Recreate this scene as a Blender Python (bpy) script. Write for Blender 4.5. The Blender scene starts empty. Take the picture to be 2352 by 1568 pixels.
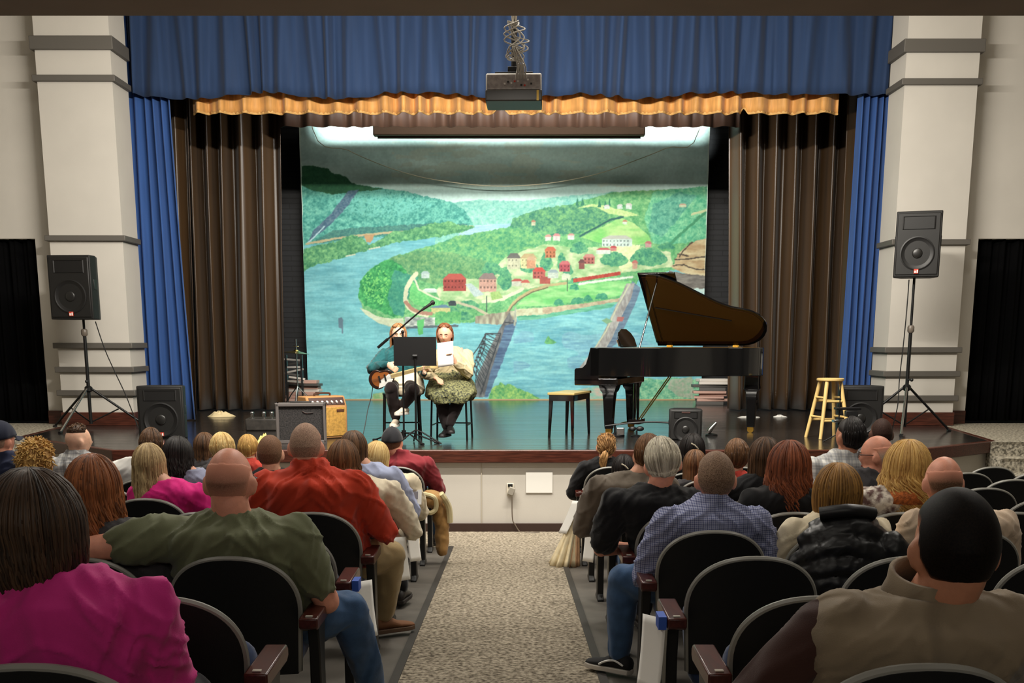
import bpy, bmesh, math, random
import numpy as np
from mathutils import Vector, Matrix

# ------------------------------------------------------------------ camera, world, lights, exposure
SC = bpy.context.scene
COL = SC.collection
V = Vector
R = math.radians
FPX, PCX, PCY, HZ = 2550.0, 1176.0, 1290.0, 785.0      # focal length and axis in pixels of the 2352 x 1568 frame
TH = math.atan((PCY - HZ) / FPX)
EYE = V((0.0, 0.0, 2.017))
cam = bpy.data.objects.new('camera', bpy.data.cameras.new('camera'))
COL.objects.link(cam)
cam.location = EYE
cam.rotation_euler = (math.pi / 2 - TH, 0, 0)
cam.data.sensor_width = 36.0
cam.data.lens = 36.0 * FPX / 2352.0
cam.data.shift_y = (PCY - 784.0) / 2352.0
cam.data.clip_start = 0.02
cam.data.clip_end = 120
SC.camera = cam
SC.view_settings.view_transform = 'Standard'
SC.view_settings.look = 'None'
SC.view_settings.gamma = 1.0
SC.view_settings.use_curve_mapping = False
SC.view_settings.exposure = 0.0
SC.cycles.max_bounces = 6
SC.cycles.caustics_reflective = False
SC.cycles.caustics_refractive = False
SC.cycles.sample_clamp_indirect = 4.0

world = bpy.data.worlds.new('world')
SC.world = world
world.use_nodes = True
world.node_tree.nodes['Background'].inputs[0].default_value = (1.0, 0.93, 0.84, 1)
world.node_tree.nodes['Background'].inputs[1].default_value = 0.035


def area_light(name, loc, target, sx, sy, power, color, spread=180.0):
    l = bpy.data.lights.new(name, 'AREA')
    l.shape = 'RECTANGLE'
    l.size, l.size_y = sx, sy
    l.energy = power
    l.color = color
    l.spread = R(spread)
    o = bpy.data.objects.new(name, l)
    COL.objects.link(o)
    o.location = loc
    d = V(target) - V(loc)
    z = -d.normalized()
    x = V((1, 0, 0))
    x = (x - z * x.dot(z)).normalized()
    y = z.cross(x)
    o.rotation_euler = Matrix((x, y, z)).transposed().to_euler()
    return o


WARM = (1.0, 0.83, 0.62)
SOFT = (1.0, 0.94, 0.84)
# front-of-house bar just beyond the lower ceiling: lights the stage, its curtains and the painted cloth
area_light('stage_wash', (0, 9.7, 5.37), (0, 19.0, 1.9), 5.0, 0.10, 640, SOFT, 150)
# second bar behind the gold valance: washes the painted cloth below the shadow of the brown border
area_light('upstage_wash', (0, 16.95, 5.50), (0, 22.2, 2.6), 5.4, 0.05, 285, (1.0, 0.98, 0.94), 140)
# border lights hung behind the brown border: the bright strip at the top of the cloth
area_light('border_lights', (0, 20.6, 6.26), (0, 22.2, 6.02), 7.2, 0.05, 60, (0.90, 1.0, 1.0), 25)
# high house lights between the lower ceiling and the stage
area_light('house_high', (0, 10.4, 7.3), (0, 9.2, 0), 9.0, 1.2, 520, SOFT)
# recessed lights in the lower ceiling
for hx in (-3.2, 0.0, 3.2):
    for hy, pw in ((3.4, 18), (5.8, 44), (8.2, 80)):
        area_light('ceiling_light', (hx, hy, 4.37), (hx * 0.9, hy - 1.6, 0), 0.5, 0.5, pw, SOFT)
area_light('hall_fill', (0, -2.5, 3.9), (0, 5.0, 1.0), 6.0, 1.0, 52, SOFT)  # unseen fill added behind the camera to lift the near rows
# weak unseen fill added over the upstage area to lift the cloth's shadow
area_light('upstage_fill', (0, 19.6, 7.9), (0, 21.6, 3.0), 5.0, 1.0, 60, (1.0, 0.95, 0.84))

STAGE_Z = 0.887
FRONT_Y = 11.83
SLOPE = 0.055


def floor_z(y):
    return SLOPE * max(0.0, FRONT_Y - y)


def ray(px, py):
    return V((1, 0, 0)) * ((px - PCX) / FPX) + V((0, math.cos(TH), -math.sin(TH))) - V((0, math.sin(TH), math.cos(TH))) * ((py - PCY) / FPX)


def at(px, py, Y):
    """world point seen at a pixel of the photograph, at depth Y"""
    d = ray(px, py)
    return EYE + d * (Y / d.y)


def onz(px, py, z):
    """world point seen at a pixel, on the level z"""
    d = ray(px, py)
    return EYE + d * ((z - EYE.z) / d.z)


def proj(p):
    d = V(p) - EYE
    f = d.y * math.cos(TH) - d.z * math.sin(TH)
    u = d.y * math.sin(TH) + d.z * math.cos(TH)
    return PCX + FPX * d.x / f, PCY - FPX * u / f


# ------------------------------------------------------------------ helpers
def lin(c):
    return tuple((x / 255 / 12.92) if x <= 10.3 else ((x / 255 + 0.055) / 1.055) ** 2.4 for x in c)


MATS = {}


def mat(name, rgb, rough=0.6, metal=0.0, spec=0.5, coat=0.0, sheen=0.0, var=0.0, vscale=20.0, bump=0.0, bscale=60.0,
        stretch=None, rgb2=None, coord='Object', detail=3.0):
    if name in MATS:
        return MATS[name]
    m = bpy.data.materials.new(name)
    m.use_nodes = True
    nt = m.node_tree
    b = nt.nodes['Principled BSDF']
    c = lin(rgb)
    b.inputs['Base Color'].default_value = (*c, 1)
    b.inputs['Roughness'].default_value = rough
    b.inputs['Metallic'].default_value = metal
    b.inputs['Specular IOR Level'].default_value = spec
    b.inputs['Coat Weight'].default_value = coat
    b.inputs['Coat Roughness'].default_value = 0.08
    b.inputs['Sheen Weight'].default_value = sheen
    if var or bump:
        tc = nt.nodes.new('ShaderNodeTexCoord')
        mp = nt.nodes.new('ShaderNodeMapping')
        nt.links.new(tc.outputs[coord], mp.inputs[0])
        if stretch:
            mp.inputs['Scale'].default_value = stretch
    if var or rgb2:
        if not (var or bump):
            tc = nt.nodes.new('ShaderNodeTexCoord')
            mp = nt.nodes.new('ShaderNodeMapping')
            nt.links.new(tc.outputs[coord], mp.inputs[0])
        n = nt.nodes.new('ShaderNodeTexNoise')
        n.inputs['Scale'].default_value = vscale
        n.inputs['Detail'].default_value = detail
        nt.links.new(mp.outputs[0], n.inputs['Vector'])
        r = nt.nodes.new('ShaderNodeValToRGB')
        c2 = lin(rgb2) if rgb2 else tuple(x * (1 + var) for x in c)
        c1 = c if rgb2 else tuple(x * (1 - var) for x in c)
        r.color_ramp.elements[0].position = 0.36
        r.color_ramp.elements[1].position = 0.64
        r.color_ramp.elements[0].color = (*c1, 1)
        r.color_ramp.elements[1].color = (*c2, 1)
        nt.links.new(n.outputs['Fac'], r.inputs[0])
        nt.links.new(r.outputs[0], b.inputs['Base Color'])
    if bump:
        n2 = nt.nodes.new('ShaderNodeTexNoise')
        n2.inputs['Scale'].default_value = bscale
        n2.inputs['Detail'].default_value = 4
        nt.links.new(mp.outputs[0], n2.inputs['Vector'])
        bp = nt.nodes.new('ShaderNodeBump')
        bp.inputs['Strength'].default_value = bump
        bp.inputs['Distance'].default_value = 0.01
        nt.links.new(n2.outputs['Fac'], bp.inputs['Height'])
        nt.links.new(bp.outputs[0], b.inputs['Normal'])
    MATS[name] = m
    return m


def hair_mat(name, dark, light, rough=0.52):
    if name in MATS:
        return MATS[name]
    m = bpy.data.materials.new(name)
    m.use_nodes = True
    nt = m.node_tree
    b = nt.nodes['Principled BSDF']
    b.inputs['Roughness'].default_value = rough
    b.inputs['Specular IOR Level'].default_value = 0.28
    g = nt.nodes.new('ShaderNodeNewGeometry')
    tc = nt.nodes.new('ShaderNodeTexCoord')
    n = nt.nodes.new('ShaderNodeTexNoise')
    n.inputs['Scale'].default_value = 14
    nt.links.new(tc.outputs['Object'], n.inputs['Vector'])
    mx = nt.nodes.new('ShaderNodeMath')
    mx.operation = 'MULTIPLY_ADD'
    nt.links.new(n.outputs['Fac'], mx.inputs[0])
    mx.inputs[1].default_value = 0.7
    nt.links.new(g.outputs['Random Per Island'], mx.inputs[2])
    mu = nt.nodes.new('ShaderNodeMath')
    mu.operation = 'MULTIPLY'
    mu.inputs[1].default_value = 0.6
    nt.links.new(mx.outputs[0], mu.inputs[0])
    r = nt.nodes.new('ShaderNodeValToRGB')
    r.color_ramp.elements[0].position = 0.12
    r.color_ramp.elements[1].position = 0.88
    r.color_ramp.elements[0].color = (*lin(dark), 1)
    r.color_ramp.elements[1].color = (*lin(light), 1)
    nt.links.new(mu.outputs[0], r.inputs[0])
    nt.links.new(r.outputs[0], b.inputs['Base Color'])
    MATS[name] = m
    return m


def thing(name, label, cat, loc=(0, 0, 0), rotz=0.0, group=None):
    o = bpy.data.objects.new(name, None)
    o.empty_display_size = 0.1
    COL.objects.link(o)
    o.location = loc
    o.rotation_euler = (0, 0, rotz)
    return tag(o, label, cat, group)


def tag(o, label=None, cat=None, group=None, kind=None):
    if label:
        o['label'] = label
    if cat:
        o['category'] = cat
    if group:
        o['group'] = group
    if kind:
        o['kind'] = kind
    return o


class MB:
    """collects vertices and faces, builds ONE mesh object"""

    def __init__(self):
        self.v = []
        self.f = []

    def add(self, vs, fs):
        n = len(self.v)
        self.v += [tuple(p) for p in vs]
        self.f += [tuple(i + n for i in q) for q in fs]
        return self

    def box(self, c, s, rot=None):
        hx, hy, hz = s[0] / 2, s[1] / 2, s[2] / 2
        vs = [V((x * hx, y * hy, z * hz)) for x in (-1, 1) for y in (-1, 1) for z in (-1, 1)]
        if rot is not None:
            vs = [rot @ p for p in vs]
        vs = [p + V(c) for p in vs]
        return self.add(vs, [(0, 1, 3, 2), (4, 6, 7, 5), (0, 4, 5, 1), (2, 3, 7, 6), (0, 2, 6, 4), (1, 5, 7, 3)])

    def box2(self, a, b):
        return self.box([(a[i] + b[i]) / 2 for i in range(3)], [abs(b[i] - a[i]) for i in range(3)])

    def tube(self, pts, rad, n=8, caps=True, flat=None, ref=None):
        pts = [V(p) for p in pts]
        k = len(pts)
        if not hasattr(rad, '__len__'):
            rad = [rad] * k
        vs, fs = [], []
        prev = None
        for i, p in enumerate(pts):
            t = (pts[min(i + 1, k - 1)] - pts[max(i - 1, 0)])
            if t.length < 1e-9:
                t = V((0, 0, 1))
            t.normalize()
            if prev is None:
                a = V(ref) if ref is not None else (V((0, 0, 1)) if abs(t.z) < 0.9 else V((1, 0, 0)))
            else:
                a = prev
            u = a - t * a.dot(t)
            if u.length < 1e-6:
                u = t.orthogonal()
            u.normalize()
            prev = u
            w = t.cross(u)
            fu = flat if flat else 1.0
            for j in range(n):
                an = 2 * math.pi * j / n
                vs.append(p + u * (rad[i] * fu * math.cos(an)) + w * (rad[i] * math.sin(an)))
        for i in range(k - 1):
            for j in range(n):
                fs.append((i * n + j, i * n + (j + 1) % n, (i + 1) * n + (j + 1) % n, (i + 1) * n + j))
        if caps:
            fs.append(tuple(range(n - 1, -1, -1)))
            fs.append(tuple((k - 1) * n + j for j in range(n)))
        return self.add(vs, fs)

    def cyl(self, a, b, r0, r1=None, n=14):
        return self.tube([a, b], [r0, r0 if r1 is None else r1], n)

    def lathe(self, prof, c=(0, 0, 0), n=24):
        """profile [(r, z)] about the z axis"""
        vs, fs = [], []
        for r, z in prof:
            for j in range(n):
                a = 2 * math.pi * j / n
                vs.append((c[0] + r * math.cos(a), c[1] + r * math.sin(a), c[2] + z))
        k = len(prof)
        for i in range(k - 1):
            for j in range(n):
                fs.append((i * n + j, i * n + (j + 1) % n, (i + 1) * n + (j + 1) % n, (i + 1) * n + j))
        fs.append(tuple(range(n - 1, -1, -1)))
        fs.append(tuple((k - 1) * n + j for j in range(n)))
        return self.add(vs, fs)

    def prism(self, outline, h0, h1, M=None):
        """outline in xy swept from z=h0 to z=h1, optional matrix"""
        n = len(outline)
        vs = [V((x, y, h0)) for x, y in outline] + [V((x, y, h1)) for x, y in outline]
        if M is not None:
            vs = [M @ p for p in vs]
        fs = [(i, (i + 1) % n, n + (i + 1) % n, n + i) for i in range(n)]
        fs += [tuple(range(n - 1, -1, -1)), tuple(range(n, 2 * n))]
        return self.add(vs, fs)

    def ball(self, c, r, nu=16, nv=10, M=None):
        if not hasattr(r, '__len__'):
            r = (r, r, r)
        vs, fs = [], []
        for i in range(nv + 1):
            th = math.pi * i / nv
            for j in range(nu):
                ph = 2 * math.pi * j / nu
                p = V((r[0] * math.sin(th) * math.cos(ph), r[1] * math.sin(th) * math.sin(ph), r[2] * math.cos(th)))
                if M is not None:
                    p = M @ p
                vs.append(p + V(c))
        for i in range(nv):
            for j in range(nu):
                fs.append((i * nu + j, (i + 1) * nu + j, (i + 1) * nu + (j + 1) % nu, i * nu + (j + 1) % nu))
        return self.add(vs, fs)

    def grid(self, fn, nu, nv, closed_u=False):
        vs = [fn(i / (nu if closed_u else nu - 1), j / (nv - 1)) for j in range(nv) for i in range(nu)]
        fs = []
        for j in range(nv - 1):
            for i in range(nu if closed_u else nu - 1):
                i2 = (i + 1) % nu
                fs.append((j * nu + i, j * nu + i2, (j + 1) * nu + i2, (j + 1) * nu + i))
        return self.add(vs, fs)

    def rings(self, rings, caps=True):
        n = len(rings[0])
        vs = [p for r in rings for p in r]
        fs = []
        for i in range(len(rings) - 1):
            for j in range(n):
                fs.append((i * n + j, i * n + (j + 1) % n, (i + 1) * n + (j + 1) % n, (i + 1) * n + j))
        if caps:
            fs.append(tuple(range(n - 1, -1, -1)))
            fs.append(tuple((len(rings) - 1) * n + j for j in range(n)))
        return self.add(vs, fs)

    def mesh(self, name):
        me = bpy.data.meshes.new(name)
        me.from_pydata(self.v, [], self.f)
        bm = bmesh.new()
        bm.from_mesh(me)
        bmesh.ops.remove_doubles(bm, verts=bm.verts, dist=1e-6)
        bmesh.ops.recalc_face_normals(bm, faces=bm.faces)
        bm.to_mesh(me)
        bm.free()
        return me

    def build(self, name, m, parent=None, smooth=False, bevel=0.0, seg=2, solid=0.0, subdiv=0, origin=None):
        if origin is not None:
            o3 = V(origin)
            self.v = [tuple(V(p) - o3) for p in self.v]
        me = self.mesh(name)
        o = bpy.data.objects.new(name, me)
        COL.objects.link(o)
        if m is not None:
            me.materials.append(m)
        if smooth:
            me.polygons.foreach_set('use_smooth', [True] * len(me.polygons))
            if smooth != 'all':
                me.set_sharp_from_angle(angle=R(42))
        if solid:
            md = o.modifiers.new('solid', 'SOLIDIFY')
            md.thickness = solid
            md.offset = 0
        if bevel:
            md = o.modifiers.new('bevel', 'BEVEL')
            md.width = bevel
            md.segments = seg
            md.limit_method = 'ANGLE'
            md.angle_limit = R(40)
            me.polygons.foreach_set('use_smooth', [True] * len(me.polygons))
            me.set_sharp_from_angle(angle=R(42))
            md.harden_normals = False
        if subdiv:
            md = o.modifiers.new('sub', 'SUBSURF')
            md.levels = md.render_levels = subdiv
        if parent is not None:
            o.parent = parent
        elif origin is not None:
            o.location = origin
        return o


def struct(name, mb, m, parent=None, label=None, **k):
    o = mb.build(name, m, parent, **k)
    if parent is None:
        o['kind'] = 'structure'
    if label:
        o['label'] = label
    return o


def smooth_path(pts, n=8):
    """Catmull-Rom through the points"""
    pts = [V(p) for p in pts]
    out = []
    for i in range(len(pts) - 1):
        p0, p1, p2, p3 = pts[max(i - 1, 0)], pts[i], pts[i + 1], pts[min(i + 2, len(pts) - 1)]
        for k in range(n):
            t = k / n
            out.append(0.5 * ((2 * p1) + (p2 - p0) * t + (2 * p0 - 5 * p1 + 4 * p2 - p3) * t * t + (3 * p1 - p0 - 3 * p2 + p3) * t ** 3))
    out.append(pts[-1])
    return out


def copy_tree(o, parent=None):
    c = o.copy()
    COL.objects.link(c)
    if parent is not None:
        c.parent = parent
    for ch in list(o.children):
        copy_tree(ch, c)
    return c


def interp(xs, ys, x):
    return float(np.interp(x, xs, ys))


# numpy value noise
_rs = np.random.RandomState(7)
_LAT = _rs.rand(256, 256)


def vnoise(x, y):
    xi, yi = np.floor(x).astype(int), np.floor(y).astype(int)
    fx, fy = x - xi, y - yi
    fx, fy = fx * fx * (3 - 2 * fx), fy * fy * (3 - 2 * fy)
    a = _LAT[yi % 256, xi % 256]
    b = _LAT[yi % 256, (xi + 1) % 256]
    c = _LAT[(yi + 1) % 256, xi % 256]
    d = _LAT[(yi + 1) % 256, (xi + 1) % 256]
    return (a * (1 - fx) + b * fx) * (1 - fy) + (c * (1 - fx) + d * fx) * fy


def fbm(x, y, o=3):
    s, a, t = 0, 0.5, 0
    for k in range(o):
        s = s + a * vnoise(x * 2 ** k + 17 * k, y * 2 ** k + 5 * k)
        t += a
        a *= 0.55
    return s / t

# ------------------------------------------------------------------ the setting
M_cream = mat('cream wall paint', (198, 193, 184), 0.75, var=0.03, vscale=1.5, bump=0.05, bscale=90)
M_grey = mat('grey trim paint', (92, 88, 82), 0.55)
M_ceil = mat('dark soffit paint', (128, 112, 96), 0.8, var=0.05, vscale=2)
M_black = mat('black paint', (14, 14, 15), 0.6)
M_wood = mat('dark red varnished wood', (74, 38, 28), 0.3, spec=0.5, var=0.35, vscale=6, stretch=(1, 12, 12))
M_void = mat('black masking', (9, 9, 10), 0.9)
M_carpet = mat('speckled beige carpet', (92, 84, 72), 0.95, rgb2=(178, 167, 148), vscale=46, detail=4, bump=0.5, bscale=120, spec=0.1)
M_stepcarpet = mat('grey speckled carpet', (92, 88, 78), 0.95, rgb2=(190, 182, 164), vscale=34, detail=4, bump=0.4, bscale=100, spec=0.1)
M_vinyl = mat('grey vinyl floor', (92, 87, 80), 0.55, var=0.12, vscale=5)
M_rubber = mat('dark rubber edging', (48, 44, 40), 0.6)


def stage_floor_mat():
    m = bpy.data.materials.new('glossy dark stage boards')
    m.use_nodes = True
    nt = m.node_tree
    b = nt.nodes['Principled BSDF']
    tc = nt.nodes.new('ShaderNodeTexCoord')
    br = nt.nodes.new('ShaderNodeTexBrick')
    br.inputs['Scale'].default_value = 1.0
    br.inputs['Brick Width'].default_value = 2.44
    br.inputs['Row Height'].default_value = 1.22
    br.inputs['Mortar Size'].default_value = 0.006
    br.inputs['Color1'].default_value = (*lin((36, 34, 33)), 1)
    br.inputs['Color2'].default_value = (*lin((46, 42, 39)), 1)
    br.inputs['Mortar'].default_value = (*lin((10, 10, 10)), 1)
    nt.links.new(tc.outputs['Object'], br.inputs['Vector'])
    nt.links.new(br.outputs['Color'], b.inputs['Base Color'])
    mp = nt.nodes.new('ShaderNodeMapping')
    mp.inputs['Scale'].default_value = (0.4, 9, 1)
    nt.links.new(tc.outputs['Object'], mp.inputs[0])
    n = nt.nodes.new('ShaderNodeTexNoise')
    n.inputs['Scale'].default_value = 1.5
    nt.links.new(mp.outputs[0], n.inputs['Vector'])
    mr = nt.nodes.new('ShaderNodeMapRange')
    mr.inputs['To Min'].default_value = 0.09
    mr.inputs['To Max'].default_value = 0.30
    nt.links.new(n.outputs['Fac'], mr.inputs[0])
    nt.links.new(mr.outputs[0], b.inputs['Roughness'])
    b.inputs['Specular IOR Level'].default_value = 0.75
    bp = nt.nodes.new('ShaderNodeBump')
    bp.inputs['Strength'].default_value = 0.06
    bp.inputs['Distance'].default_value = 0.02
    nt.links.new(n.outputs['Fac'], bp.inputs['Height'])
    nt.links.new(bp.outputs[0], b.inputs['Normal'])
    return m


def brick_mat():
    m = bpy.data.materials.new('black painted brick')
    m.use_nodes = True
    nt = m.node_tree
    b = nt.nodes['Principled BSDF']
    tc = nt.nodes.new('ShaderNodeTexCoord')
    mp = nt.nodes.new('ShaderNodeMapping')
    mp.inputs['Rotation'].default_value = (R(90), 0, 0)
    nt.links.new(tc.outputs['Object'], mp.inputs[0])
    br = nt.nodes.new('ShaderNodeTexBrick')
    br.inputs['Scale'].default_value = 1.0
    br.inputs['Brick Width'].default_value = 0.4
    br.inputs['Row Height'].default_value = 0.1
    br.inputs['Mortar Size'].default_value = 0.008
    br.inputs['Color1'].default_value = (*lin((24, 25, 28)), 1)
    br.inputs['Color2'].default_value = (*lin((30, 31, 34)), 1)
    br.inputs['Mortar'].default_value = (*lin((12, 12, 13)), 1)
    nt.links.new(mp.outputs[0], br.inputs['Vector'])
    nt.links.new(br.outputs['Color'], b.inputs['Base Color'])
    b.inputs['Roughness'].default_value = 0.45
    bp = nt.nodes.new('ShaderNodeBump')
    bp.inputs['Strength'].default_value = 0.5
    bp.inputs['Distance'].default_value = 0.02
    bp.invert = True
    nt.links.new(br.outputs['Fac'], bp.inputs['Height'])
    nt.links.new(bp.outputs[0], b.inputs['Normal'])
    return m


M_stage = stage_floor_mat()
M_brick = brick_mat()
PIL_Y, PIL_B, WALL_Y = 15.4, 16.02, 15.78

# auditorium floor: vinyl under the seats, a carpeted aisle laid on it
f = MB()
f.box2((-9.2, -4.2, -0.3), (9.2, 23.2, -0.2))
f.v = []
f.f = []
prof = [(-4.0, floor_z(-4.0)), (FRONT_Y, 0.0), (24.0, 0.0), (24.0, -0.25), (-4.0, -0.25)]
f.prism(prof, -9.2, 9.2, M=Matrix(((0, 0, 1, 0), (1, 0, 0, 0), (0, 1, 0, 0), (0, 0, 0, 1))))
struct('floor', f, M_vinyl)
CARP_L, CARP_R = -0.585, 0.455
XS = Matrix(((0, 0, 1, 0), (1, 0, 0, 0), (0, 1, 0, 0), (0, 0, 0, 1)))


def slab_on_floor(x0, x1, y0, y1, t):
    m = MB()
    m.prism([(y0, floor_z(y0) - 0.02), (y1, floor_z(y1) - 0.02), (y1, floor_z(y1) + t), (y0, floor_z(y0) + t)], x0, x1, M=XS)
    return m


c = slab_on_floor(CARP_L, CARP_R, -1.5, 10.55, 0.008)
c2 = slab_on_floor(-7.0, 7.0, 10.55, FRONT_Y - 0.001, 0.008)
c.add(c2.v, c2.f)
o = struct('aisle_carpet', c, M_carpet, label='speckled beige carpet of the centre aisle and along the stage front')
for i, x in enumerate((CARP_L, CARP_R)):
    t = slab_on_floor(x - 0.022, x + 0.022, -1.5, 10.55, 0.014)
    struct('trim_%d' % (i + 1), t, M_rubber, label='dark rubber edging strip beside the aisle carpet')

# stage
tipR, tipL = onz(2280, 1012, STAGE_Z), onz(48, 1003, STAGE_Z)
corR, corL = onz(2086, 1033, STAGE_Z), onz(262, 1033, STAGE_Z)
corR.y = corL.y = FRONT_Y
bR, bL = onz(2206, 986, STAGE_Z), onz(150, 978, STAGE_Z)
bR.y = bL.y = 15.3
plan = [(corL.x, FRONT_Y), (corR.x, FRONT_Y), (tipR.x, tipR.y), (bR.x, bR.y), (bR.x, 22.9), (bL.x, 22.9), (bL.x, bL.y), (tipL.x, tipL.y)]
s = MB()
s.prism(plan, STAGE_Z - 0.03, STAGE_Z)
struct('stage_floor', s, M_stage, label='glossy dark stage boards')
s = MB()
s.prism([(x * (0.994 if abs(x) > 1 else 1), y + (0.03 if y < 13 else 0)) for x, y in plan[:4] + plan[6:]], 0.0, STAGE_Z - 0.03)
struct('wall_stage_front', s, M_cream, label='cream front wall of the stage')
# seams in the stage front wall panels and the wooden nosing around the apron
edge = [plan[6], plan[7], plan[0], plan[1], plan[2], plan[3]]


def band_along(pts, z0, z1, out0, out1):
    m = MB()
    n = len(pts)
    P = [V((x, y, 0)) for x, y in pts]
    nor = []
    for i in range(n):
        a = P[max(i - 1, 0)]
        b = P[min(i + 1, n - 1)]
        d = (b - a).normalized()
        nor.append(V((d.y, -d.x, 0)))
    rg = []
    for p, q in zip(P, nor):
        rg.append([p + q * out0 + V((0, 0, z0)), p + q * out1 + V((0, 0, z0)), p + q * out1 + V((0, 0, z1)), p + q * out0 + V((0, 0, z1))])
    m.rings(rg)
    return m


struct('trim_3', band_along(edge, STAGE_Z - 0.135, STAGE_Z + 0.003, -0.05, 0.035), M_wood, label='dark red wooden nosing around the stage edge', bevel=0.01)
struct('baseboard_front', band_along(edge[2:4], 0.0, 0.095, -0.04, 0.012), mat('dark brown base', (52, 34, 28), 0.5), label='dark brown baseboard under the stage front')
for i, px in enumerate((1106, 1520, 700)):
    p = at(px, 1120, FRONT_Y)
    m = MB()
    m.box2((p.x - 0.004, FRONT_Y + 0.02, 0.095), (p.x + 0.004, FRONT_Y + 0.029, STAGE_Z - 0.135))
    struct('trim_%d' % (4 + i), m, mat('wall seam', (186, 177, 160), 0.8), label='thin seam in the stage front wall')

# carpeted steps and landings at both sides of the stage
for side, x0, x1, nm in ((-1, tipL.x + 0.12, -8.9, 'left'), (1, tipR.x - 0.06, 8.9, 'right')):
    m = MB()
    ys = [12.85, 12.53, 12.21, 11.89, 11.57]
    pr = []
    z = STAGE_Z
    pr = [(15.9, 0.0), (15.9, STAGE_Z - 0.004)]
    for i, y in enumerate(ys):
        zt = STAGE_Z - 0.004 - 0.160 * i
        pr += [(y, zt), (y + 0.012, zt - 0.035), (y + 0.012, zt - 0.160)]
    pr += [(ys[-1] + 0.012, 0.0)]
    # in two pieces so the landing does not run under the stage boards
    m.prism(pr, min(x0, x1), max(x0, x1), M=XS)
    struct('steps_' + nm, m, M_stepcarpet, label='grey speckled carpeted steps and landing beside the stage')

# pillars of the proscenium, with grey bands
def pillar(side, nm):
    if side < 0:
        xo = at(72, 100, PIL_Y).x * 0.5 + at(147, 900, PIL_Y).x * 0.5
        xi = at(249, 100, PIL_Y).x * 0.5 + at(301, 800, PIL_Y).x * 0.5
    else:
        xo = at(2263, 100, PIL_Y).x * 0.5 + at(2182, 900, PIL_Y).x * 0.5
        xi = at(2097, 60, PIL_Y).x * 0.5 + at(2027, 830, PIL_Y).x * 0.5
    m = MB()
    m.box2((xo, PIL_Y, STAGE_Z), (xi, PIL_B, 8.4))
    o = struct('pillar_' + nm, m, M_cream)
    o['label'] = 'cream pillar at the %s edge of the stage opening' % nm
    bands = ((81, 113), (171, 186), (540, 553), (787, 800), (842, 855), (896, 909)) if side < 0 else ((88, 119), (179, 194), (549, 562), (797, 810), (852, 865), (908, 921))
    for y0, y1 in bands:
        zt, zb = at(1176, y0, PIL_Y - 0.05).z, at(1176, y1, PIL_Y - 0.05).z
        b = MB()
        e = 0.05
        b.box2((xo - (-side) * -e if False else xo + side * e, PIL_Y - e, zb), (xi - side * e, PIL_B - 0.02, zt))
        b.build('band', M_grey, o, bevel=0.008)
    b = MB()
    b.box2((xo + side * 0.02, PIL_Y - 0.02, STAGE_Z), (xi - side * 0.02, PIL_B - 0.05, STAGE_Z + 0.18))
    b.build('baseboard', M_wood, o, bevel=0.006)
    return xo, xi


LXO, LXI = pillar(-1, 'left')
RXO, RXI = pillar(1, 'right')

# outer walls with the black curtained doorways
for side, nm, xo, pxe, pxb in ((-1, 'left', LXO, 85, 110), (1, 'right', RXO, 2250, 2212)):
    xd = at(pxe, 560, WALL_Y).x * 0.5 + at(pxb, 960, WALL_Y).x * 0.5
    zt = at(1176, 548, WALL_Y).z
    m = MB()
    m.box2((xd, WALL_Y, STAGE_Z), (xo - side * 0.2, WALL_Y + 0.35, zt))
    m.box2((side * 9.0, WALL_Y, zt), (xo - side * 0.2, WALL_Y + 0.35, 8.4))
    m.box2((side * 9.0, WALL_Y, 0), (side * 8.2, WALL_Y + 0.35, zt))
    struct('wall_front_' + nm, m, M_cream, label='cream wall beside the %s pillar' % nm)
    b = MB()
    b.box2((xd + side * 0.002, WALL_Y - 0.02, STAGE_Z), (xo + side * 0.001, WALL_Y + 0.1, STAGE_Z + 0.18))
    struct('baseboard_' + nm, b, M_wood, label='dark wooden baseboard beside the doorway')
    # curtain in the doorway
    M_bc = mat('black doorway curtain', (3, 3, 4), 0.95, spec=0.1)
    x0, x1 = xd + side * 0.02, side * 8.15
    z0, z1 = STAGE_Z + 0.03, zt + 0.05
    cx = (x0 + x1) / 2
    t = thing('door_curtain', 'black pleated curtain filling the doorway %s' % ('behind the loudspeaker on the lower stand' if side < 0 else 'by the taller loudspeaker stand'), 'curtain', (cx, WALL_Y + 0.12, STAGE_Z))
    g = MB()

    def fn(u, v):
        x = x0 + (x1 - x0) * u
        y = 0.035 * math.sin(x * 34 + 1.3 * math.sin(x * 5)) + 0.02 * math.sin(x * 71)
        return (x - cx, y, z0 + (z1 - z0) * v - STAGE_Z)
    g.grid(fn, 200, 6)
    g.build('drape', M_bc, t, smooth='all', solid=0.006)
    r = MB()
    r.cyl((x0 - cx, 0, z1 - STAGE_Z - 0.02), (x1 - cx, 0, z1 - STAGE_Z - 0.02), 0.02)
    r.build('rail', M_black, t, smooth=True)

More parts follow.
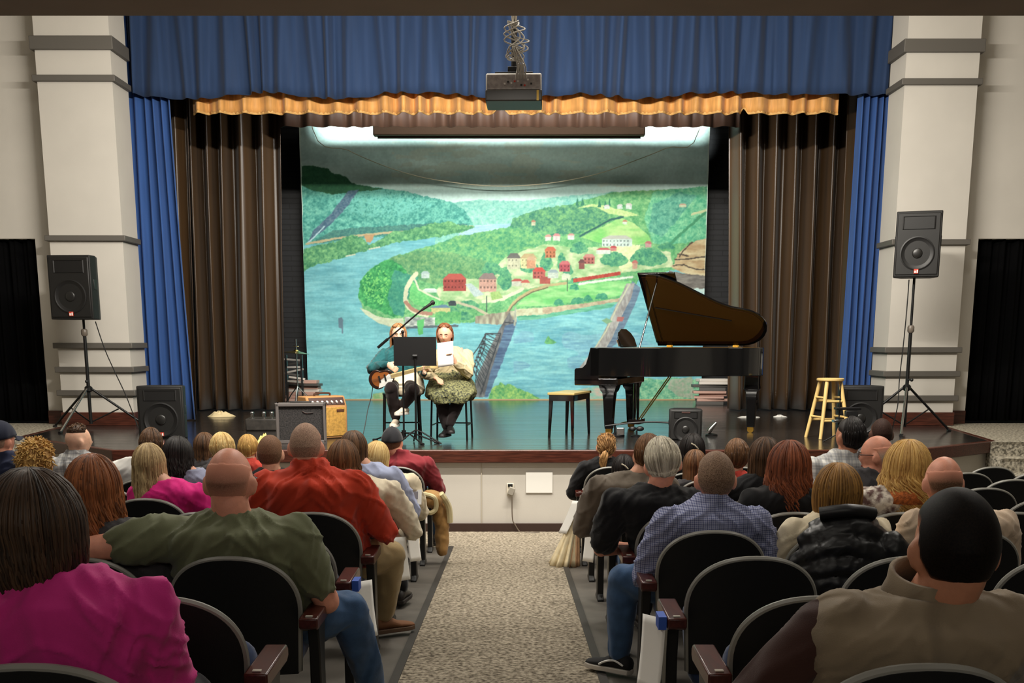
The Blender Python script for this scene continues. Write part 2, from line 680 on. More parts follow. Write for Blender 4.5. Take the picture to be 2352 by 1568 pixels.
# shell of hall and stage house
m = MB(); m.box2((-9.4, -4.0, -0.2), (-9.0, 16.0, 8.6)); struct('wall_left', m, M_cream)
m = MB(); m.box2((9.0, -4.0, -0.2), (9.4, 16.0, 8.6)); struct('wall_right', m, M_cream)
m = MB(); m.box2((-9.4, -4.4, -0.2), (9.4, -4.0, 8.6)); struct('wall_back', m, M_cream)
zc = at(1176, 36, 8.9).z
m = MB(); m.box2((-9.2, -4.0, zc), (9.2, 8.9, zc + 0.3)); struct('ceiling', m, M_ceil, label='dark lower ceiling with its straight front edge')
m = MB(); m.box2((-9.2, 8.7, zc + 0.3), (9.2, 8.9, 8.6)); struct('wall_ceiling_step', m, M_cream)
m = MB(); m.box2((-9.2, 8.7, 8.4), (9.2, 16.2, 8.6)); struct('ceiling_2', m, M_cream)
m = MB(); m.box2((LXI - 0.1, PIL_Y + 0.1, 6.7), (RXI + 0.1, PIL_B, 8.4)); struct('wall_proscenium', m, M_cream)
m = MB(); m.box2((-9.2, 22.9, 0), (9.2, 23.2, 8.6)); struct('wall_stage_back', m, M_brick, label='black painted brick wall behind the painted cloth')
m = MB(); m.box2((-9.4, 16.1, 0), (-9.0, 23.2, 8.6)); struct('wall_stage_left', m, M_void)
m = MB(); m.box2((9.0, 16.1, 0), (9.4, 23.2, 8.6)); struct('wall_stage_right', m, M_void)
m = MB(); m.box2((-9.2, 16.1, 8.405), (9.2, 23.2, 8.6)); struct('ceiling_3', m, M_void)
m = MB(); m.box2((-9.2, 16.0, STAGE_Z), (bL.x, 22.9, STAGE_Z + 0.01)); m.v = []; m.f = []

# ------------------------------------------------------------------ curtains
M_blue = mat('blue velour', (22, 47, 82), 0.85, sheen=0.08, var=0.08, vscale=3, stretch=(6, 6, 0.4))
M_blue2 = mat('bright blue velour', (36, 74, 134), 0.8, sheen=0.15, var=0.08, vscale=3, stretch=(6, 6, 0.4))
M_gold = mat('gold brown fabric', (204, 148, 80), 0.65, var=0.16, vscale=5, sheen=0.2, stretch=(4, 4, 0.5))
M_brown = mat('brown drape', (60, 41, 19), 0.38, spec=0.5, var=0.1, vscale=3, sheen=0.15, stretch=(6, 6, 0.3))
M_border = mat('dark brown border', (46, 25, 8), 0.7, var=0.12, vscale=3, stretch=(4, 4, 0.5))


def folds(n, seed, w=1.0):
    """irregular fold centres and a smooth fold function of u in 0..1"""
    rnd = random.Random(seed)
    xs = [0.0]
    while xs[-1] < n + 2:
        xs.append(xs[-1] + rnd.uniform(0.65, 1.4))
    am = [rnd.uniform(0.55, 1.0) for _ in xs]

    def fn(u):
        s = u * n
        i = max(0, np.searchsorted(xs, s) - 1)
        t = (s - xs[i]) / (xs[i + 1] - xs[i])
        a = am[i] * (1 - t) + am[i + 1] * t
        return a * math.sin(math.pi * t) ** w if False else a * (0.5 - 0.5 * math.cos(2 * math.pi * t)) ** w
    return fn


def drape(name, label, m, x0, x1, y, ztop, zbot, n, seed, amp, w=0.7, nu=None, nv=14, group=None, x0b=None, x1b=None, hem=None, sway=0.0, skew=0.0, part='cloth'):
    """pleated hanging cloth; zbot may be a function of u; x0b, x1b: edges at the hem"""
    zb = zbot if callable(zbot) else (lambda u: zbot)
    cx = (x0 + x1) / 2
    zr = min(zb(0), zb(0.5), zb(1))
    t = thing(name, label, 'curtain', (cx, y, zr), group=group)
    g = MB()
    fo = folds(n, seed, w)
    f2 = folds(n * 1.7, seed + 5, 1.0)
    x0b = x0 if x0b is None else x0b
    x1b = x1 if x1b is None else x1b
    nu = nu or int(n * 14)

    def fn(u, v):
        e = 1 - v                               # 0 at the hem, 1 at the top ... v=0 hem
        uu = min(max(u + skew * math.sin(u * n * 2.1) * (1 - v) / n, 0), 1)
        a = fo(uu)
        x = (x0b + (x1b - x0b) * u) * (1 - v) + (x0 + (x1 - x0) * u) * v
        x += sway * math.sin(v * 3 + u * 9) * (1 - v)
        d = amp * (a - 0.5) + amp * 0.22 * (f2(u) - 0.5) * (1.2 - v)
        b = zb(u)
        return (x - cx, -d, b + (ztop - b) * v - zr)
    g.grid(fn, nu, nv)
    g.build(part, m, t, smooth='all', solid=0.008)
    bt = MB()
    bt.cyl((x0 - cx, 0, ztop - zr), (x1 - cx, 0, ztop - zr), 0.025)
    for q in (0.03, 0.35, 0.65, 0.97):
        xx = x0 + (x1 - x0) * q - cx
        bt.cyl((xx, 0, ztop - zr), (xx, 0, 8.403 - zr), 0.006, n=6)
    bt.build('batten', M_black, t, smooth=True)
    if hem:
        h = MB()

        def fh(u, v):
            p = fn(u, 0)
            jag = 0.012 * math.sin(u * n * 37) + 0.008 * math.sin(u * n * 91)
            return (p[0], p[1] - 0.012, p[2] + (hem + jag) * v - 0.012)
        h.grid(fh, nu, 2)
        h.build('fringe', hem_mat, t, smooth='all', solid=0.006)
    return t


hem_mat = mat('pale gold fringe', (205, 160, 95), 0.8)
Yv = 16.12
zv = lambda px_y: at(1176, px_y, Yv).z
vx0, vx1 = LXI - 0.02, RXI + 0.02


def val_bottom(u):
    px = 285 + u * 1770
    ys = np.interp(px, [285, 330, 390, 470, 560, 600, 660, 720, 790, 850, 880, 960, 1040, 1110, 1180, 1240, 1300, 1345, 1400, 1470, 1540, 1600, 1690, 1760, 1830, 1900, 1960, 2060],
                   [214, 221, 226, 224, 215, 209, 216, 223, 226, 219, 211, 212, 214, 222, 226, 222, 216, 213, 219, 226, 222, 212, 211, 213, 216, 214, 216, 217])
    return zv(ys)


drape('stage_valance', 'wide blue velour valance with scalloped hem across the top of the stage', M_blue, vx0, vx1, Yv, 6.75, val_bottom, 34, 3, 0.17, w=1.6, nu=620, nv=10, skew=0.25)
# blue legs at both sides
for side, lab, pt, pb, sd in ((-1, 'narrow blue velour side curtain behind the left pillar', (291, 386), (321, 449), 11), (1, 'narrow blue velour side curtain behind the right pillar', (1975, 2052), (1925, 2006), 12)):
    Yl = 16.3
    zb = STAGE_Z + 0.02
    xa, xb = at(pt[0], 225, Yl).x, at(pt[1], 225, Yl).x
    xc, xd = at(pb[0], 960, Yl).x, at(pb[1], 960, Yl).x
    if side < 0:
        xa -= 0.15; xc -= 0.15
    else:
        xb += 0.15; xd += 0.15
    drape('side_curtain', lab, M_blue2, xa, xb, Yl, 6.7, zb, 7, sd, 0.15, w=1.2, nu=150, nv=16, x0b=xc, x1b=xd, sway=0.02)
# gold valance just behind the blue one
Yg = 16.42
zg = at(1176, 259, Yg).z


def gold_bottom(u):
    px = 440 + 1490 * u
    b = 0.0
    for c0, w0, h0 in ((1152, 18, 0.09), (812, 14, 0.05), (1712, 9, 0.09)):
        b = max(b, h0 * max(0.0, 1 - abs(px - c0) / w0))
    return zg + b


drape('gold_valance', 'gold pleated valance hanging just below the blue valance', M_gold, at(438, 240, Yg).x, at(1930, 240, Yg).x, Yg, 5.75, gold_bottom, 30, 21, 0.20, w=1.1, nu=560, nv=6, hem=0.03)
# brown border further upstage
Yb = 18.3
zb = at(1176, 291, Yb).z
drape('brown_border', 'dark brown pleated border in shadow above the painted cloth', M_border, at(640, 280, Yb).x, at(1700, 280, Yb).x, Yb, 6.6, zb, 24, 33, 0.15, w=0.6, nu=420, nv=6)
# brown drapes either side
Yd = 18.7
zd = STAGE_Z + 0.025
drape('brown_drape', 'wide brown pleated drape left of the painted cloth', M_brown, at(425, 300, Yd).x, at(650, 300, Yd).x, Yd, 6.6, zd, 5.4, 41, 0.34, w=1.3, nu=200, nv=18, x0b=at(446, 940, Yd).x, x1b=at(655, 940, Yd).x, sway=0.02)
drape('brown_drape', 'wide brown pleated drape right of the grand piano', M_brown, at(1672, 300, Yd).x, at(1962, 300, Yd).x, Yd, 6.6, zd, 6.4, 47, 0.34, w=1.3, nu=220, nv=18, x0b=at(1676, 940, Yd).x, x1b=at(1925, 940, Yd).x, sway=0.02)
Yo = 17.4
drape('wing_curtain', 'narrow brown leg curtain right behind the left blue curtain', M_brown, at(375, 300, Yo).x - 0.1, at(440, 300, Yo).x, Yo, 6.6, zd, 2.2, 51, 0.18, w=1.0, nu=60, nv=12, x0b=at(425, 940, Yo).x - 0.2, x1b=at(452, 940, Yo).x)
drape('wing_curtain', 'narrow brown leg curtain right behind the right blue curtain', M_brown, at(1945, 300, Yo).x, at(1990, 300, Yo).x + 0.15, Yo, 6.6, zd, 2.0, 53, 0.18, w=1.0, nu=60, nv=12, x0b=at(1922, 940, Yo).x, x1b=at(1950, 940, Yo).x + 0.15)

# ------------------------------------------------------------------ the painted cloth at the back of the stage
YB = 22.2


def pip(x, y, poly):
    ins = np.zeros(x.shape, bool)
    n = len(poly)
    for i in range(n):
        x0, y0 = poly[i]
        x1, y1 = poly[(i + 1) % n]
        if y0 == y1:
            continue
        c = ((y0 > y) != (y1 > y)) & (x < (x1 - x0) * (y - y0) / (y1 - y0) + x0)
        ins ^= c
    return ins


def dist_line(x, y, pts):
    d = np.full(x.shape, 1e9)
    for (x0, y0), (x1, y1) in zip(pts, pts[1:]):
        dx, dy = x1 - x0, y1 - y0
        t = np.clip(((x - x0) * dx + (y - y0) * dy) / (dx * dx + dy * dy + 1e-9), 0, 1)
        d = np.minimum(d, np.hypot(x - x0 - t * dx, y - y0 - t * dy))
    return d


def paint_cloth():
    NU, NV = 800, 560
    a0, a1 = at(688, 290, YB), at(1629, 290, YB)
    b0 = at(707, 917, YB)
    xl, xr = (a0.x + b0.x) / 2, (a1.x + at(1612, 917, YB).x) / 2
    zt, zb = at(1176, 255, YB).z, STAGE_Z + 0.015
    us = np.linspace(xl, xr, NU)
    vs = np.linspace(zb, zt, NV)
    X, Z = np.meshgrid(us, vs)
    # coordinates of the design, laid out on the cloth
    d0, d1 = YB, Z - EYE.z
    fw = d0 * math.cos(TH) - d1 * math.sin(TH)
    up = d0 * math.sin(TH) + d1 * math.cos(TH)
    px = PCX + FPX * X / fw
    py = PCY - FPX * up / fw
    C = np.zeros(X.shape + (3,))

    def n2(sx, sy, o=3, off=0.0):
        return fbm(px / sx + off + 40, py / sy + off + 40, o)
    wx = (n2(9, 9, 3) - 0.5) * 9
    wy = (n2(9, 9, 3, 31) - 0.5) * 9
    fol = 0.6 * n2(7, 6, 3, 3) + 0.4 * n2(2.6, 2.6, 2, 4)                    # foliage clumps
    fine = n2(3.0, 3.0, 2, 9)

    def fill(mask, c0, c1=None, tex=None, k=1.0):
        c0 = np.array(c0, float)
        if c1 is None:
            C[mask] = c0
            return
        t = np.clip((tex[mask] - 0.5) * 2.0 * k + 0.5, 0, 1)[:, None]
        C[mask] = c0 * (1 - t) + np.array(c1, float) * t

    def poly(pts, c0, c1=None, tex=None, rag=0.0, k=1.0):
        fill(pip(px + wx * rag, py + wy * rag, pts), c0, c1, tex, k)

    def line(pts, w, c, rag=0.0):
        fill(dist_line(px + wx * rag, py + wy * rag, pts) < w, c)

    # sky
    sky = n2(120, 22, 4, 2)
    fill(py < 2000, (190, 204, 196), (216, 224, 214), sky)
    warm = (n2(60, 16, 3, 12) > 0.56) & (py < 430) & (py > 325) & (px > 900) & (px < 1450)
    fill(warm, (208, 208, 192))
    # water
    rip = n2(26, 3.2, 4, 5)
    rip2 = n2(60, 14, 3, 6)
    w = np.clip(rip * 0.6 + rip2 * 0.55 - 0.07, 0, 1)
    fill(py > 520, (98, 160, 172), (142, 200, 206), w)
    rt = (py > 690) & (px > 1120)
    fill(rt, (92, 152, 170), (150, 204, 206), w)
    fill((py > 700) & (px < 860), (108, 172, 182), (142, 204, 210), w)
    purple = (n2(90, 30, 2, 15) > 0.6) & (py > 740) & (px > 1180)
    fill(purple, (108, 150, 176), (142, 188, 198), rip)
    # far hills and river in the distance
    poly([(1000, 470), (1100, 458), (1200, 462), (1300, 450), (1420, 440), (1640, 430), (1640, 560), (1000, 560)], (112, 176, 160), (176, 214, 190), fol, 0.5)
    poly([(1060, 520), (1140, 515), (1200, 512), (1150, 535), (1100, 548), (1050, 552)], (150, 180, 206), (190, 206, 216), rip, 0.3)
    # big hill on the left
    poly([(680, 380), (715, 382), (745, 386), (765, 397), (795, 405), (806, 420), (850, 428), (935, 440), (985, 452), (1035, 463), (1065, 480), (1082, 505), (1090, 522), (1000, 524), (900, 542), (830, 548), (760, 556), (680, 566)],
         (52, 128, 116), (136, 206, 178), fol, 0.6)
    fill(pip(px + wx, py + wy, [(760, 440), (860, 430), (940, 445), (1000, 470), (900, 500), (790, 490)]) & (fine > 0.52), (116, 190, 172))
    poly([(680, 380), (715, 380), (750, 386), (768, 398), (795, 405), (808, 420), (880, 434), (820, 441), (760, 446), (720, 438), (680, 420)], (40, 84, 52), (58, 106, 62), fol, 0.5)
    # ravine
    poly([(800, 438), (826, 436), (805, 465), (775, 500), (745, 528), (706, 558), (720, 530), (760, 490)], (72, 92, 116), (112, 124, 140), fine, 0.6)
    line([(745, 520), (722, 545), (704, 560)], 1.6, (190, 206, 214), 0.2)
    poly([(765, 530), (830, 522), (1000, 512), (1085, 515), (960, 530), (850, 545), (710, 560)], (62, 110, 104), (90, 140, 120), fine, 0.6)
    line([(704, 560), (770, 548), (850, 538), (920, 532), (1000, 524), (1085, 520)], 2.4, (206, 168, 120), 0.3)
    poly([(835, 540), (862, 537), (852, 556), (842, 556)], (206, 140, 92), None, None, 0.5)
    # bushes on the left bank
    poly([(690, 572), (735, 560), (780, 553), (800, 540), (830, 545), (848, 562), (880, 545), (905, 530), (935, 528), (960, 522), (1000, 512), (1030, 508), (1062, 518), (1092, 522), (1072, 530), (1000, 545), (940, 552), (870, 566), (850, 574), (795, 588), (752, 602), (715, 612), (700, 622), (690, 622)],
         (56, 118, 78), (146, 196, 116), fol, 0.9)
    line([(848, 572), (872, 567)], 1.5, (222, 204, 168))
    line([(795, 588), (815, 584)], 1.5, (222, 204, 168))
    # near land with the town
    land = [(1085, 548), (1150, 532), (1172, 518), (1250, 490), (1330, 462), (1420, 440), (1640, 430), (1640, 560), (1580, 600), (1545, 620), (1470, 640), (1445, 680), (1425, 690), (1330, 702), (1250, 712), (1190, 726), (1140, 738), (1060, 742), (960, 750), (905, 753), (870, 742), (838, 716), (822, 682), (828, 645), (848, 618), (890, 594), (970, 568), (1030, 556)]
    poly(land, (76, 146, 84), (152, 196, 118), fol, 0.7)
    # right hills
    poly([(1500, 440), (1640, 425), (1640, 545), (1560, 560), (1500, 560), (1480, 500)], (70, 156, 112), (156, 212, 150), fol, 0.6)
    poly([(1500, 470), (1560, 440), (1600, 450), (1560, 500), (1520, 545), (1490, 530)], (60, 130, 108), (130, 190, 150), fol, 0.6)
    # hillside trees
    poly([(1180, 500), (1240, 480), (1300, 470), (1370, 470), (1402, 490), (1395, 505), (1330, 535), (1260, 545), (1200, 560), (1160, 545)], (50, 110, 92), (138, 186, 106), fol, 0.9)
    poly([(1040, 545), (1100, 535), (1170, 520), (1250, 540), (1255, 585), (1160, 600), (1100, 640), (1000, 640), (930, 600), (960, 575)], (62, 136, 92), (150, 192, 106), fol, 0.9)
    poly([(900, 590), (960, 575), (1040, 580), (1120, 600), (1100, 640), (1050, 640), (1000, 655), (960, 640), (940, 660), (925, 700), (880, 680), (850, 640)], (72, 130, 84), (148, 178, 104), fol, 0.8)
    poly([(828, 645), (850, 618), (890, 594), (925, 610), (945, 640), (925, 690), (930, 720), (905, 728), (870, 715), (836, 700), (822, 680)], (34, 116, 62), (92, 186, 92), fol, 0.8)
    poly([(905, 620), (960, 635), (945, 670), (930, 700), (928, 726), (905, 722), (890, 690)], (44, 122, 100), (92, 164, 122), fol, 0.8)
    fill((fine > 0.6) & pip(px, py, [(830, 640), (870, 610), (900, 640), (880, 700), (840, 690)]), (128, 206, 96))
    # beach
    poly([(826, 706), (842, 712), (866, 726), (900, 732), (926, 730), (930, 750), (905, 753), (870, 742), (840, 722)], (206, 192, 152), (226, 214, 178), n2(20, 6, 2, 20), 0.15)
    # meadow above and clearings
    poly([(1335, 545), (1395, 515), (1425, 500), (1455, 512), (1490, 540), (1495, 560), (1420, 562), (1370, 556)], (124, 196, 88), (196, 214, 124), n2(30, 12, 3, 22), 0.3)
    poly([(1325, 478), (1360, 468), (1380, 470), (1440, 485), (1468, 494), (1440, 498), (1400, 492), (1370, 475)], (190, 206, 116), (220, 218, 140), fine, 0.4)
    line([(1332, 542), (1400, 506), (1430, 498)], 2.2, (52, 92, 84), 0.4)
    for x, y in ((1326, 462), (1338, 462), (1377, 465), (1390, 468), (1400, 464)):
        poly([(x - 4, y + 10), (x, y - 10), (x + 4, y + 10)], (58, 118, 88), None, None, 0.4)
    line([(1620, 487), (1560, 540), (1540, 560)], 3.0, (72, 140, 92), 0.6)
    line([(1625, 482), (1590, 492)], 3, (216, 202, 142), 0.4)
    # town ground
    poly([(1050, 640), (1110, 640), (1160, 590), (1250, 560), (1330, 570), (1450, 560), (1540, 580), (1545, 612), (1440, 625), (1320, 640), (1250, 655), (1180, 672), (1160, 690), (1060, 700), (1010, 690), (1000, 665)],
         (150, 178, 110), (222, 210, 158), n2(16, 9, 3, 25), 0.6)
    poly([(1400, 560), (1470, 562), (1465, 600), (1430, 625), (1410, 600)], (226, 212, 140), (232, 220, 164), fine, 0.5)
    for cx, cy, rx, ry in ((1410, 595, 32, 17), (1490, 590, 42, 22), (1530, 565, 18, 8), (1215, 610, 22, 16), (1330, 570, 20, 14), (1160, 640, 16, 26), (1130, 618, 24, 16), (1320, 650, 14, 12), (1305, 620, 12, 14), (1255, 600, 14, 22), (1075, 700, 24, 10), (1028, 715, 26, 13), (1062, 725, 22, 10), (1290, 600, 10, 22)):
        poly([(cx + rx * math.cos(q) * (1 + 0.15 * math.sin(3 * q)), cy + ry * math.sin(q)) for q in np.linspace(0, 6.28, 20)[:-1]], (48, 116, 92), (126, 184, 112), fol, 0.8)
    # houses: wall, roof
    HS = [(1018, 640, 52, 28, (184, 62, 52), (206, 76, 62)), (1100, 640, 40, 30, (226, 150, 128), (150, 112, 104)), (1165, 592, 30, 26, (214, 190, 152), (110, 92, 84)), (1196, 592, 36, 24, (232, 202, 138), (196, 150, 100)),
          (1210, 597, 20, 20, (224, 138, 96), (210, 150, 110)), (1224, 622, 28, 18, (204, 84, 72), (214, 62, 52)), (1252, 574, 24, 18, (222, 116, 72), (214, 90, 60)), (1285, 606, 24, 18, (206, 70, 78), (212, 92, 92)), (1340, 590, 26, 16, (206, 96, 84), (214, 122, 108)),
          (1330, 602, 12, 16, (160, 76, 66), (120, 62, 60)), (1252, 543, 14, 10, (228, 214, 194), (210, 130, 116)), (1270, 541, 16, 12, (226, 198, 188), (214, 120, 116)), (1304, 540, 15, 10, (226, 214, 204), (212, 136, 122)), (1382, 548, 70, 18, (226, 224, 210), (196, 176, 160)),
          (1370, 573, 32, 10, (228, 218, 200), (204, 72, 72)), (1402, 568, 14, 8, (222, 120, 110), (204, 60, 60)), (1452, 603, 12, 14, (222, 150, 120), (204, 96, 84)), (1482, 558, 14, 10, (222, 150, 140), (206, 92, 92)), (1438, 470, 14, 10, (230, 222, 208), (222, 190, 180)), (1418, 472, 12, 8, (228, 222, 210), (222, 200, 190)),
          (1388, 473, 12, 7, (230, 220, 208), (222, 190, 184)), (1220, 509, 10, 9, (214, 190, 150), (190, 110, 84)), (1430, 508, 10, 7, (232, 220, 200), (196, 124, 84)), (1560, 470, 16, 6, (220, 206, 160), (206, 150, 120)), (1175, 645, 26, 12, (220, 200, 176), (196, 76, 66)), (1198, 648, 18, 12, (226, 204, 160), (206, 80, 66)),
          (1240, 640, 24, 12, (196, 80, 66), (176, 70, 60)), (970, 665, 34, 7, (224, 218, 204), (232, 226, 214)), (990, 706, 44, 14, (222, 196, 120), (104, 122, 146)), (1030, 694, 18, 8, (70, 66, 70), (60, 58, 62)), (968, 627, 18, 12, (206, 204, 196), (176, 180, 176)), (1258, 625, 24, 14, (206, 196, 178), (150, 150, 150)), (1290, 632, 20, 10, (226, 214, 176), (200, 190, 160))]
    for x, y, w_, h_, cw, cr in HS:
        poly([(x, y), (x + w_, y), (x + w_, y + h_), (x, y + h_)], cw, tuple(q * 0.88 for q in cw), fine, 0.12)
        poly([(x - 2, y + 1), (x + w_ * 0.25, y - h_ * 0.42), (x + w_ * 0.8, y - h_ * 0.42), (x + w_ + 2, y + 1)], cr, None, None, 0.12)
        if w_ > 22 and h_ > 14:
            for r_ in range(2):
                for q in range(int(w_ // 8)):
                    poly([(x + 3 + q * 8, y + 3 + r_ * h_ / 2), (x + 6 + q * 8, y + 3 + r_ * h_ / 2), (x + 6 + q * 8, y + 7 + r_ * h_ / 2), (x + 3 + q * 8, y + 7 + r_ * h_ / 2)], tuple(q2 * 0.55 for q2 in cw))
    # grey street
    poly([(1068, 652), (1082, 650), (1112, 676), (1090, 682)], (176, 176, 176), (196, 192, 186), fine, 0.2)
    # lawn, train, roads
    poly([(1186, 704), (1205, 680), (1240, 662), (1300, 652), (1380, 646), (1450, 645), (1448, 672), (1400, 684), (1330, 692), (1260, 702)], (110, 188, 92), (180, 218, 132), n2(34, 8, 3, 27), 0.2)
    poly([(1316, 640), (1370, 632), (1425, 623), (1426, 631), (1370, 640), (1317, 649)], (206, 66, 46), (186, 50, 40), n2(5, 30, 1, 28))
    line([(1330, 652), (1400, 642), (1452, 636)], 2.6, (226, 214, 196), 0.3)
    line([(1166, 716), (1176, 700), (1192, 684), (1220, 668), (1256, 656), (1300, 650)], 3.2, (196, 158, 104), 0.15)
    line([(1166, 720), (1177, 703), (1194, 687), (1222, 671), (1258, 660)], 1.2, (120, 92, 66), 0.1)
    line([(1110, 692), (1140, 690), (1180, 674), (1200, 664)], 4.0, (224, 206, 168), 0.4)
    line([(1050, 694), (1090, 706), (1120, 722), (1132, 734)], 3.0, (206, 176, 140), 0.3)
    poly([(1126, 672), (1146, 668), (1156, 684), (1130, 690)], (146, 168, 84), (176, 186, 100), fine, 0.4)
    # crescent by the shore: road, lawn, brick row
    line([(956, 628), (946, 640), (934, 662), (930, 686), (938, 706), (956, 718), (980, 724)], 5.0, (226, 204, 164), 0.3)
    poly([(948, 645), (942, 664), (940, 684), (952, 698), (980, 704), (1006, 702), (1020, 694), (1000, 684), (972, 672), (958, 658)], (98, 186, 96), (134, 206, 112), fine, 0.3)
    line([(952, 640), (962, 664), (984, 676), (1010, 688)], 2.0, (226, 206, 170), 0.2)
    line([(932, 694), (944, 708), (964, 718), (990, 720)], 4.2, (186, 116, 92), 0.2)
    poly([(1000, 716), (1060, 716), (1056, 738), (1000, 742)], (72, 146, 84), (130, 190, 100), fol, 0.8)
    poly([(930, 728), (1000, 728), (1000, 750), (930, 750)], (226, 212, 196), (130, 120, 116), n2(9, 5, 2, 33), 0.3)
    line([(935, 752), (1000, 750), (1050, 748)], 2.5, (92, 92, 96), 0.2)
    poly([(958, 736), (974, 732), (972, 768), (962, 770)], (96, 184, 92), None, None, 0.5)
    line([(1118, 680), (1118, 716)], 0.9, (78, 84, 74))
    # wall on the shore
    poly([(1092, 726), (1186, 712), (1186, 742), (1140, 746), (1092, 742)], (206, 186, 152), (150, 120, 100), n2(7, 18, 2, 35), 0.3)
    poly([(1184, 710), (1250, 706), (1248, 724), (1186, 728)], (222, 206, 164), (196, 170, 130), n2(7, 7, 2, 36), 0.2)
    poly([(1246, 706), (1330, 698), (1426, 684), (1420, 694), (1340, 708), (1246, 724)], (186, 142, 112), (214, 180, 140), n2(8, 6, 2, 37), 0.3)
    poly([(1186, 726), (1250, 722), (1340, 706), (1420, 692), (1405, 706), (1330, 718), (1240, 732), (1190, 736)], (74, 150, 112), (130, 190, 150), rip, 0.4)
    for x, y in ((1283, 694), (1322, 692), (1330, 690), (1350, 686), (1385, 680), (1378, 682), (1318, 660)):
        poly([(x - 12, y + 5), (x - 8, y - 5), (x, y - 9), (x + 8, y - 5), (x + 13, y + 5)], (44, 122, 92), (92, 164, 112), fol, 0.6)
    line([(1303, 640), (1303, 668)], 0.9, (92, 104, 74))
    # left bridge and its painted shadow
    poly([(1168, 722), (1186, 740), (1176, 775), (1160, 815), (1140, 865), (1120, 912), (1098, 912), (1110, 880), (1140, 800)], (72, 80, 112), (104, 122, 150), rip, 0.5)
    poly([(1170, 716), (1182, 742), (1160, 748), (1148, 790), (1128, 850), (1112, 912), (1082, 912), (1098, 860), (1120, 810), (1142, 765)], (96, 80, 80), (136, 120, 116), n2(6, 14, 3, 41), 0.15)
    tr = (64, 58, 60)
    line([(1150, 766), (1116, 766), (1100, 796), (1078, 826), (1078, 850)], 1.2, tr)
    line([(1150, 766), (1132, 820), (1104, 905)], 1.3, tr)
    line([(1116, 766), (1112, 800), (1096, 840), (1090, 900)], 1.0, tr)
    for q in range(9):
        t0, t1 = q / 9, (q + 1) / 9
        a = (1116 - 34 * t0, 766 + 90 * t0)
        b_ = (1148 - 40 * t1, 768 + 130 * t1)
        line([a, b_], 0.9, tr)
        line([a, (1146 - 40 * t0, 770 + 130 * t0)], 0.9, tr)
        line([(a[0] - 2, a[1]), (a[0] - 6, a[1] + 26)], 0.8, tr)
    line([(1160, 740), (1184, 742)], 1.2, tr)
    line([(1184, 708), (1182, 746)], 2, (176, 160, 140))
    # right bridge
    poly([(1452, 645), (1472, 660), (1462, 690), (1440, 740), (1415, 790), (1392, 805), (1400, 770), (1428, 710)], (92, 98, 122), (124, 134, 152), rip, 0.3)
    poly([(1440, 650), (1458, 650), (1450, 684), (1430, 722), (1404, 780), (1388, 806), (1340, 842), (1318, 880), (1330, 845), (1372, 790), (1400, 735), (1420, 690)], (150, 124, 120), (190, 168, 160), n2(5, 12, 3, 45), 0.15)
    line([(1446, 652), (1418, 704), (1392, 760), (1366, 800)], 1.6, (206, 186, 150))
    poly([(1418, 728), (1434, 728), (1430, 738), (1416, 738)], (190, 92, 84))
    # rocks on the right
    poly([(1548, 604), (1556, 585), (1575, 565), (1600, 552), (1640, 545), (1640, 640), (1600, 634), (1560, 624), (1540, 612)], (196, 140, 92), (232, 190, 140), n2(24, 6, 3, 51), 0.5)
    for l_ in ([(1550, 596), (1580, 594), (1604, 590), (1640, 588)], [(1546, 610), (1570, 608), (1600, 618), (1640, 620)], [(1556, 584), (1580, 588)], [(1590, 556), (1570, 574), (1560, 590)]):
        line(l_, 1.5, (92, 66, 52), 0.5)
    poly([(1536, 622), (1570, 628), (1640, 634), (1640, 664), (1590, 668), (1540, 650)], (112, 88, 80), (150, 124, 112), n2(16, 4, 3, 53), 0.4)
    poly([(1540, 648), (1590, 664), (1640, 660), (1640, 690), (1560, 690)], (190, 206, 206), (226, 226, 216), n2(20, 3, 3, 54), 0.6)
    # boats
    poly([(1250, 786), (1256, 776), (1260, 770), (1264, 778), (1272, 782), (1280, 786), (1268, 790), (1254, 790)], (76, 138, 84), (112, 172, 92), fine, 0.2)
    poly([(1382, 736), (1394, 730), (1406, 738), (1394, 744)], (128, 158, 112), None, None, 0.4)
    poly([(777, 731), (785, 728), (788, 734), (788, 766), (785, 766), (784, 754), (777, 752)], (112, 124, 140))
    # shrubs along the bottom
    poly([(1122, 912), (1130, 890), (1150, 878), (1172, 884), (1196, 892), (1222, 904), (1238, 914), (1240, 925), (1122, 925)], (70, 142, 84), (186, 210, 96), fol, 0.9)
    poly([(856, 925), (858, 905), (880, 900), (900, 910), (905, 925)], (112, 164, 92), (206, 186, 130), fol, 0.7)
    poly([(1440, 925), (1450, 885), (1480, 868), (1520, 872), (1545, 866), (1600, 870), (1640, 868), (1640, 925)], (66, 140, 108), (176, 206, 150), fol, 0.8)
    poly([(1540, 872), (1590, 864), (1594, 916), (1560, 910), (1532, 892)], (196, 166, 146), (130, 160, 120), fol, 0.6)
    poly([(1310, 925), (1330, 895), (1372, 885), (1410, 905), (1420, 925)], (206, 160, 140), (120, 176, 150), n2(14, 6, 3, 61), 0.6)
    fill(py > 916.5, (206, 196, 160))
    # bare pale edges of the cloth
    fill(px < 690.5 + (py - 300) * 0.022, (226, 222, 206))
    fill(px > 1627 - (py - 300) * 0.022, (226, 222, 206))
    C = 255 * (np.clip(C, 0, 255) / 255) ** np.array([0.98, 0.90, 0.86])
    g_ = C.mean(-1, keepdims=True)
    C = g_ + (C - g_) * 0.86
    C = C * np.array([0.88, 0.97, 0.96])
    C *= (0.95 + 0.1 * n2(4, 4, 2, 70))[..., None]
    P = np.pad(C, ((1, 1), (1, 1), (0, 0)), 'edge')
    C = C * 0.4 + 0.15 * (P[:-2, 1:-1] + P[2:, 1:-1] + P[1:-1, :-2] + P[1:-1, 2:])
    return X, Z, np.clip(C, 0, 255)


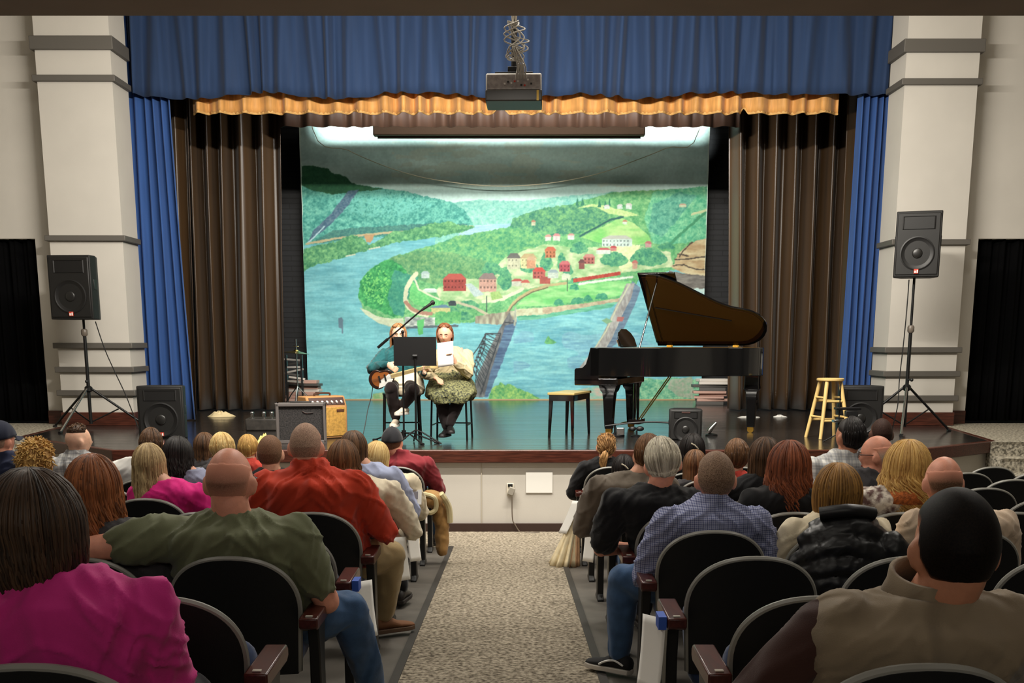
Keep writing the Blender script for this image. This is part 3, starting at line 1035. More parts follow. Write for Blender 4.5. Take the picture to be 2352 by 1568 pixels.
X, Z, CC = paint_cloth()
nv_, nu_ = X.shape
cl = thing('painted_backdrop', 'large painted cloth of a river town with bridges, hanging at the back of the stage', 'backdrop', ((X[0, 0] + X[0, -1]) / 2, YB, STAGE_Z))
W1 = fbm(X * 2.2 + 30, Z * 1.3 + 30, 3) - 0.5
Yd_ = W1 * 0.05 + 0.012 * np.sin(Z * 9 + 2 * X)
co = np.stack([X - cl.location.x, Yd_, Z - STAGE_Z], -1).reshape(-1, 3)
me = bpy.data.meshes.new('cloth')
idx = np.arange(nu_ * nv_).reshape(nv_, nu_)
fc = np.stack([idx[:-1, :-1], idx[:-1, 1:], idx[1:, 1:], idx[1:, :-1]], -1).reshape(-1, 4)
me.vertices.add(len(co))
me.vertices.foreach_set('co', co.ravel())
me.loops.add(fc.size)
me.loops.foreach_set('vertex_index', fc.ravel())
me.polygons.add(len(fc))
me.polygons.foreach_set('loop_start', np.arange(0, fc.size, 4))
me.update(calc_edges=True)
me.polygons.foreach_set('use_smooth', [True] * len(fc))
ca = me.color_attributes.new('paint', 'FLOAT_COLOR', 'POINT')
cs = CC.reshape(-1, 3) / 255.0
cs = np.where(cs <= 0.0404, cs / 12.92, ((cs + 0.055) / 1.055) ** 2.4)
ca.data.foreach_set('color', np.concatenate([cs, np.ones((len(cs), 1))], 1).ravel())
o = bpy.data.objects.new('cloth', me)
COL.objects.link(o)
o.parent = cl
M_paint = mat('scenic paint', (255, 255, 255), 0.7, spec=0.2)
nt = M_paint.node_tree
vc = nt.nodes.new('ShaderNodeVertexColor')
vc.layer_name = 'paint'
nt.links.new(vc.outputs['Color'], nt.nodes['Principled BSDF'].inputs['Base Color'])
me.materials.append(M_paint)
xl, xr = X[0, 0] - cl.location.x, X[0, -1] - cl.location.x
b = MB()
b.cyl((xl - 0.1, 0.03, Z.max() - STAGE_Z), (xr + 0.1, 0.03, Z.max() - STAGE_Z), 0.03)
for q in (-3, -1, 1, 3):
    b.cyl((q, 0.03, Z.max() - STAGE_Z), (q, 0.03, 8.403 - STAGE_Z), 0.006, n=6)
b.build('batten', M_black, cl, smooth=True)
b = MB()
b.cyl((xl, 0.0, 0.0), (xr, 0.0, 0.0), 0.022)
b.build('bottom_pipe', mat('tan pipe', (150, 126, 88), 0.6), cl, smooth=True)

# projection screen housing in front of the cloth, and the slack line
Yh = 21.4
p0, p1 = at(857, 290, Yh), at(1481, 316, Yh)
t = thing('projection_screen', 'long beige projection screen housing hanging above the painted cloth', 'screen housing', ((p0.x + p1.x) / 2, Yh, p1.z))
hw = (p1.x - p0.x) / 2
m = MB()
m.box2((-hw, -0.09, 0.02), (hw, 0.09, 0.24))
m.build('housing', mat('beige metal', (172, 142, 122), 0.45), t, bevel=0.03, seg=3)
m = MB()
m.cyl((-hw + 0.08, -0.02, 0.0), (hw - 0.08, -0.02, 0.0), 0.022)
m.build('bottom_bar', mat('bar grey', (110, 96, 88), 0.4), t, smooth=True)
for q in (-0.8, 0.8):
    m = MB()
    m.cyl((hw * q, 0, 0.22), (hw * q, 0, 8.403 - p1.z), 0.008, n=6)
    m.build('hanger', M_black, t)
pts = [at(718, 296, 21.7) + V((-0.05, 0, 2.4))] + [at(x, y, 21.7) for x, y in ((718, 296), (800, 345), (880, 380), (960, 405), (1050, 420), (1130, 427), (1200, 426), (1280, 418), (1370, 400), (1450, 372), (1530, 340), (1605, 300))] + [at(1605, 300, 21.7) + V((0.05, 0, 2.4))]
pts[0].z = pts[-1].z = 8.403
m = MB()
m.tube(smooth_path(pts, 5), 0.007, 6)
o = m.build('hanging_cord', mat('pale line', (196, 186, 160), 0.7), None, smooth=True, origin=pts[0])
tag(o, 'thin pale line sagging across the top of the painted cloth', 'cord')

# ------------------------------------------------------------------ things on the stage and the hall fittings
M_cab = mat('black speaker cabinet', (15, 14, 13), 0.6, bump=0.2, bscale=300)
M_grille = mat('black grille', (21, 20, 19), 0.5, var=0.2, vscale=220)
M_cone = mat('speaker cone', (15, 14, 14), 0.5)
M_cap = mat('dust cap', (30, 29, 28), 0.35)
M_metal = mat('black metal', (9, 9, 10), 0.45, spec=0.4)
M_chrome = mat('chrome', (200, 200, 198), 0.18, metal=1.0)
M_plastic = mat('black plastic', (20, 20, 21), 0.45)
M_red = mat('red orange badge', (206, 62, 40), 0.5)
M_white = mat('white plastic', (232, 230, 224), 0.5)
M_paper = mat('white paper', (236, 234, 228), 0.8)
M_cable = mat('black cable', (22, 22, 22), 0.6)
PIv = math.pi


def loudspeaker(name, label, base, rotz, w, h, d, badge=True, tilt=0.0, feet=False):
    t = thing(name, label, 'loudspeaker', base, rotz)
    if tilt:
        t.rotation_euler = (tilt, 0, rotz)
    m = MB()
    hb = w * 0.34
    m.prism([(-w / 2, -d / 2), (w / 2, -d / 2), (w / 2, -d * 0.1), (hb, d / 2), (-hb, d / 2), (-w / 2, -d * 0.1)], 0, h)
    m.build('cabinet', M_cab, t, bevel=0.012)
    m = MB()
    m.box2((-w * 0.46, -d / 2 - 0.012, h * 0.035), (w * 0.46, -d / 2 + 0.004, h * 0.965))
    m.build('front_panel', M_grille, t, bevel=0.008)
    # horn: rectangular flare
    yz = -d / 2 - 0.014
    m = MB()
    hx, hz, cz = w * 0.36, h * 0.10, h * 0.82
    o_ = [(-hx, -hz), (hx, -hz), (hx, hz), (-hx, hz)]
    rg = []
    for k, (sc, dy) in enumerate(((1.0, 0.0), (0.94, -0.006), (0.9, 0.0), (0.45, 0.011), (0.2, 0.012))):
        rg.append([V((x * sc, yz + dy, cz + z * sc)) for x, z in o_])
    m.rings(rg)
    m.build('horn', M_cone, t)
    rw = w * 0.38
    cz = h * 0.36
    Mx = Matrix.Rotation(PIv / 2, 4, 'X')
    m = MB()
    m.lathe([(rw * 0.99, -0.002), (rw, 0.008), (rw * 0.93, 0.012), (rw * 0.86, 0.004), (rw * 0.4, -0.003), (0.001, -0.003)], n=36)
    m.v = [tuple(Mx @ V(p) + V((0, yz + 0.004, cz))) for p in m.v]
    wf = m.build('woofer', M_cone, t, smooth=True)
    m = MB()
    m.ball((0, yz - 0.003, cz), (rw * 0.3, 0.016, rw * 0.3))
    m.build('dust_cap', M_cap, wf, smooth='all')
    if badge:
        m = MB()
        m.box((0, yz - 0.010, h * 0.085), (w * 0.10, 0.008, h * 0.07))
        bd = m.build('badge', M_red, t, bevel=0.002)
        m = MB()
        s_ = w * 0.036
        m.box((-s_ * 0.55, yz - 0.0155, h * 0.078), (s_ * 0.9, 0.004, h * 0.036))
        m.box((s_ * 0.75, yz - 0.0155, h * 0.083), (s_ * 0.8, 0.004, h * 0.046))
        m.build('emblem', M_white, bd)
    # side handle recess
    for sx in (-1, 1):
        m = MB()
        m.box((sx * w * 0.5, -d * 0.22, h * 0.55), (0.01, d * 0.2, h * 0.16))
        m.build('handle', M_plastic, t, bevel=0.004)
    return t


def speaker_stand(label, base, hub, top, R0, angs, chrome_leg=0):
    t = thing('speaker_stand', label, 'speaker stand', base)
    m = MB(); m.cyl((0, 0, 0.07), (0, 0, hub + 0.75), 0.022); m.build('pole', M_metal, t, smooth=True)
    m = MB(); m.cyl((0, 0, hub + 0.7), (0, 0, top), 0.016); m.build('inner_tube', M_metal, t, smooth=True)
    m = MB(); m.lathe([(0.03, 0), (0.042, 0.02), (0.042, 0.07), (0.03, 0.09)], (0, 0, hub + 0.68)); m.build('collar', mat('stand collar', (110, 100, 90), 0.4), t, smooth=True)
    m = MB(); m.lathe([(0.03, 0), (0.05, 0.015), (0.05, 0.06), (0.03, 0.08)], (0, 0, hub - 0.04)); m.build('hub', M_metal, t, smooth=True)
    m = MB(); m.cyl((0, -0.03, hub + 0.1), (0.02, -0.1, hub + 0.1), 0.012); m.ball((0.02, -0.1, hub + 0.1), 0.022, 10, 6); m.build('knob', M_plastic, t, smooth=True)
    for k, a in enumerate(angs):
        d = V((math.cos(a), math.sin(a), 0))
        foot = d * R0 + V((0, 0, 0.02))
        m = MB(); m.cyl(d * 0.04 + V((0, 0, hub)), foot, 0.015)
        lg = m.build('leg', M_chrome if k == chrome_leg else M_metal, t, smooth=True)
        m = MB(); m.cyl(foot + d * -0.02 + V((0, 0, 0.0)), foot + d * 0.025 - V((0, 0, 0.012)), 0.02); m.build('rubber_foot', M_plastic, lg, smooth=True)
        m = MB(); m.cyl(V((0, 0, 0.09)), d * R0 * 0.5 + V((0, 0, hub * 0.5)), 0.009); m.build('brace', M_metal, t, smooth=True)
    return t


def stage_at(px, Y, z=STAGE_Z):
    p = at(px, 900, Y)
    d = ray(px, 900)
    # keep the pixel column for a point on level z at depth Y
    yy = proj((p.x, Y, z))[1]
    q = at(px, yy, Y)
    return V((q.x, Y, z))


def zat(py, Y):
    return at(1176, py, Y).z


# left and right loudspeakers
YL, YR_ = 14.72, 14.2
bl = stage_at(203, YL)
bl.x = at(196, 760, YL).x * 0.5 + at(205, 950, YL).x * 0.5
topz = zat(734, YL) - STAGE_Z
speaker_stand('black tripod stand under the loudspeaker by the left pillar', bl, zat(893, YL) - STAGE_Z, topz + 0.1, 0.72, [R(-100), R(10), R(150)])
loudspeaker('loudspeaker', 'black loudspeaker on the lower tripod stand before the left pillar', V((at(178, 660, YL).x, YL, STAGE_Z + topz)), R(-4), 0.56, zat(588, YL) - zat(734, YL), 0.42)
br_ = stage_at(2090, YR_)
br_.x = at(2098, 650, YR_).x * 0.5 + at(2080, 950, YR_).x * 0.5
topz = zat(638, YR_) - STAGE_Z
speaker_stand('taller black tripod stand under the loudspeaker by the right pillar', br_, zat(890, YR_) - STAGE_Z, topz + 0.1, 0.66, [R(-112), R(15), R(165)])
loudspeaker('loudspeaker', 'black loudspeaker raised high on its tripod before the right pillar', V((at(2108, 560, YR_).x, YR_, STAGE_Z + topz)), R(-19), 0.53, zat(488, YR_) - zat(638, YR_), 0.40)
# speaker cables
for nm, pl, lab in (('l', [at(219, 738, YL), at(240, 800, YL), at(262, 850, YL - 0.05), at(290, 910, YL - 0.15), V((at(318, 950, 14.4).x, 14.4, STAGE_Z + 0.012)), V((at(330, 975, 14.0).x, 14.0, STAGE_Z + 0.012))], 'thin black cable hanging from the loudspeaker on the lower stand'),
                    ('r', [at(2088, 642, YR_ - 0.05), at(2082, 720, YR_ - 0.06), at(2074, 800, YR_ - 0.06), at(2066, 870, YR_ - 0.08), at(2062, 930, YR_ - 0.2), V((at(2052, 960, 13.9).x, 13.9, STAGE_Z + 0.012)), V((at(2075, 985, 13.7).x, 13.7, STAGE_Z + 0.012))], 'thin black cable running down the taller speaker stand')):
    m = MB(); m.tube(smooth_path(pl), 0.007, 6)
    tag(m.build('speaker_cable', M_cable, None, smooth=True, origin=pl[-1]), lab, 'cable')
# monitors standing on the stage floor
p = stage_at(381, 13.45)
loudspeaker('stage_monitor', 'dark monitor speaker standing on the stage floor before the left blue curtain', p, R(4), 0.54, 0.62, 0.36, badge=True)
p = stage_at(1968, 13.7)
loudspeaker('stage_monitor', 'dark monitor speaker standing behind the wooden stool', p, R(-8), 0.52, 0.61, 0.36, badge=False)
p = stage_at(1572, 13.2)
t = loudspeaker('stage_monitor', 'small dark speaker on the stage floor in front of the grand piano', p, R(-6), 0.38, 0.36, 0.34, badge=False)
m = MB(); m.box((0, -0.187, 0.325), (0.10, 0.006, 0.018)); m.build('badge', M_chrome, t)

# guitar amplifiers
M_tweed = mat('tan tweed', (168, 122, 74), 0.8, var=0.12, vscale=120)
M_tgrille = mat('golden amp grille', (178, 136, 62), 0.75, var=0.2, vscale=40)
p = stage_at(743, 13.35)
t = thing('guitar_amplifier', 'tan tweed guitar amplifier with golden grille, turned sideways on the stage', 'amplifier', p, R(38))
w, h, d = 0.52, 0.50, 0.27
m = MB()
m.prism([(-d / 2, 0), (d / 2, 0), (d / 2, h), (-d / 2 + 0.06, h), (-d / 2 + 0.0, h - 0.12)], -w / 2, w / 2, M=XS)
m.build('cabinet', M_tweed, t, bevel=0.015)
m = MB(); m.box2((-w / 2 + 0.03, -d / 2 - 0.008, 0.03), (w / 2 - 0.03, -d / 2 + 0.004, h - 0.13)); m.build('grille', M_tgrille, t, bevel=0.004)
m = MB()
rt_ = Matrix.Rotation(-math.atan2(0.06, 0.12), 3, 'X')
m.box((0, -d / 2 + 0.026, h - 0.06), (w - 0.06, 0.01, 0.095), rt_)
cp = m.build('control_panel', mat('brown panel', (62, 36, 30), 0.4), t, bevel=0.003)
for k in range(7):
    m = MB(); x = -w / 2 + 0.07 + k * 0.063
    m.cyl((x, -d / 2 + 0.026, h - 0.06), (x, -d / 2 - 0.005, h - 0.075), 0.012, n=10)
    m.build('knob', M_white, cp, smooth=True)
m = MB(); m.box((w / 2 - 0.1, -d / 2 - 0.011, h - 0.17), (0.1, 0.006, 0.028)); m.build('badge', mat('brown badge', (80, 48, 32), 0.5), t)
m = MB(); m.tube(smooth_path([(-0.1, 0.0, h), (-0.09, 0, h + 0.03), (0.09, 0, h + 0.03), (0.1, 0, h)]), 0.012, 6); m.build('handle', mat('leather handle', (70, 44, 30), 0.6), t, smooth=True)
p = stage_at(694, 12.75)
t = thing('guitar_amplifier', 'dark grey combo amplifier with black grille near the stage edge', 'amplifier', p, R(9))
w, h, d = 0.56, 0.45, 0.26
fr = MB()
for a, b_ in (((-w / 2, -d / 2, 0), (-w / 2 + 0.035, d / 2, h)), ((w / 2 - 0.035, -d / 2, 0), (w / 2, d / 2, h)), ((-w / 2, -d / 2, h - 0.035), (w / 2, d / 2, h)), ((-w / 2, -d / 2, 0), (w / 2, d / 2, 0.035))):
    fr.box2(a, b_)
fr.build('cabinet', mat('grey vinyl cabinet', (92, 86, 84), 0.6), t, bevel=0.006)
m = MB(); m.box2((-w / 2 + 0.03, -d / 2 + 0.03, 0.03), (w / 2 - 0.03, d / 2 - 0.02, h - 0.03))
m.build('grille', mat('dark woven grille', (14, 13, 13), 0.6, rgb2=(56, 52, 52), vscale=70), t)
m = MB(); m.tube(smooth_path([(0.02, -d / 2 + 0.024, h - 0.09), (0.06, -d / 2 + 0.024, h - 0.11), (0.14, -d / 2 + 0.024, h - 0.105)]), 0.006, 6); m.build('logo', M_chrome, t, smooth=True)
m = MB(); m.box((0, 0, h + 0.012), (0.24, 0.03, 0.014)); m.build('handle', M_plastic, t, bevel=0.005)

# dark equipment case beside the amplifiers, with chrome fittings
p = stage_at(628, 14.6)
t = thing('equipment_case', 'low dark equipment case with chrome clamps beside the tan amplifier', 'case', p, R(4))
m = MB(); m.box2((-0.33, -0.2, 0.0), (0.33, 0.2, 0.16)); m.build('body', mat('dark case', (46, 42, 38), 0.5, var=0.3, vscale=14), t, bevel=0.02)
for x in (-0.25, -0.1, 0.0, 0.12, 0.24):
    m = MB(); m.cyl((x, -0.1, 0.16), (x, -0.1, 0.22), 0.02, n=10); m.ball((x, -0.1, 0.225), 0.026, 10, 6); m.build('clamp', M_chrome, t, smooth=True)

# cymbal stand
p = stage_at(685, 19.9)
t = thing('cymbal_stand', 'cymbal on a chrome stand in the gap left of the painted cloth', 'cymbal', p)
zc_ = zat(808, 19.9) - STAGE_Z
m = MB(); m.cyl((0, 0, 0.05), (0, 0, zc_ + 0.22), 0.012); m.build('pole', M_chrome, t, smooth=True)
m = MB(); m.lathe([(0.23, 0), (0.12, 0.022), (0.05, 0.035), (0.045, 0.05), (0.012, 0.065), (0.012, 0.06), (0.04, 0.044), (0.12, 0.016), (0.23, -0.003)], (0, 0, 0), 32)
rr = Matrix.Rotation(R(5), 3, 'Y')
m.v = [tuple(rr @ V(q) + V((0, 0, zc_ - 0.02))) for q in m.v]
m.build('cymbal', mat('brass cymbal', (206, 178, 104), 0.25, metal=1.0), t, smooth=True)
m = MB(); m.cyl((-0.05, 0, zc_ + 0.1), (0.05, 0, zc_ + 0.1), 0.012); m.build('wing_nut', M_chrome, t, smooth=True)
for a in (R(-90), R(30), R(150)):
    m = MB(); m.tube([(0.0, 0, 0.36), (0.16 * math.cos(a), 0.16 * math.sin(a), 0.2), (0.3 * math.cos(a), 0.3 * math.sin(a), 0.012)], 0.011, 8); m.build('leg', M_chrome, t, smooth=True)

# piles of folded hardware and boards both sides of the cloth
rnd = random.Random(5)
M_brd = [mat('board grey', (150, 144, 136), 0.6), mat('board dark', (70, 66, 62), 0.5), mat('board pale', (200, 192, 182), 0.6), mat('board pink', (176, 140, 126), 0.6)]


def pile(px0, px1, Y, n, zs, grp, lab, seed, th=0.05):
    r_ = random.Random(seed)
    a, b_ = stage_at(px0, Y), stage_at(px1, Y)
    z = STAGE_Z + zs
    for k in range(n):
        L = (b_.x - a.x) * r_.uniform(0.72, 1.0)
        hh = th * r_.uniform(0.7, 1.3)
        m = MB()
        m.box2((-L / 2, -0.15, 0), (L / 2, 0.15, hh))
        o = m.build('board', M_brd[r_.randrange(4)], None, bevel=0.006)
        o.location = ((a.x + b_.x) / 2 + r_.uniform(-0.06, 0.06), Y + r_.uniform(-0.05, 0.05), z)
        o.rotation_euler = (0, 0, R(r_.uniform(-9, 9)))
        tag(o, lab, 'board', grp)
        z += hh + 0.001


pile(656, 736, 20.9, 8, 0.0, 'boards left of the painted cloth', 'flat board in the pile behind the cymbal stand', 3, 0.046)
pile(1594, 1672, 20.6, 9, 0.0, 'boards right of the painted cloth', 'flat board in the pile behind the grand piano tail', 8, 0.05)
p = stage_at(674, 20.3)
t = thing('folded_stands', 'bundle of folded metal stands leaning behind the cymbal', 'stands', p)
for k in range(7):
    z = 0.42 + 0.065 * k
    m = MB(); m.box((rnd.uniform(-0.05, 0.05), 0.2, z), (0.32 * rnd.uniform(0.7, 1), 0.05, 0.035), Matrix.Rotation(R(rnd.uniform(-14, 10)), 3, 'Y')); m.build('bar', M_brd[(0, 2, 1)[k % 3]], t, bevel=0.004)
for x in (-0.14, 0.14):
    m = MB(); m.box2((x - 0.015, 0.16, 0.0), (x + 0.015, 0.25, 0.9)); m.build('upright', M_metal, t)

# crumpled cloths and papers on the boards
def crumple(name, label, cat, px, Y, sx, sy, sz, m_, seed):
    p = stage_at(px, Y)
    m = MB()
    r_ = random.Random(seed)
    ph = [r_.uniform(0, 6) for _ in range(6)]

    def fn(u, v):
        a = 2 * PIv * u
        rr_ = v
        w_ = 1 + 0.18 * math.sin(3 * a + ph[0]) + 0.12 * math.sin(5 * a + ph[1])
        z = sz * (1 - rr_ ** 2) * (0.75 + 0.35 * math.sin(7 * rr_ + 2 * a + ph[2]) * math.sin(4 * a + ph[3])) + 0.003
        return (sx * rr_ * w_ * math.cos(a), sy * rr_ * w_ * math.sin(a), max(z, 0.003))
    m.grid(fn, 28, 10, closed_u=True)
    o = m.build(name, m_, None, smooth='all')
    o.location = p
    return tag(o, label, cat)


crumple('cloth', 'crumpled cream cloth on the stage floor at the left brown drape', 'cloth', 506, 17.2, 0.2, 0.12, 0.09, mat('cream cloth', (226, 206, 160), 0.9), 1)
crumple('paper', 'white scrap lying at the foot of the right brown drape near the piano', 'paper', 1722, 17.0, 0.15, 0.07, 0.03, M_paper, 2)
crumple('paper', 'white scrap lying in front of the right brown drape toward the stool', 'paper', 1790, 17.1, 0.1, 0.06, 0.035, M_paper, 3)
crumple('yellow_cloth', 'crumpled pale yellow cloth on the boards behind the short-haired man in black', 'cloth', 610, 12.35, 0.13, 0.1, 0.13, mat('yellow cloth', (226, 208, 128), 0.9), 4)

# wooden stool
p = stage_at(1900, 13.35)
t = thing('wooden_stool', 'pale wooden stool with round seat and two rows of rungs', 'stool', p)
M_pine = mat('pale pine', (216, 184, 118), 0.45, var=0.12, vscale=4, stretch=(1, 1, 0.1))
hs = zat(868, 13.35) - STAGE_Z
m = MB(); m.lathe([(0.001, hs - 0.036), (0.14, hs - 0.036), (0.158, hs - 0.026), (0.158, hs - 0.006), (0.148, hs), (0.001, hs)], n=32); m.build('seat', M_pine, t, smooth=True)
ct = [(sx, sy) for sx in (-1, 1) for sy in (-1, 1)]
rot = Matrix.Rotation(R(12), 3, 'Z')
for sx, sy in ct:
    m = MB(); m.cyl(rot @ V((sx * 0.085, sy * 0.085, hs - 0.03)), rot @ V((sx * 0.185, sy * 0.185, 0)), 0.024, 0.020); m.build('leg', M_pine, t, smooth=True)
for (ax, ay), (bx, by), zz in (((-1, -1), (1, -1), .62), ((1, -1), (1, 1), .68), ((1, 1), (-1, 1), .62), ((-1, 1), (-1, -1), .68), ((-1, -1), (1, -1), .30), ((1, -1), (1, 1), .36), ((1, 1), (-1, 1), .30), ((-1, 1), (-1, -1), .36)):
    k = 0.185 - 0.10 * zz
    m = MB(); m.cyl(rot @ V((ax * k, ay * k, hs * zz)), rot @ V((bx * k, by * k, hs * zz)), 0.014); m.build('rung', M_pine, t, smooth=True)
# small black device stand by the stool
p = stage_at(1930, 12.75)
t = thing('device_stand', 'small black stand holding a dark device in front of the right monitor speaker', 'stand', p)
zt_ = zat(938, 12.75) - STAGE_Z
m = MB(); m.cyl((-0.03, 0, 0.02), (-0.03, 0, zt_ + 0.3), 0.007); m.build('pole', M_metal, t, smooth=True)
m = MB(); m.box((0.06, 0, zt_), (0.28, 0.12, 0.025)); m.build('shelf', M_metal, t, bevel=0.004)
m = MB(); m.box((0.1, -0.02, zt_ - 0.055), (0.14, 0.08, 0.07)); m.build('device', M_plastic, t, bevel=0.008)
m = MB(); m.box((-0.02, 0, zt_ - 0.14), (0.16, 0.1, 0.03)); m.build('clamp', M_chrome, t, bevel=0.004)
for a in (R(-80), R(40), R(160)):
    m = MB(); m.cyl((-0.03, 0, 0.1), (-0.03 + 0.16 * math.cos(a), 0.16 * math.sin(a), 0.006), 0.007); m.build('leg', M_metal, t, smooth=True)

# microphone stand with boom, in front of the performers
Ym = 12.75
p = stage_at(928, Ym)
t = thing('microphone_stand', 'black microphone stand with its boom reaching up to the right', 'microphone stand', p)
zt_ = zat(762, Ym) - STAGE_Z
pole_x = at(925, 762, Ym).x - p.x
m = MB(); m.cyl((0, 0, 0.06), (pole_x, 0, zt_), 0.011); m.build('pole', M_metal, t, smooth=True)
m = MB(); m.cyl((0, 0, 0.04), (0, 0, 0.14), 0.025); m.build('hub', M_metal, t, smooth=True)
for a in (R(-20), R(-55), R(150)):
    m = MB(); m.tube([(0, 0, 0.11), (0.12 * math.cos(a), 0.12 * math.sin(a), 0.11), (0.42 * math.cos(a), 0.42 * math.sin(a), 0.012)], 0.009, 8)
    lg = m.build('leg', M_metal, t, smooth=True)
    m = MB(); m.cyl((0.38 * math.cos(a), 0.38 * math.sin(a), 0.016), (0.44 * math.cos(a), 0.44 * math.sin(a), 0.012), 0.014); m.build('rubber_foot', M_plastic, lg, smooth=True)
e0, e1 = at(868, 798, Ym) - p, at(975, 706, Ym - 0.1) - p
m = MB(); m.cyl(e0, e1, 0.009); bm_ = m.build('boom', M_metal, t, smooth=True)
m = MB(); m.cyl(e0, e0 + (e1 - e0) * 0.22, 0.016); m.build('counterweight', M_metal, bm_, smooth=True)
m = MB(); m.ball((pole_x, 0, zt_), 0.02, 12, 8); m.build('clutch', M_metal, t, smooth=True)
q0, q1 = at(966, 714, Ym - 0.12) - p, at(998, 692, Ym - 0.12) - p
m = MB(); m.tube([q0, q0 + (q1 - q0) * 0.1, q0 + (q1 - q0) * 0.78, q0 + (q1 - q0) * 0.8, q0 + (q1 - q0) * 0.92, q1], [0.008, 0.013, 0.018, 0.026, 0.027, 0.014], 12); m.build('microphone', M_plastic, t, smooth=True)
m = MB(); m.cyl(e1, q0 + (q1 - q0) * 0.5, 0.012); m.build('clip', M_plastic, t, smooth=True)

# music stand
Ys = 12.55
p = stage_at(956, Ys)
t = thing('music_stand', 'black music stand with solid desk hiding the guitarist', 'music stand', p)
zd0, zd1 = zat(840, Ys) - STAGE_Z, zat(776, Ys) - STAGE_Z
cx_ = at(953, 800, Ys).x - p.x
m = MB()
wd = (at(1002, 800, Ys).x - at(904, 800, Ys).x) / 2
m.box2((cx_ - wd, 0.0, zd0), (cx_ + wd, 0.012, zd1 + 0.012))
m.build('desk', M_metal, t)
m = MB(); m.box2((cx_ - wd, 0.012, zd0), (cx_ + wd, 0.06, zd0 + 0.01)); m.build('lip', M_metal, t)
m = MB(); m.cyl((0, 0, 0.06), (cx_, 0.0, zd0 + 0.12), 0.012); m.build('pole', M_metal, t, smooth=True)
m = MB(); m.cyl((cx_ - 0.025, -0.015, zd0 + 0.11), (cx_ + 0.025, -0.015, zd0 + 0.11), 0.016); m.build('hinge', M_plastic, t, smooth=True)
for a in (R(-15), R(-130), R(100)):
    m = MB(); m.tube([(0, 0, 0.16), (0.08 * math.cos(a), 0.08 * math.sin(a), 0.13), (0.3 * math.cos(a), 0.3 * math.sin(a), 0.01)], 0.009, 8); m.build('leg', M_metal, t, smooth=True)

# second low boom stand lying low before the piano
p = stage_at(1412, 13.55)
t = thing('microphone_stand', 'low black boom stand stretched under the front of the grand piano', 'microphone stand', p)
m = MB(); m.lathe([(0.12, 0), (0.12, 0.02), (0.03, 0.035), (0.012, 0.05)], n=24); m.build('base', M_metal, t, smooth=True)
m = MB(); m.cyl((0, 0, 0.03), (0, 0, 0.16), 0.012); m.build('pole', M_metal, t, smooth=True)
m = MB(); m.tube(smooth_path([(-0.12, -0.02, 0.13), (0.1, -0.04, 0.16), (0.35, -0.06, 0.18), (0.55, -0.08, 0.18), (0.78, -0.1, 0.165)]), 0.011, 8); m.build('boom', M_metal, t, smooth=True)
m = MB(); m.box((0.06, -0.06, 0.07), (0.1, 0.06, 0.09)); m.build('clamp', M_chrome, t, bevel=0.01)
p = stage_at(1462, 13.5)
t = thing('microphone', 'black microphone on a short stand on the floor under the piano', 'microphone', p)
m = MB(); m.lathe([(0.07, 0), (0.07, 0.015), (0.012, 0.03), (0.012, 0.08)], n=20); m.build('base', M_metal, t, smooth=True)
m = MB(); m.ball((0.04, 0, 0.1), (0.05, 0.035, 0.03), 12, 8); m.ball((-0.05, 0, 0.1), (0.045, 0.035, 0.03), 12, 8); m.build('head', M_plastic, t, smooth=True)
p = stage_at(1634, 13.7)
t = thing('microphone', 'chrome microphone leaning on a short floor stand near the piano tail', 'microphone', p)
m = MB(); m.lathe([(0.075, 0), (0.075, 0.015), (0.012, 0.03)], n=20); m.build('base', M_metal, t, smooth=True)
m = MB(); m.tube([(-0.03, 0, 0.02), (0.04, 0, 0.13)], 0.012, 8); m.build('neck', M_metal, t, smooth=True)
m = MB(); m.tube([(-0.045, -0.03, 0.04), (-0.03, -0.03, 0.07), (0.05, -0.03, 0.16)], [0.026, 0.028, 0.018], 12); m.build('head', M_chrome, t, smooth=True)

# grand piano, keyboard to the left, lid raised
M_ebony = mat('black piano lacquer', (7, 7, 8), 0.06, spec=0.6, coat=0.6)
M_under = mat('lacquer with painted reflection', (46, 24, 10), 0.10, spec=0.6, coat=0.5)  # brown paints in the gold strings reflected under the black lid
M_brass = mat('brass', (214, 170, 74), 0.3, metal=1.0)
RP = R(-20)
Yp = 13.85
# local frame: u along the length from the keyboard, v across from the treble side (near) to the bass side (far)
pn = stage_at(1353, Yp)
piano = thing('grand_piano', 'black lacquered grand piano with raised lid, keyboard to the left', 'piano', pn, RP)
PW = 1.42
RIM_T, RIM_B = zat(798, Yp) - STAGE_Z, zat(864, Yp) - STAGE_Z
LEN = 1.98


def rim_outline(off=0.0, u0=0.0):
    pts = [(u0, PW - off), (LEN * 0.82, PW - off)]
    # tail
    for a in np.linspace(90, -75, 12):
        pts.append((LEN * 0.82 + (0.34 - off) * math.cos(R(a)), PW - 0.40 + (0.40 - off) * math.sin(R(a)) if a > 0 else PW - 0.40 + (0.34 - off) * math.sin(R(a))))
    # bentside back to the treble corner
    for s_ in np.linspace(0.06, 1, 12):
        u = LEN * 0.88 + (0.62 - LEN * 0.88) * s_
        v = (PW - 0.73) * (1 - (3 * s_ ** 2 - 2 * s_ ** 3)) + off
        pts.append((u, v))
    pts.append((u0, off))
    return pts


m = MB()
m.prism(rim_outline(), RIM_B, RIM_T)
m.build('case', M_ebony, piano, bevel=0.008)
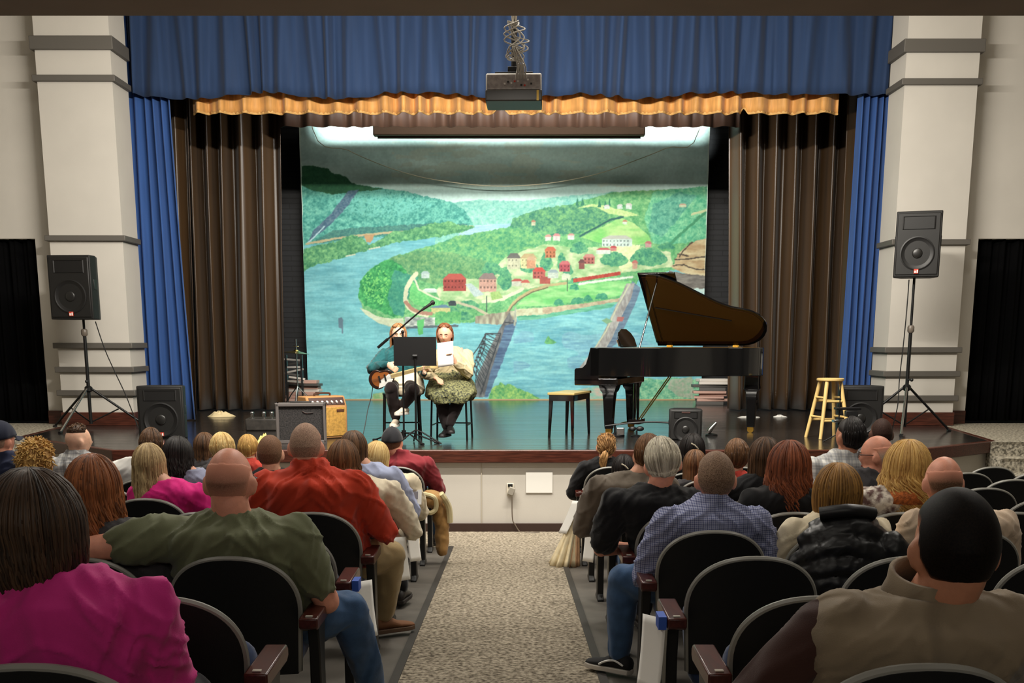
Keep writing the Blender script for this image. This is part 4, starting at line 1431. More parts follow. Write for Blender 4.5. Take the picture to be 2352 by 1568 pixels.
# key bed and cheeks
kb = zat(885, Yp) - STAGE_Z
m = MB()
m.box2((-0.20, 0.0, kb), (0.35, PW, kb + 0.09))
m.build('key_bed', M_ebony, piano, bevel=0.012)
for v0 in (0.0, PW - 0.07):
    m = MB()
    m.prism([(-0.20, kb + 0.05), (0.12, kb + 0.05), (0.12, RIM_T), (0.0, RIM_T), (-0.03, RIM_T - 0.12), (-0.055, RIM_T - 0.20), (-0.10, RIM_T - 0.245), (-0.185, RIM_T - 0.25), (-0.20, RIM_T - 0.27)], v0, v0 + 0.07, M=Matrix(((1, 0, 0, 0), (0, 0, 1, 0), (0, 1, 0, 0), (0, 0, 0, 1))))
    m.build('cheek', M_ebony, piano, bevel=0.008)
kt = RIM_T - 0.27
m = MB(); m.box2((-0.16, 0.08, kb + 0.09), (0.0, PW - 0.08, kt)); kbd = m.build('keyboard', mat('ivory keys', (228, 222, 206), 0.3), piano)
for k in range(51):
    oct_ = k % 5
    m = MB(); v_ = 0.1 + (PW - 0.2) * (k // 5 * 7 + (0.9, 1.95, 3.9, 4.95, 6.0)[oct_]) / 73
    if v_ > PW - 0.1:
        break
    m.box2((-0.10, v_ - 0.006, kt), (0.0, v_ + 0.006, kt + 0.012)); m.build('black_key', M_ebony, kbd)
m = MB(); m.box2((0.0, 0.08, kt - 0.02), (0.05, PW - 0.08, RIM_T - 0.02)); m.build('fallboard', M_ebony, piano)
# legs with casters
for (u, v) in ((0.22, 0.13), (0.22, PW - 0.16), (LEN * 0.93, PW - 0.42)):
    m = MB()
    rg = []
    for z, s_ in ((0.07, 0.045), (0.12, 0.05), (0.40, 0.064), (kb - 0.09, 0.074), (kb - 0.06, 0.095), (kb + 0.01, 0.115 if u < 1 else 0.085), (max(kb, RIM_B if u > 1 else 0) + 0.005, 0.12 if u < 1 else 0.085)):
        rg.append([V((u + sx * s_, v + sy * s_, z)) for sx, sy in ((-1, -1), (1, -1), (1, 1), (-1, 1))])
    m.rings(rg)
    lg = m.build('leg', M_ebony, piano, bevel=0.008)
    m = MB(); m.cyl((u, v - 0.03, 0.04), (u, v + 0.03, 0.04), 0.04, n=18); m.box((u, v, 0.07), (0.075, 0.075, 0.035)); m.build('caster', M_brass, lg, smooth=True)
# lyre with pedals
m = MB()
for v in (PW / 2 - 0.09, PW / 2 + 0.09):
    m.tube([(0.42, v, 0.14), (0.42, v, kb + 0.01)], 0.018, 8)
m.box2((0.34, PW / 2 - 0.16, 0.10), (0.50, PW / 2 + 0.16, 0.16))
m.build('lyre', M_ebony, piano)
for v in (-0.08, 0, 0.08):
    m = MB(); m.tube([(0.36, PW / 2 + v, 0.12), (0.26, PW / 2 + v, 0.11), (0.20, PW / 2 + v, 0.085)], [0.008, 0.013, 0.016], 8, flat=0.6); m.build('pedal', M_brass, piano, smooth=True)
for v in (-0.07, 0.07):
    m = MB(); m.cyl((0.46, PW / 2 + v, 0.14), (0.86, PW / 2 + v, RIM_B + 0.005), 0.008); m.build('brace', M_brass, piano, smooth=True)
# iron plate and strings inside
m = MB(); m.prism(rim_outline(0.05, 0.4), RIM_T - 0.02, RIM_T + 0.001); m.build('plate', mat('gold plate', (150, 112, 50), 0.35, metal=0.7), piano)
# music desk
m = MB()
Mdk = Matrix.Translation((0.30, PW / 2, RIM_T)) @ Matrix.Rotation(R(-20), 4, 'Y') @ Matrix(((0, 0, 1, 0), (1, 0, 0, 0), (0, 1, 0, 0), (0, 0, 0, 1)))
m.prism([(-0.40, 0), (0.40, 0), (0.40, 0.12), (0.30, 0.19), (0.12, 0.24), (-0.12, 0.24), (-0.30, 0.19), (-0.40, 0.12)], 0, 0.02, M=Mdk)
m.build('music_desk', M_ebony, piano, bevel=0.004)
# raised lid: hinged along the bass side, opens toward the hall
HV = PW + 0.01
AO = R(36)
LM = Matrix.Translation((0, HV, RIM_T + 0.02)) @ Matrix.Rotation(-AO, 4, 'X') @ Matrix.Translation((0, -HV, 0))
big = [(u, v) for u, v in rim_outline(-0.015, 0.52)]
m = MB(); m.prism(big, 0.0, 0.022, M=LM); lid = m.build('lid', M_ebony, piano, bevel=0.005)
m = MB(); m.prism([(u, v) for u, v in rim_outline(0.03, 0.55)], -0.004, 0.0, M=LM); m.build('underside', M_under, lid)
m = MB(); m.prism([(0.50, 0.0), (0.96, 0.0), (0.96, HV - 0.03), (0.50, HV - 0.03)], 0.026, 0.046, M=LM); m.build('front_flap', M_ebony, lid, bevel=0.004)
for a, b_ in (((0.60, 0.10), (0.60, HV - 0.1)), ((0.62, 0.62), (1.55, 0.90))):
    m = MB(); m.tube([LM @ V((a[0], a[1], -0.008)), LM @ V((b_[0], b_[1], -0.008))], 0.008, 6); m.build('batten', M_ebony, lid)
for u in (0.68, 1.55):
    m = MB(); m.cyl((u - 0.04, HV + 0.004, RIM_T + 0.012), (u + 0.04, HV + 0.004, RIM_T + 0.012), 0.014); m.box((u, HV - 0.02, RIM_T + 0.012), (0.06, 0.05, 0.03)); m.build('hinge', M_brass, lid, smooth=True)
m = MB(); m.cyl((0.60, 0.06, RIM_T - 0.01), LM @ V((0.72, 0.14, -0.006)), 0.011); m.build('prop_stick', M_ebony, piano, smooth=True)

# sheet music lying on the piano desk
m = MB()
Mp = Mdk @ Matrix.Translation((0, 0, 0.024))
m.prism([(-0.3, 0.012), (0.25, 0.012), (0.25, 0.10), (-0.3, 0.10)], -0.003, 0.002, M=Matrix.Translation(pn) @ Matrix.Rotation(RP, 4, 'Z') @ Matrix.Translation((-0.045, 0, 0)) @ Mdk)
tag(m.build('sheet_music', mat('brownish paper', (150, 128, 104), 0.8), None), 'low dark stack of sheet music on the piano desk', 'sheet music')

# piano bench
Ybn = 13.35
p = (stage_at(1285, Ybn) + stage_at(1338, Ybn + 0.6)) / 2
p.x = (stage_at(1253, Ybn).x + stage_at(1360, Ybn + 0.7).x) / 2
p.y = Ybn + 0.34
hb_ = zat(899, Ybn + 0.3) - STAGE_Z
t = thing('piano_bench', 'dark piano bench with reflection painted pale on its top, at the keyboard', 'bench', p, RP)
bw, bd_ = 0.335, 0.74
m = MB(); m.box2((-bw / 2, -bd_ / 2, hb_ - 0.03), (bw / 2, bd_ / 2, hb_)); m.build('top', mat('bench top painted sheen', (176, 154, 96), 0.3, spec=0.6), t, bevel=0.006)  # pale top colour stands in for the grazing reflection of the cloth
m = MB(); m.box2((-bw / 2 + 0.015, -bd_ / 2 + 0.015, hb_ - 0.10), (bw / 2 - 0.015, bd_ / 2 - 0.015, hb_ - 0.03)); m.build('apron', M_ebony, t, bevel=0.003)
for sx in (-1, 1):
    for sy in (-1, 1):
        m = MB(); m.tube([(sx * (bw / 2 - 0.035), sy * (bd_ / 2 - 0.035), hb_ - 0.1), (sx * (bw / 2 - 0.02), sy * (bd_ / 2 - 0.02), 0)], [0.028, 0.018], 4, ref=(1, 1, 0)); m.build('leg', M_ebony, t)

# stools of the two performers
def steel_stool(label, px, Y, w, rz):
    p = stage_at(px, Y)
    hs = zat(903, Y) - STAGE_Z
    t = thing('steel_stool', label, 'stool', p, rz)
    m = MB(); m.box2((-w / 2, -w / 2, hs - 0.03), (w / 2, w / 2, hs)); m.build('seat', M_plastic, t, bevel=0.01)
    for sx in (-1, 1):
        for sy in (-1, 1):
            m = MB(); m.cyl((sx * (w / 2 - 0.02), sy * (w / 2 - 0.02), hs - 0.02), (sx * (w / 2 - 0.005), sy * (w / 2 - 0.005), 0), 0.012); m.build('leg', M_metal, t, smooth=True)
    for (a, b_) in (((-1, 1), (1, 1)), ((-1, -1), (-1, 1)), ((1, -1), (1, 1))):
        k = w / 2 - 0.012
        m = MB(); m.cyl((a[0] * k, a[1] * k, 0.17), (b_[0] * k, b_[1] * k, 0.17), 0.008); m.build('rung', M_metal, t, smooth=True)
    return p, hs


YP1, YP2 = 13.35, 13.3
ST1 = steel_stool('black steel stool under the guitarist', 924, YP1, 0.44, R(8))
ST2 = steel_stool('black steel stool under the woman reading from sheets', 1038, YP2, 0.44, R(-6))

# cable from the guitar to the floor
pl = [at(857, 880, YP1 - 0.25), at(853, 910, YP1 - 0.3), at(845, 940, YP1 - 0.35), V((at(830, 965, YP1 - 0.5).x, YP1 - 0.5, STAGE_Z + 0.05)), V((stage_at(806, 12.9).x, 12.9, STAGE_Z + 0.008)), V((stage_at(770, 12.9).x, 12.95, STAGE_Z + 0.008))]
m = MB(); m.tube(smooth_path(pl), 0.005, 6)
tag(m.build('guitar_cable', M_cable, None, smooth=True, origin=pl[-1]), 'thin dark cable drooping from the guitar toward the tan amplifier', 'cable')
pl = [V((stage_at(925, 12.75).x, 12.75, STAGE_Z + 0.03)), V((stage_at(905, 12.6).x, 12.6, STAGE_Z + 0.008)), V((stage_at(880, 12.4).x, 12.3, STAGE_Z + 0.008)), V((stage_at(858, 12.1).x, 12.05, STAGE_Z + 0.008))]
m = MB(); m.tube(smooth_path(pl), 0.005, 6)
tag(m.build('microphone_cable', M_cable, None, smooth=True, origin=pl[-1]), 'thin cable trailing from the microphone stand to the stage edge', 'cable')

# poster, outlet with charger on the stage front wall
a, b_ = at(1208, 1084, FRONT_Y), at(1269, 1132, FRONT_Y)
m = MB(); m.box2((a.x, FRONT_Y + 0.018, b_.z), (b_.x, FRONT_Y + 0.027, a.z))
tag(m.build('poster', M_paper, None, bevel=0.001), 'white paper notice taped to the stage front wall', 'notice')
a, b_ = at(1162, 1106, FRONT_Y), at(1182, 1140, FRONT_Y)
c_ = (a + b_) / 2
t = thing('wall_outlet', 'power outlet with grey charger plugged into the stage front wall', 'outlet', (c_.x, FRONT_Y + 0.02, c_.z))
m = MB(); m.box((0, 0, 0.0), (0.075, 0.018, 0.12)); m.build('plate', mat('cream plate', (222, 214, 196), 0.4), t, bevel=0.004)
m = MB(); m.box((0, -0.012, 0.04), (0.05, 0.014, 0.03)); m.build('socket', M_plastic, t, bevel=0.003)
m = MB(); m.box((0.012, -0.035, -0.02), (0.066, 0.05, 0.085), Matrix.Rotation(R(20), 3, 'Y')); m.build('charger', mat('grey charger', (150, 144, 132), 0.5), t, bevel=0.008)
pl = [at(1176, 1141, FRONT_Y - 0.03), at(1177, 1190, FRONT_Y - 0.03), at(1184, 1206, FRONT_Y - 0.035), at(1196, 1222, FRONT_Y - 0.06), V((at(1215, 1228, 11.6).x, 11.7, 0.018)), V((at(1240, 1228, 11.6).x, 11.72, 0.018))]
m = MB(); m.tube(smooth_path(pl), 0.006, 6)
tag(m.build('power_cord', mat('brown cord', (96, 84, 72), 0.6), None, smooth=True, origin=pl[-1]), 'thin cord hanging from the charger down to the carpet', 'cord')

# projector hanging under the high ceiling just beyond the lower one
Yj = 9.3
pc = at(1180, 195, Yj)
t = thing('projector', 'grey projector hanging on a pole in front of the blue valance', 'projector', pc, R(-1.5))
w = (at(1244, 195, Yj).x - at(1116, 195, Yj).x)
h = zat(160, Yj) - zat(212, Yj)
hz = h / 2
m = MB(); m.box2((-w / 2, -0.02, -hz), (w / 2, 0.36, hz)); m.build('body', mat('projector grey', (196, 192, 186), 0.45), t, bevel=0.012)
m = MB(); m.box2((-w / 2 + 0.01, -0.028, -hz + 0.045), (w / 2 - 0.01, -0.018, hz - 0.012)); bp = m.build('back_panel', mat('projector panel', (160, 154, 152), 0.5, var=0.2, vscale=30), t, bevel=0.003)
rj = random.Random(3)
for k in range(9):
    m = MB(); x = -0.07 + k * 0.026
    m.box((x, -0.031, rj.uniform(-0.01, 0.04)), (0.014, 0.006, 0.012)); m.build('port', (M_white, M_plastic, M_red)[(0, 1, 0, 2, 0, 1, 2, 0, 1)[k]], bp)
m = MB(); m.box2((-w / 2 - 0.004, -0.03, -hz - 0.04), (w / 2 + 0.004, 0.34, -hz + 0.045)); m.build('lower_shell', mat('projector dark shell', (46, 42, 36), 0.4), t, bevel=0.008)
m = MB(); m.box((w / 2 - 0.03, -0.034, -hz + 0.0), (0.018, 0.006, 0.075)); m.build('sticker', mat('yellow sticker', (196, 158, 60), 0.6), t)
m = MB(); m.box((0, 0.14, hz + 0.02), (0.3, 0.16, 0.016)); m.box((0, 0.14, hz + 0.05), (0.1, 0.1, 0.05)); m.build('mount_plate', M_metal, t, bevel=0.004)
m = MB(); m.cyl((0.0, 0.14, hz + 0.02), (0.0, 0.14, 8.405 - pc.z), 0.024); m.build('pole', M_metal, t, smooth=True)
M_gc = mat('grey cable', (176, 172, 164), 0.5)
ctop = zat(44, Yj) - pc.z
for k in range(7):
    r_ = random.Random(20 + k)
    a = r_.uniform(0, 6.28)
    pts = [(0.0, 0.06, ctop + 0.5), (0.02 * math.cos(a), 0.03, ctop + 0.02)]
    zz = ctop - 0.02
    for q in range(7):
        f_ = q / 6
        wdt = (0.03 + 0.07 * math.sin(f_ * 3.0 + 0.2)) * r_.uniform(0.6, 1.2)
        pts.append((wdt * math.sin(a + q * 1.9) + 0.02 * f_, 0.0 + 0.04 * math.cos(a + q * 1.7), zz - (zz - hz - 0.1) * (f_ if k % 2 else abs(math.sin(f_ * 2.4)))))
    pts += [(0.03 + 0.01 * k, -0.045, hz + 0.05), (0.02 + 0.012 * k, -0.05, hz - 0.02), (0.02 + 0.012 * k, -0.035, hz - 0.05)]
    m = MB(); m.tube(smooth_path(pts, 7), 0.0055, 6); m.build('cable', M_gc, t, smooth=True)

# ------------------------------------------------------------------ auditorium seats
M_shell = mat('black seat shell', (15, 16, 16), 0.55, spec=0.35, bump=0.15, bscale=260)
M_rim = mat('lit shell edge', (136, 134, 126), 0.4, spec=0.5)  # grey puts the light caught on the black shell's edge into its colour
M_uph = mat('dark blue seat fabric', (34, 52, 88), 0.9, sheen=0.2, var=0.15, vscale=60)
M_ubk = mat('black seat fabric', (17, 18, 22), 0.92, sheen=0.1)
M_arm = mat('mahogany armrest', (70, 30, 24), 0.28, spec=0.5, var=0.25, vscale=8, stretch=(8, 1, 8))
M_std = mat('black cast standard', (17, 16, 15), 0.4, spec=0.5)
M_plate = mat('silver seat plate', (206, 200, 186), 0.3, metal=0.4)

ROW_Y = [2.31 + 0.862 * k for k in range(10)]        # nearest row first
ROWN = ['tenth', 'ninth', 'eighth', 'seventh', 'sixth', 'fifth', 'fourth', 'third', 'second', 'first']
SEAT_W = 0.58
ARM_L, ARM_R = -0.765, 0.621


def seat_x(side, k):
    return (ARM_L - SEAT_W * (k + 0.5)) if side == 'L' else (ARM_R + SEAT_W * (k + 0.5))


HB, WB = 0.805, 0.240


def back_half(z):
    """half width of the seat back at height z: straight sides under a wide arch"""
    if z < 0.60:
        return 0.222 + 0.018 * (z - 0.33) / 0.27
    t = min(1.0, (z - 0.60) / (HB - 0.60))
    return 0.240 * (1 - t ** 2.3) ** (1 / 2.3)


def back_y(x, z):
    return 0.095 * (HB - z) / 0.45 + 0.035 * (x / 0.24) ** 2


def back_mesh(dy0, dy1, inset, z0, n=22):
    """a plate that follows the curved, reclined back between two depths"""
    zs = [z0 + (HB - inset - z0) * (1 - (1 - i / (n - 1)) ** 1.7) for i in range(n)]
    m = MB()
    rg = []
    nx = 12
    for z in zs:
        hw = max(back_half(min(z + inset, HB - 1e-4)) - inset, 0.004)
        ring = []
        for j in range(nx):
            x = -hw + 2 * hw * j / (nx - 1)
            ring.append(V((x, back_y(x, z) + dy0, z)))
        for j in range(nx):
            x = hw - 2 * hw * j / (nx - 1)
            ring.append(V((x, back_y(x, z) + dy1, z)))
        rg.append(ring)
    m.rings(rg)
    return m


def rim_mesh():
    pts = []
    for i in range(15):
        z = 0.34 + (0.60 - 0.34) * i / 14
        pts.append((-back_half(z), z))
    for i in range(1, 30):
        a = math.pi * (1 - i / 30)
        c, s_ = math.cos(a), math.sin(a)
        pts.append((0.24 * abs(c) ** (2 / 2.3) * (1 if c > 0 else -1), 0.60 + (HB - 0.60) * abs(s_) ** (2 / 2.3)))
    pts += [(-x, z) for x, z in reversed(pts[:15])]
    m = MB()
    m.tube([(x, back_y(x, z) + 0.017, z) for x, z in pts], 0.0145, 8, ref=(0, 1, 0))
    return m


def make_seat(folded, both):
    t = thing('auditorium_seat', 'x', 'seat')
    back_mesh(0.0, 0.03, 0.0, 0.33).build('backrest', M_shell, t, smooth=True)
    rim_mesh().build('lit_edge', M_rim, t, smooth=True)
    back_mesh(0.028, 0.06, 0.045, 0.40).build('back_cushion', M_ubk, t, smooth=True)
    m = MB()
    sx, sy = 0.225, 0.215
    rg = []
    for dz, k in ((-0.05, 0.86), (-0.035, 0.97), (0.0, 1.0), (0.035, 0.96), (0.05, 0.84)):
        ring = []
        for j in range(28):
            a = 2 * math.pi * j / 28
            c, s_ = math.cos(a), math.sin(a)
            ring.append(V((sx * k * abs(c) ** 0.45 * (1 if c > 0 else -1), sy * k * abs(s_) ** 0.45 * (1 if s_ > 0 else -1), dz)))
        rg.append(ring)
    m.rings(rg)
    if folded:
        mt = Matrix.Translation((0, 0.27, 0.425)) @ Matrix.Rotation(R(50), 4, 'X')
    else:
        mt = Matrix.Translation((0, 0.32, 0.395)) @ Matrix.Rotation(R(4), 4, 'X')
    m.v = [tuple(mt @ V(p)) for p in m.v]
    m.build('seat_cushion', M_uph, t, smooth='all')
    for s_ in ((-1, 1) if both else (-1,)):
        x = s_ * SEAT_W / 2
        m = MB()
        m.prism([(0.08, 0.0), (0.30, 0.0), (0.30, 0.02), (0.235, 0.05), (0.225, 0.40), (0.26, 0.535), (0.10, 0.535), (0.125, 0.40), (0.125, 0.05), (0.08, 0.02)], x - 0.022, x + 0.022, M=XS)
        m.build('standard', M_std, t, bevel=0.006)
        m = MB()
        m.prism([(0.005, 0.545), (0.02, 0.535), (0.30, 0.535), (0.325, 0.55), (0.325, 0.575), (0.31, 0.59), (0.005, 0.582)], x - 0.036, x + 0.036, M=XS)
        a = m.build('armrest', M_arm, t, bevel=0.006)
        m = MB()
        m.box((x, 0.03, 0.5855), (0.026, 0.018, 0.004))
        m.build('number_plate', M_plate, a)
    return t


PROTO = {}
OCC = {}        # (side, row, seat) -> words for the occupant, filled by the people below
EMPTY_WORDS = {}


def place_seat(side, row, k, occ, label):
    both = (k == 0 and side == 'L')
    key = (not occ, both)
    # the right block mirrors the left: its aisle standard is the one at -x
    if key not in PROTO:
        t = PROTO[key] = make_seat(*key)
    else:
        t = copy_tree(PROTO[key])
    y = ROW_Y[row]
    t.location = (seat_x(side, k), y, floor_z(y + 0.2))
    t['label'] = label
    t['group'] = 'auditorium seats in the %s block' % ('left' if side == 'L' else 'right')
    return t


ORD = ['at the aisle', 'second from the aisle', 'third from the aisle', 'fourth from the aisle', 'fifth from the aisle', 'sixth from the aisle', 'seventh from the aisle', 'eighth from the aisle']


def place_all_seats(skip=()):
    for side in 'LR':
        for row in range(10):
            for k in range(9):
                y = ROW_Y[row]
                px = proj((seat_x(side, k), y, floor_z(y) + 0.6))[0]
                half = 0.26 * FPX / y
                if px + half < -5 or px - half > 2360:
                    continue
                if (side, row, k) in skip:
                    continue
                who = OCC.get((side, row, k))
                if who:
                    lab = 'black auditorium seat under %s' % who
                else:
                    lab = 'empty black auditorium seat, %s block, %s row from the stage, %s' % ('left' if side == 'L' else 'right', ROWN[row], ORD[k] if k < 8 else 'ninth from the aisle')
                place_seat(side, row, k, bool(who), lab)

# ------------------------------------------------------------------ people
_tex = {}


def cloud(scale):
    k = round(scale, 3)
    if k not in _tex:
        t = bpy.data.textures.new('fold noise', 'CLOUDS')
        t.noise_scale = scale
        t.noise_depth = 2
        _tex[k] = t
    return _tex[k]


def wrinkles(me, amp, seed=0):
    """long thin creases pushed into a cloth mesh"""
    n = len(me.vertices)
    co = np.empty(n * 3)
    no = np.empty(n * 3)
    me.vertices.foreach_get('co', co)
    me.vertex_normals.foreach_get('vector', no)
    co, no = co.reshape(-1, 3), no.reshape(-1, 3)
    x, y, z = co[:, 0], co[:, 1], co[:, 2]
    sd = seed * 13.7 + 60
    w = fbm(x * 7 + sd, z * 7 + sd, 2) * 1.6
    n1 = fbm(x * 4.5 - z * 2 + y * 4 + sd, z * 17 + np.abs(x) * 13 + y * 5 + w + sd, 2)
    n2 = fbm(z * 4 + sd, x * 17 + y * 12 - z * 5 + w + sd * 2, 2)
    d = amp * ((1 - np.abs(2 * n1 - 1)) ** 5 - 0.2) + 0.7 * amp * ((1 - np.abs(2 * n2 - 1)) ** 5 - 0.2)
    co = co + no * d[:, None]
    me.vertices.foreach_set('co', co.ravel())
    me.update()
    return me


def remesh(mb, name, vox, smooth=5, disp=()):
    me = mb.mesh(name + '_tmp')
    o = bpy.data.objects.new('tmp', me)
    COL.objects.link(o)
    md = o.modifiers.new('r', 'REMESH')
    md.mode = 'VOXEL'
    md.voxel_size = vox
    md.use_smooth_shade = True
    if smooth:
        md = o.modifiers.new('s', 'SMOOTH')
        md.factor = 0.5
        md.iterations = smooth
    for dd in disp:
        sc, st = dd[-2:]
        md = o.modifiers.new('d', 'DISPLACE')
        md.texture = cloud(sc)
        md.texture_coords = 'LOCAL'
        md.strength = st
        md.mid_level = 0.5
    dg = bpy.context.evaluated_depsgraph_get()
    dg.update()
    out = bpy.data.meshes.new_from_object(o.evaluated_get(dg))
    out.name = name
    bpy.data.objects.remove(o)
    bpy.data.meshes.remove(me)
    out.polygons.foreach_set('use_smooth', [True] * len(out.polygons))
    return out


def link_mesh(me, name, m, parent=None):
    o = bpy.data.objects.new(name, me)
    COL.objects.link(o)
    me.materials.clear()
    me.materials.append(m)
    if parent is not None:
        o.parent = parent
    return o


def head_pt(n):
    x, y, z = n
    px, py, pz = 0.077 * x, 0.097 * y, 0.118 * z
    if z < 0:
        t = -z
        px *= 1 - 0.30 * t ** 1.4
        if y < 0:
            py *= 1 - 0.42 * t ** 1.1
        else:
            py *= 1 - 0.10 * t
    else:
        if y < 0:
            py *= 1.03
        px *= 1 + 0.03 * math.sin(z * 3.1)
    if y > 0:
        e = lambda a, b, ca, cb: math.exp(-(((x - ca) / a) ** 2) - ((z - cb) / b) ** 2)
        py += 0.021 * math.exp(-((x / 0.15) ** 2) - ((z + 0.17) / 0.17) ** 2) * y
        py += 0.004 * math.exp(-((z - 0.15) / 0.07) ** 2) * y
        py -= 0.008 * (e(0.17, 0.10, 0.36, 0.02) + e(0.17, 0.10, -0.36, 0.02)) * y
        py += 0.006 * math.exp(-((x / 0.22) ** 2) - ((z + 0.52) / 0.07) ** 2)
        py += 0.010 * math.exp(-((x / 0.25) ** 2) - ((z + 0.85) / 0.14) ** 2)
        py += 0.004 * (e(0.2, 0.2, 0.45, -0.25) + e(0.2, 0.2, -0.45, -0.25))
    return V((px, py, pz))


def sph(az, el):
    """az 0 = back, positive to +x; el up"""
    return (math.sin(az) * math.cos(el), -math.cos(az) * math.cos(el), math.sin(el))


def head_solid(m, Mh):
    nu, nv = 40, 28
    vs, fs = [], []
    for i in range(nv + 1):
        el = math.pi / 2 - math.pi * i / nv
        for j in range(nu):
            vs.append(Mh @ head_pt(sph(2 * math.pi * j / nu, el)))
    for i in range(nv):
        for j in range(nu):
            fs.append((i * nu + j, (i + 1) * nu + j, (i + 1) * nu + (j + 1) % nu, i * nu + (j + 1) % nu))
    m.add(vs, fs)
    for s in (-1, 1):                       # ears
        E = Mh @ Matrix.Translation((s * 0.083, -0.010, -0.014)) @ Matrix.Rotation(R(-s * 32), 4, 'Z') @ Matrix.Rotation(R(-10), 4, 'X')
        v2 = []
        f2 = []
        for i in range(9):
            th = math.pi * i / 8
            for j in range(12):
                ph = 2 * math.pi * j / 12
                v2.append(E @ V((0.012 * math.sin(th) * math.cos(ph), 0.023 * math.sin(th) * math.sin(ph), 0.036 * math.cos(th))))
        for i in range(8):
            for j in range(12):
                f2.append((i * 12 + j, (i + 1) * 12 + j, (i + 1) * 12 + (j + 1) % 12, i * 12 + (j + 1) % 12))
        m.add(v2, f2)


def ering(c, rx, ry, n=24, p=2.4, tilt=0.0):
    out = []
    for j in range(n):
        a = 2 * math.pi * j / n
        co, si = math.cos(a), math.sin(a)
        x = rx * abs(co) ** (2 / p) * (1 if co >= 0 else -1)
        y = ry * abs(si) ** (2 / p) * (1 if si >= 0 else -1)
        out.append(V((c[0] + x, c[1] + y, c[2] + tilt * y)))
    return out


def hand_solid(m, w, d, nrm, side, curl=0.6, s=1.0):
    """palm, four unequal bent fingers and a thumb leaving the side of the palm"""
    d = V(d).normalized()
    nrm = V(nrm)
    nrm = (nrm - d * nrm.dot(d)).normalized()
    lat = d.cross(nrm) * side
    w = V(w)
    k = 0.0
    rg = []
    for t, hw, th in ((-0.015, 0.026, 0.022), (0.01, 0.032, 0.020), (0.045, 0.041, 0.018), (0.08, 0.040, 0.015), (0.092, 0.034, 0.011)):
        c = w + d * t * s
        rg.append([c + lat * (hw * s * math.cos(a)) + nrm * (th * s * math.sin(a)) for a in np.linspace(0, 2 * math.pi, 13)[:-1]])
    m.rings(rg)
    for off, L in ((-0.030, 0.062), (-0.010, 0.076), (0.010, 0.080), (0.030, 0.070)):
        p = w + d * 0.078 * s + lat * off * s
        pts = [p]
        a = 0.15
        for q in (0.42, 0.32, 0.26):
            a += curl * (0.9 if q < 0.4 else 0.6)
            p = p + (d * math.cos(a) + nrm * math.sin(a)) * L * q * s
            pts.append(p)
        m.tube(pts, [0.0095 * s, 0.009 * s, 0.0085 * s, 0.007 * s], 8)
    p = w + d * 0.022 * s + lat * 0.030 * s
    q = p + (d * 0.6 + lat * 0.75 + nrm * 0.25).normalized() * 0.038 * s
    r = q + (d * 0.85 + lat * 0.2 + nrm * 0.5).normalized() * 0.030 * s
    m.tube([p, q, r], [0.013 * s, 0.011 * s, 0.008 * s], 8)


def limb(m, pts, rad, n=14):
    """tapered limb with a rounded end at each joint"""
    P, Rr = [], []
    for i in range(len(pts) - 1):
        a, b = V(pts[i]), V(pts[i + 1])
        for k in range(4):
            t = k / 4
            P.append(a.lerp(b, t))
            bulge = 1 + 0.08 * math.sin(math.pi * t)
            Rr.append((rad[i] * (1 - t) + rad[i + 1] * t) * bulge)
    P.append(V(pts[-1]))
    Rr.append(rad[-1])
    m.tube(P, Rr, n)
    for p, r in zip(pts, rad):
        m.ball(p, r * 0.99, 14, 10)


# ---- hair
def margin_full(az, el):
    """degrees inside the hairline; negative outside"""
    a = abs(math.degrees(az))
    lo = interp([0, 58, 74, 84, 112, 130, 180], [-44, -38, -18, 16, 24, 44, 50], a)
    return math.degrees(el) - lo


def margin_bald(az, el):
    a = abs(math.degrees(az))
    top = interp([0, 60, 100, 120], [34, 30, 24, 10], a)
    return min(margin_full(az, el), top - math.degrees(el))


def hair_shell(Mh, off, margin, ramp=10.0, nu=56, nv=40, cover=None):
    m = MB()
    idx = {}
    vs, fs = [], []
    for i in range(nv + 1):
        el = math.pi / 2 - 0.001 - (math.pi / 2 + R(56)) * i / nv
        for j in range(nu):
            az = -math.pi + 2 * math.pi * j / nu
            g = margin(az, el)
            n = sph(az, el)
            p = head_pt(n)
            o = off * min(1.0, max(0.0, g / (ramp if off > 0.0065 else 5.0))) - (0.004 if g <= 0.5 else 0.0)
            vs.append(Mh @ (p + V(n) * o))
            idx[i, j] = g
    for i in range(nv):
        for j in range(nu):
            q = [(i, j), (i + 1, j), (i + 1, (j + 1) % nu), (i, (j + 1) % nu)]
            if max(idx[a] for a in q) > -3:
                fs.append(tuple(a * nu + b for a, b in q))
    used = sorted({k for f_ in fs for k in f_})
    mp = {k: n for n, k in enumerate(used)}
    m.add([vs[k] for k in used], [tuple(mp[k] for k in f_) for f_ in fs])
    if cover is not None:
        cover += [min(1.0, max(0.0, (idx[k // nu, k % nu] - 3) / ramp)) ** 1.5 for k in used]
    return m


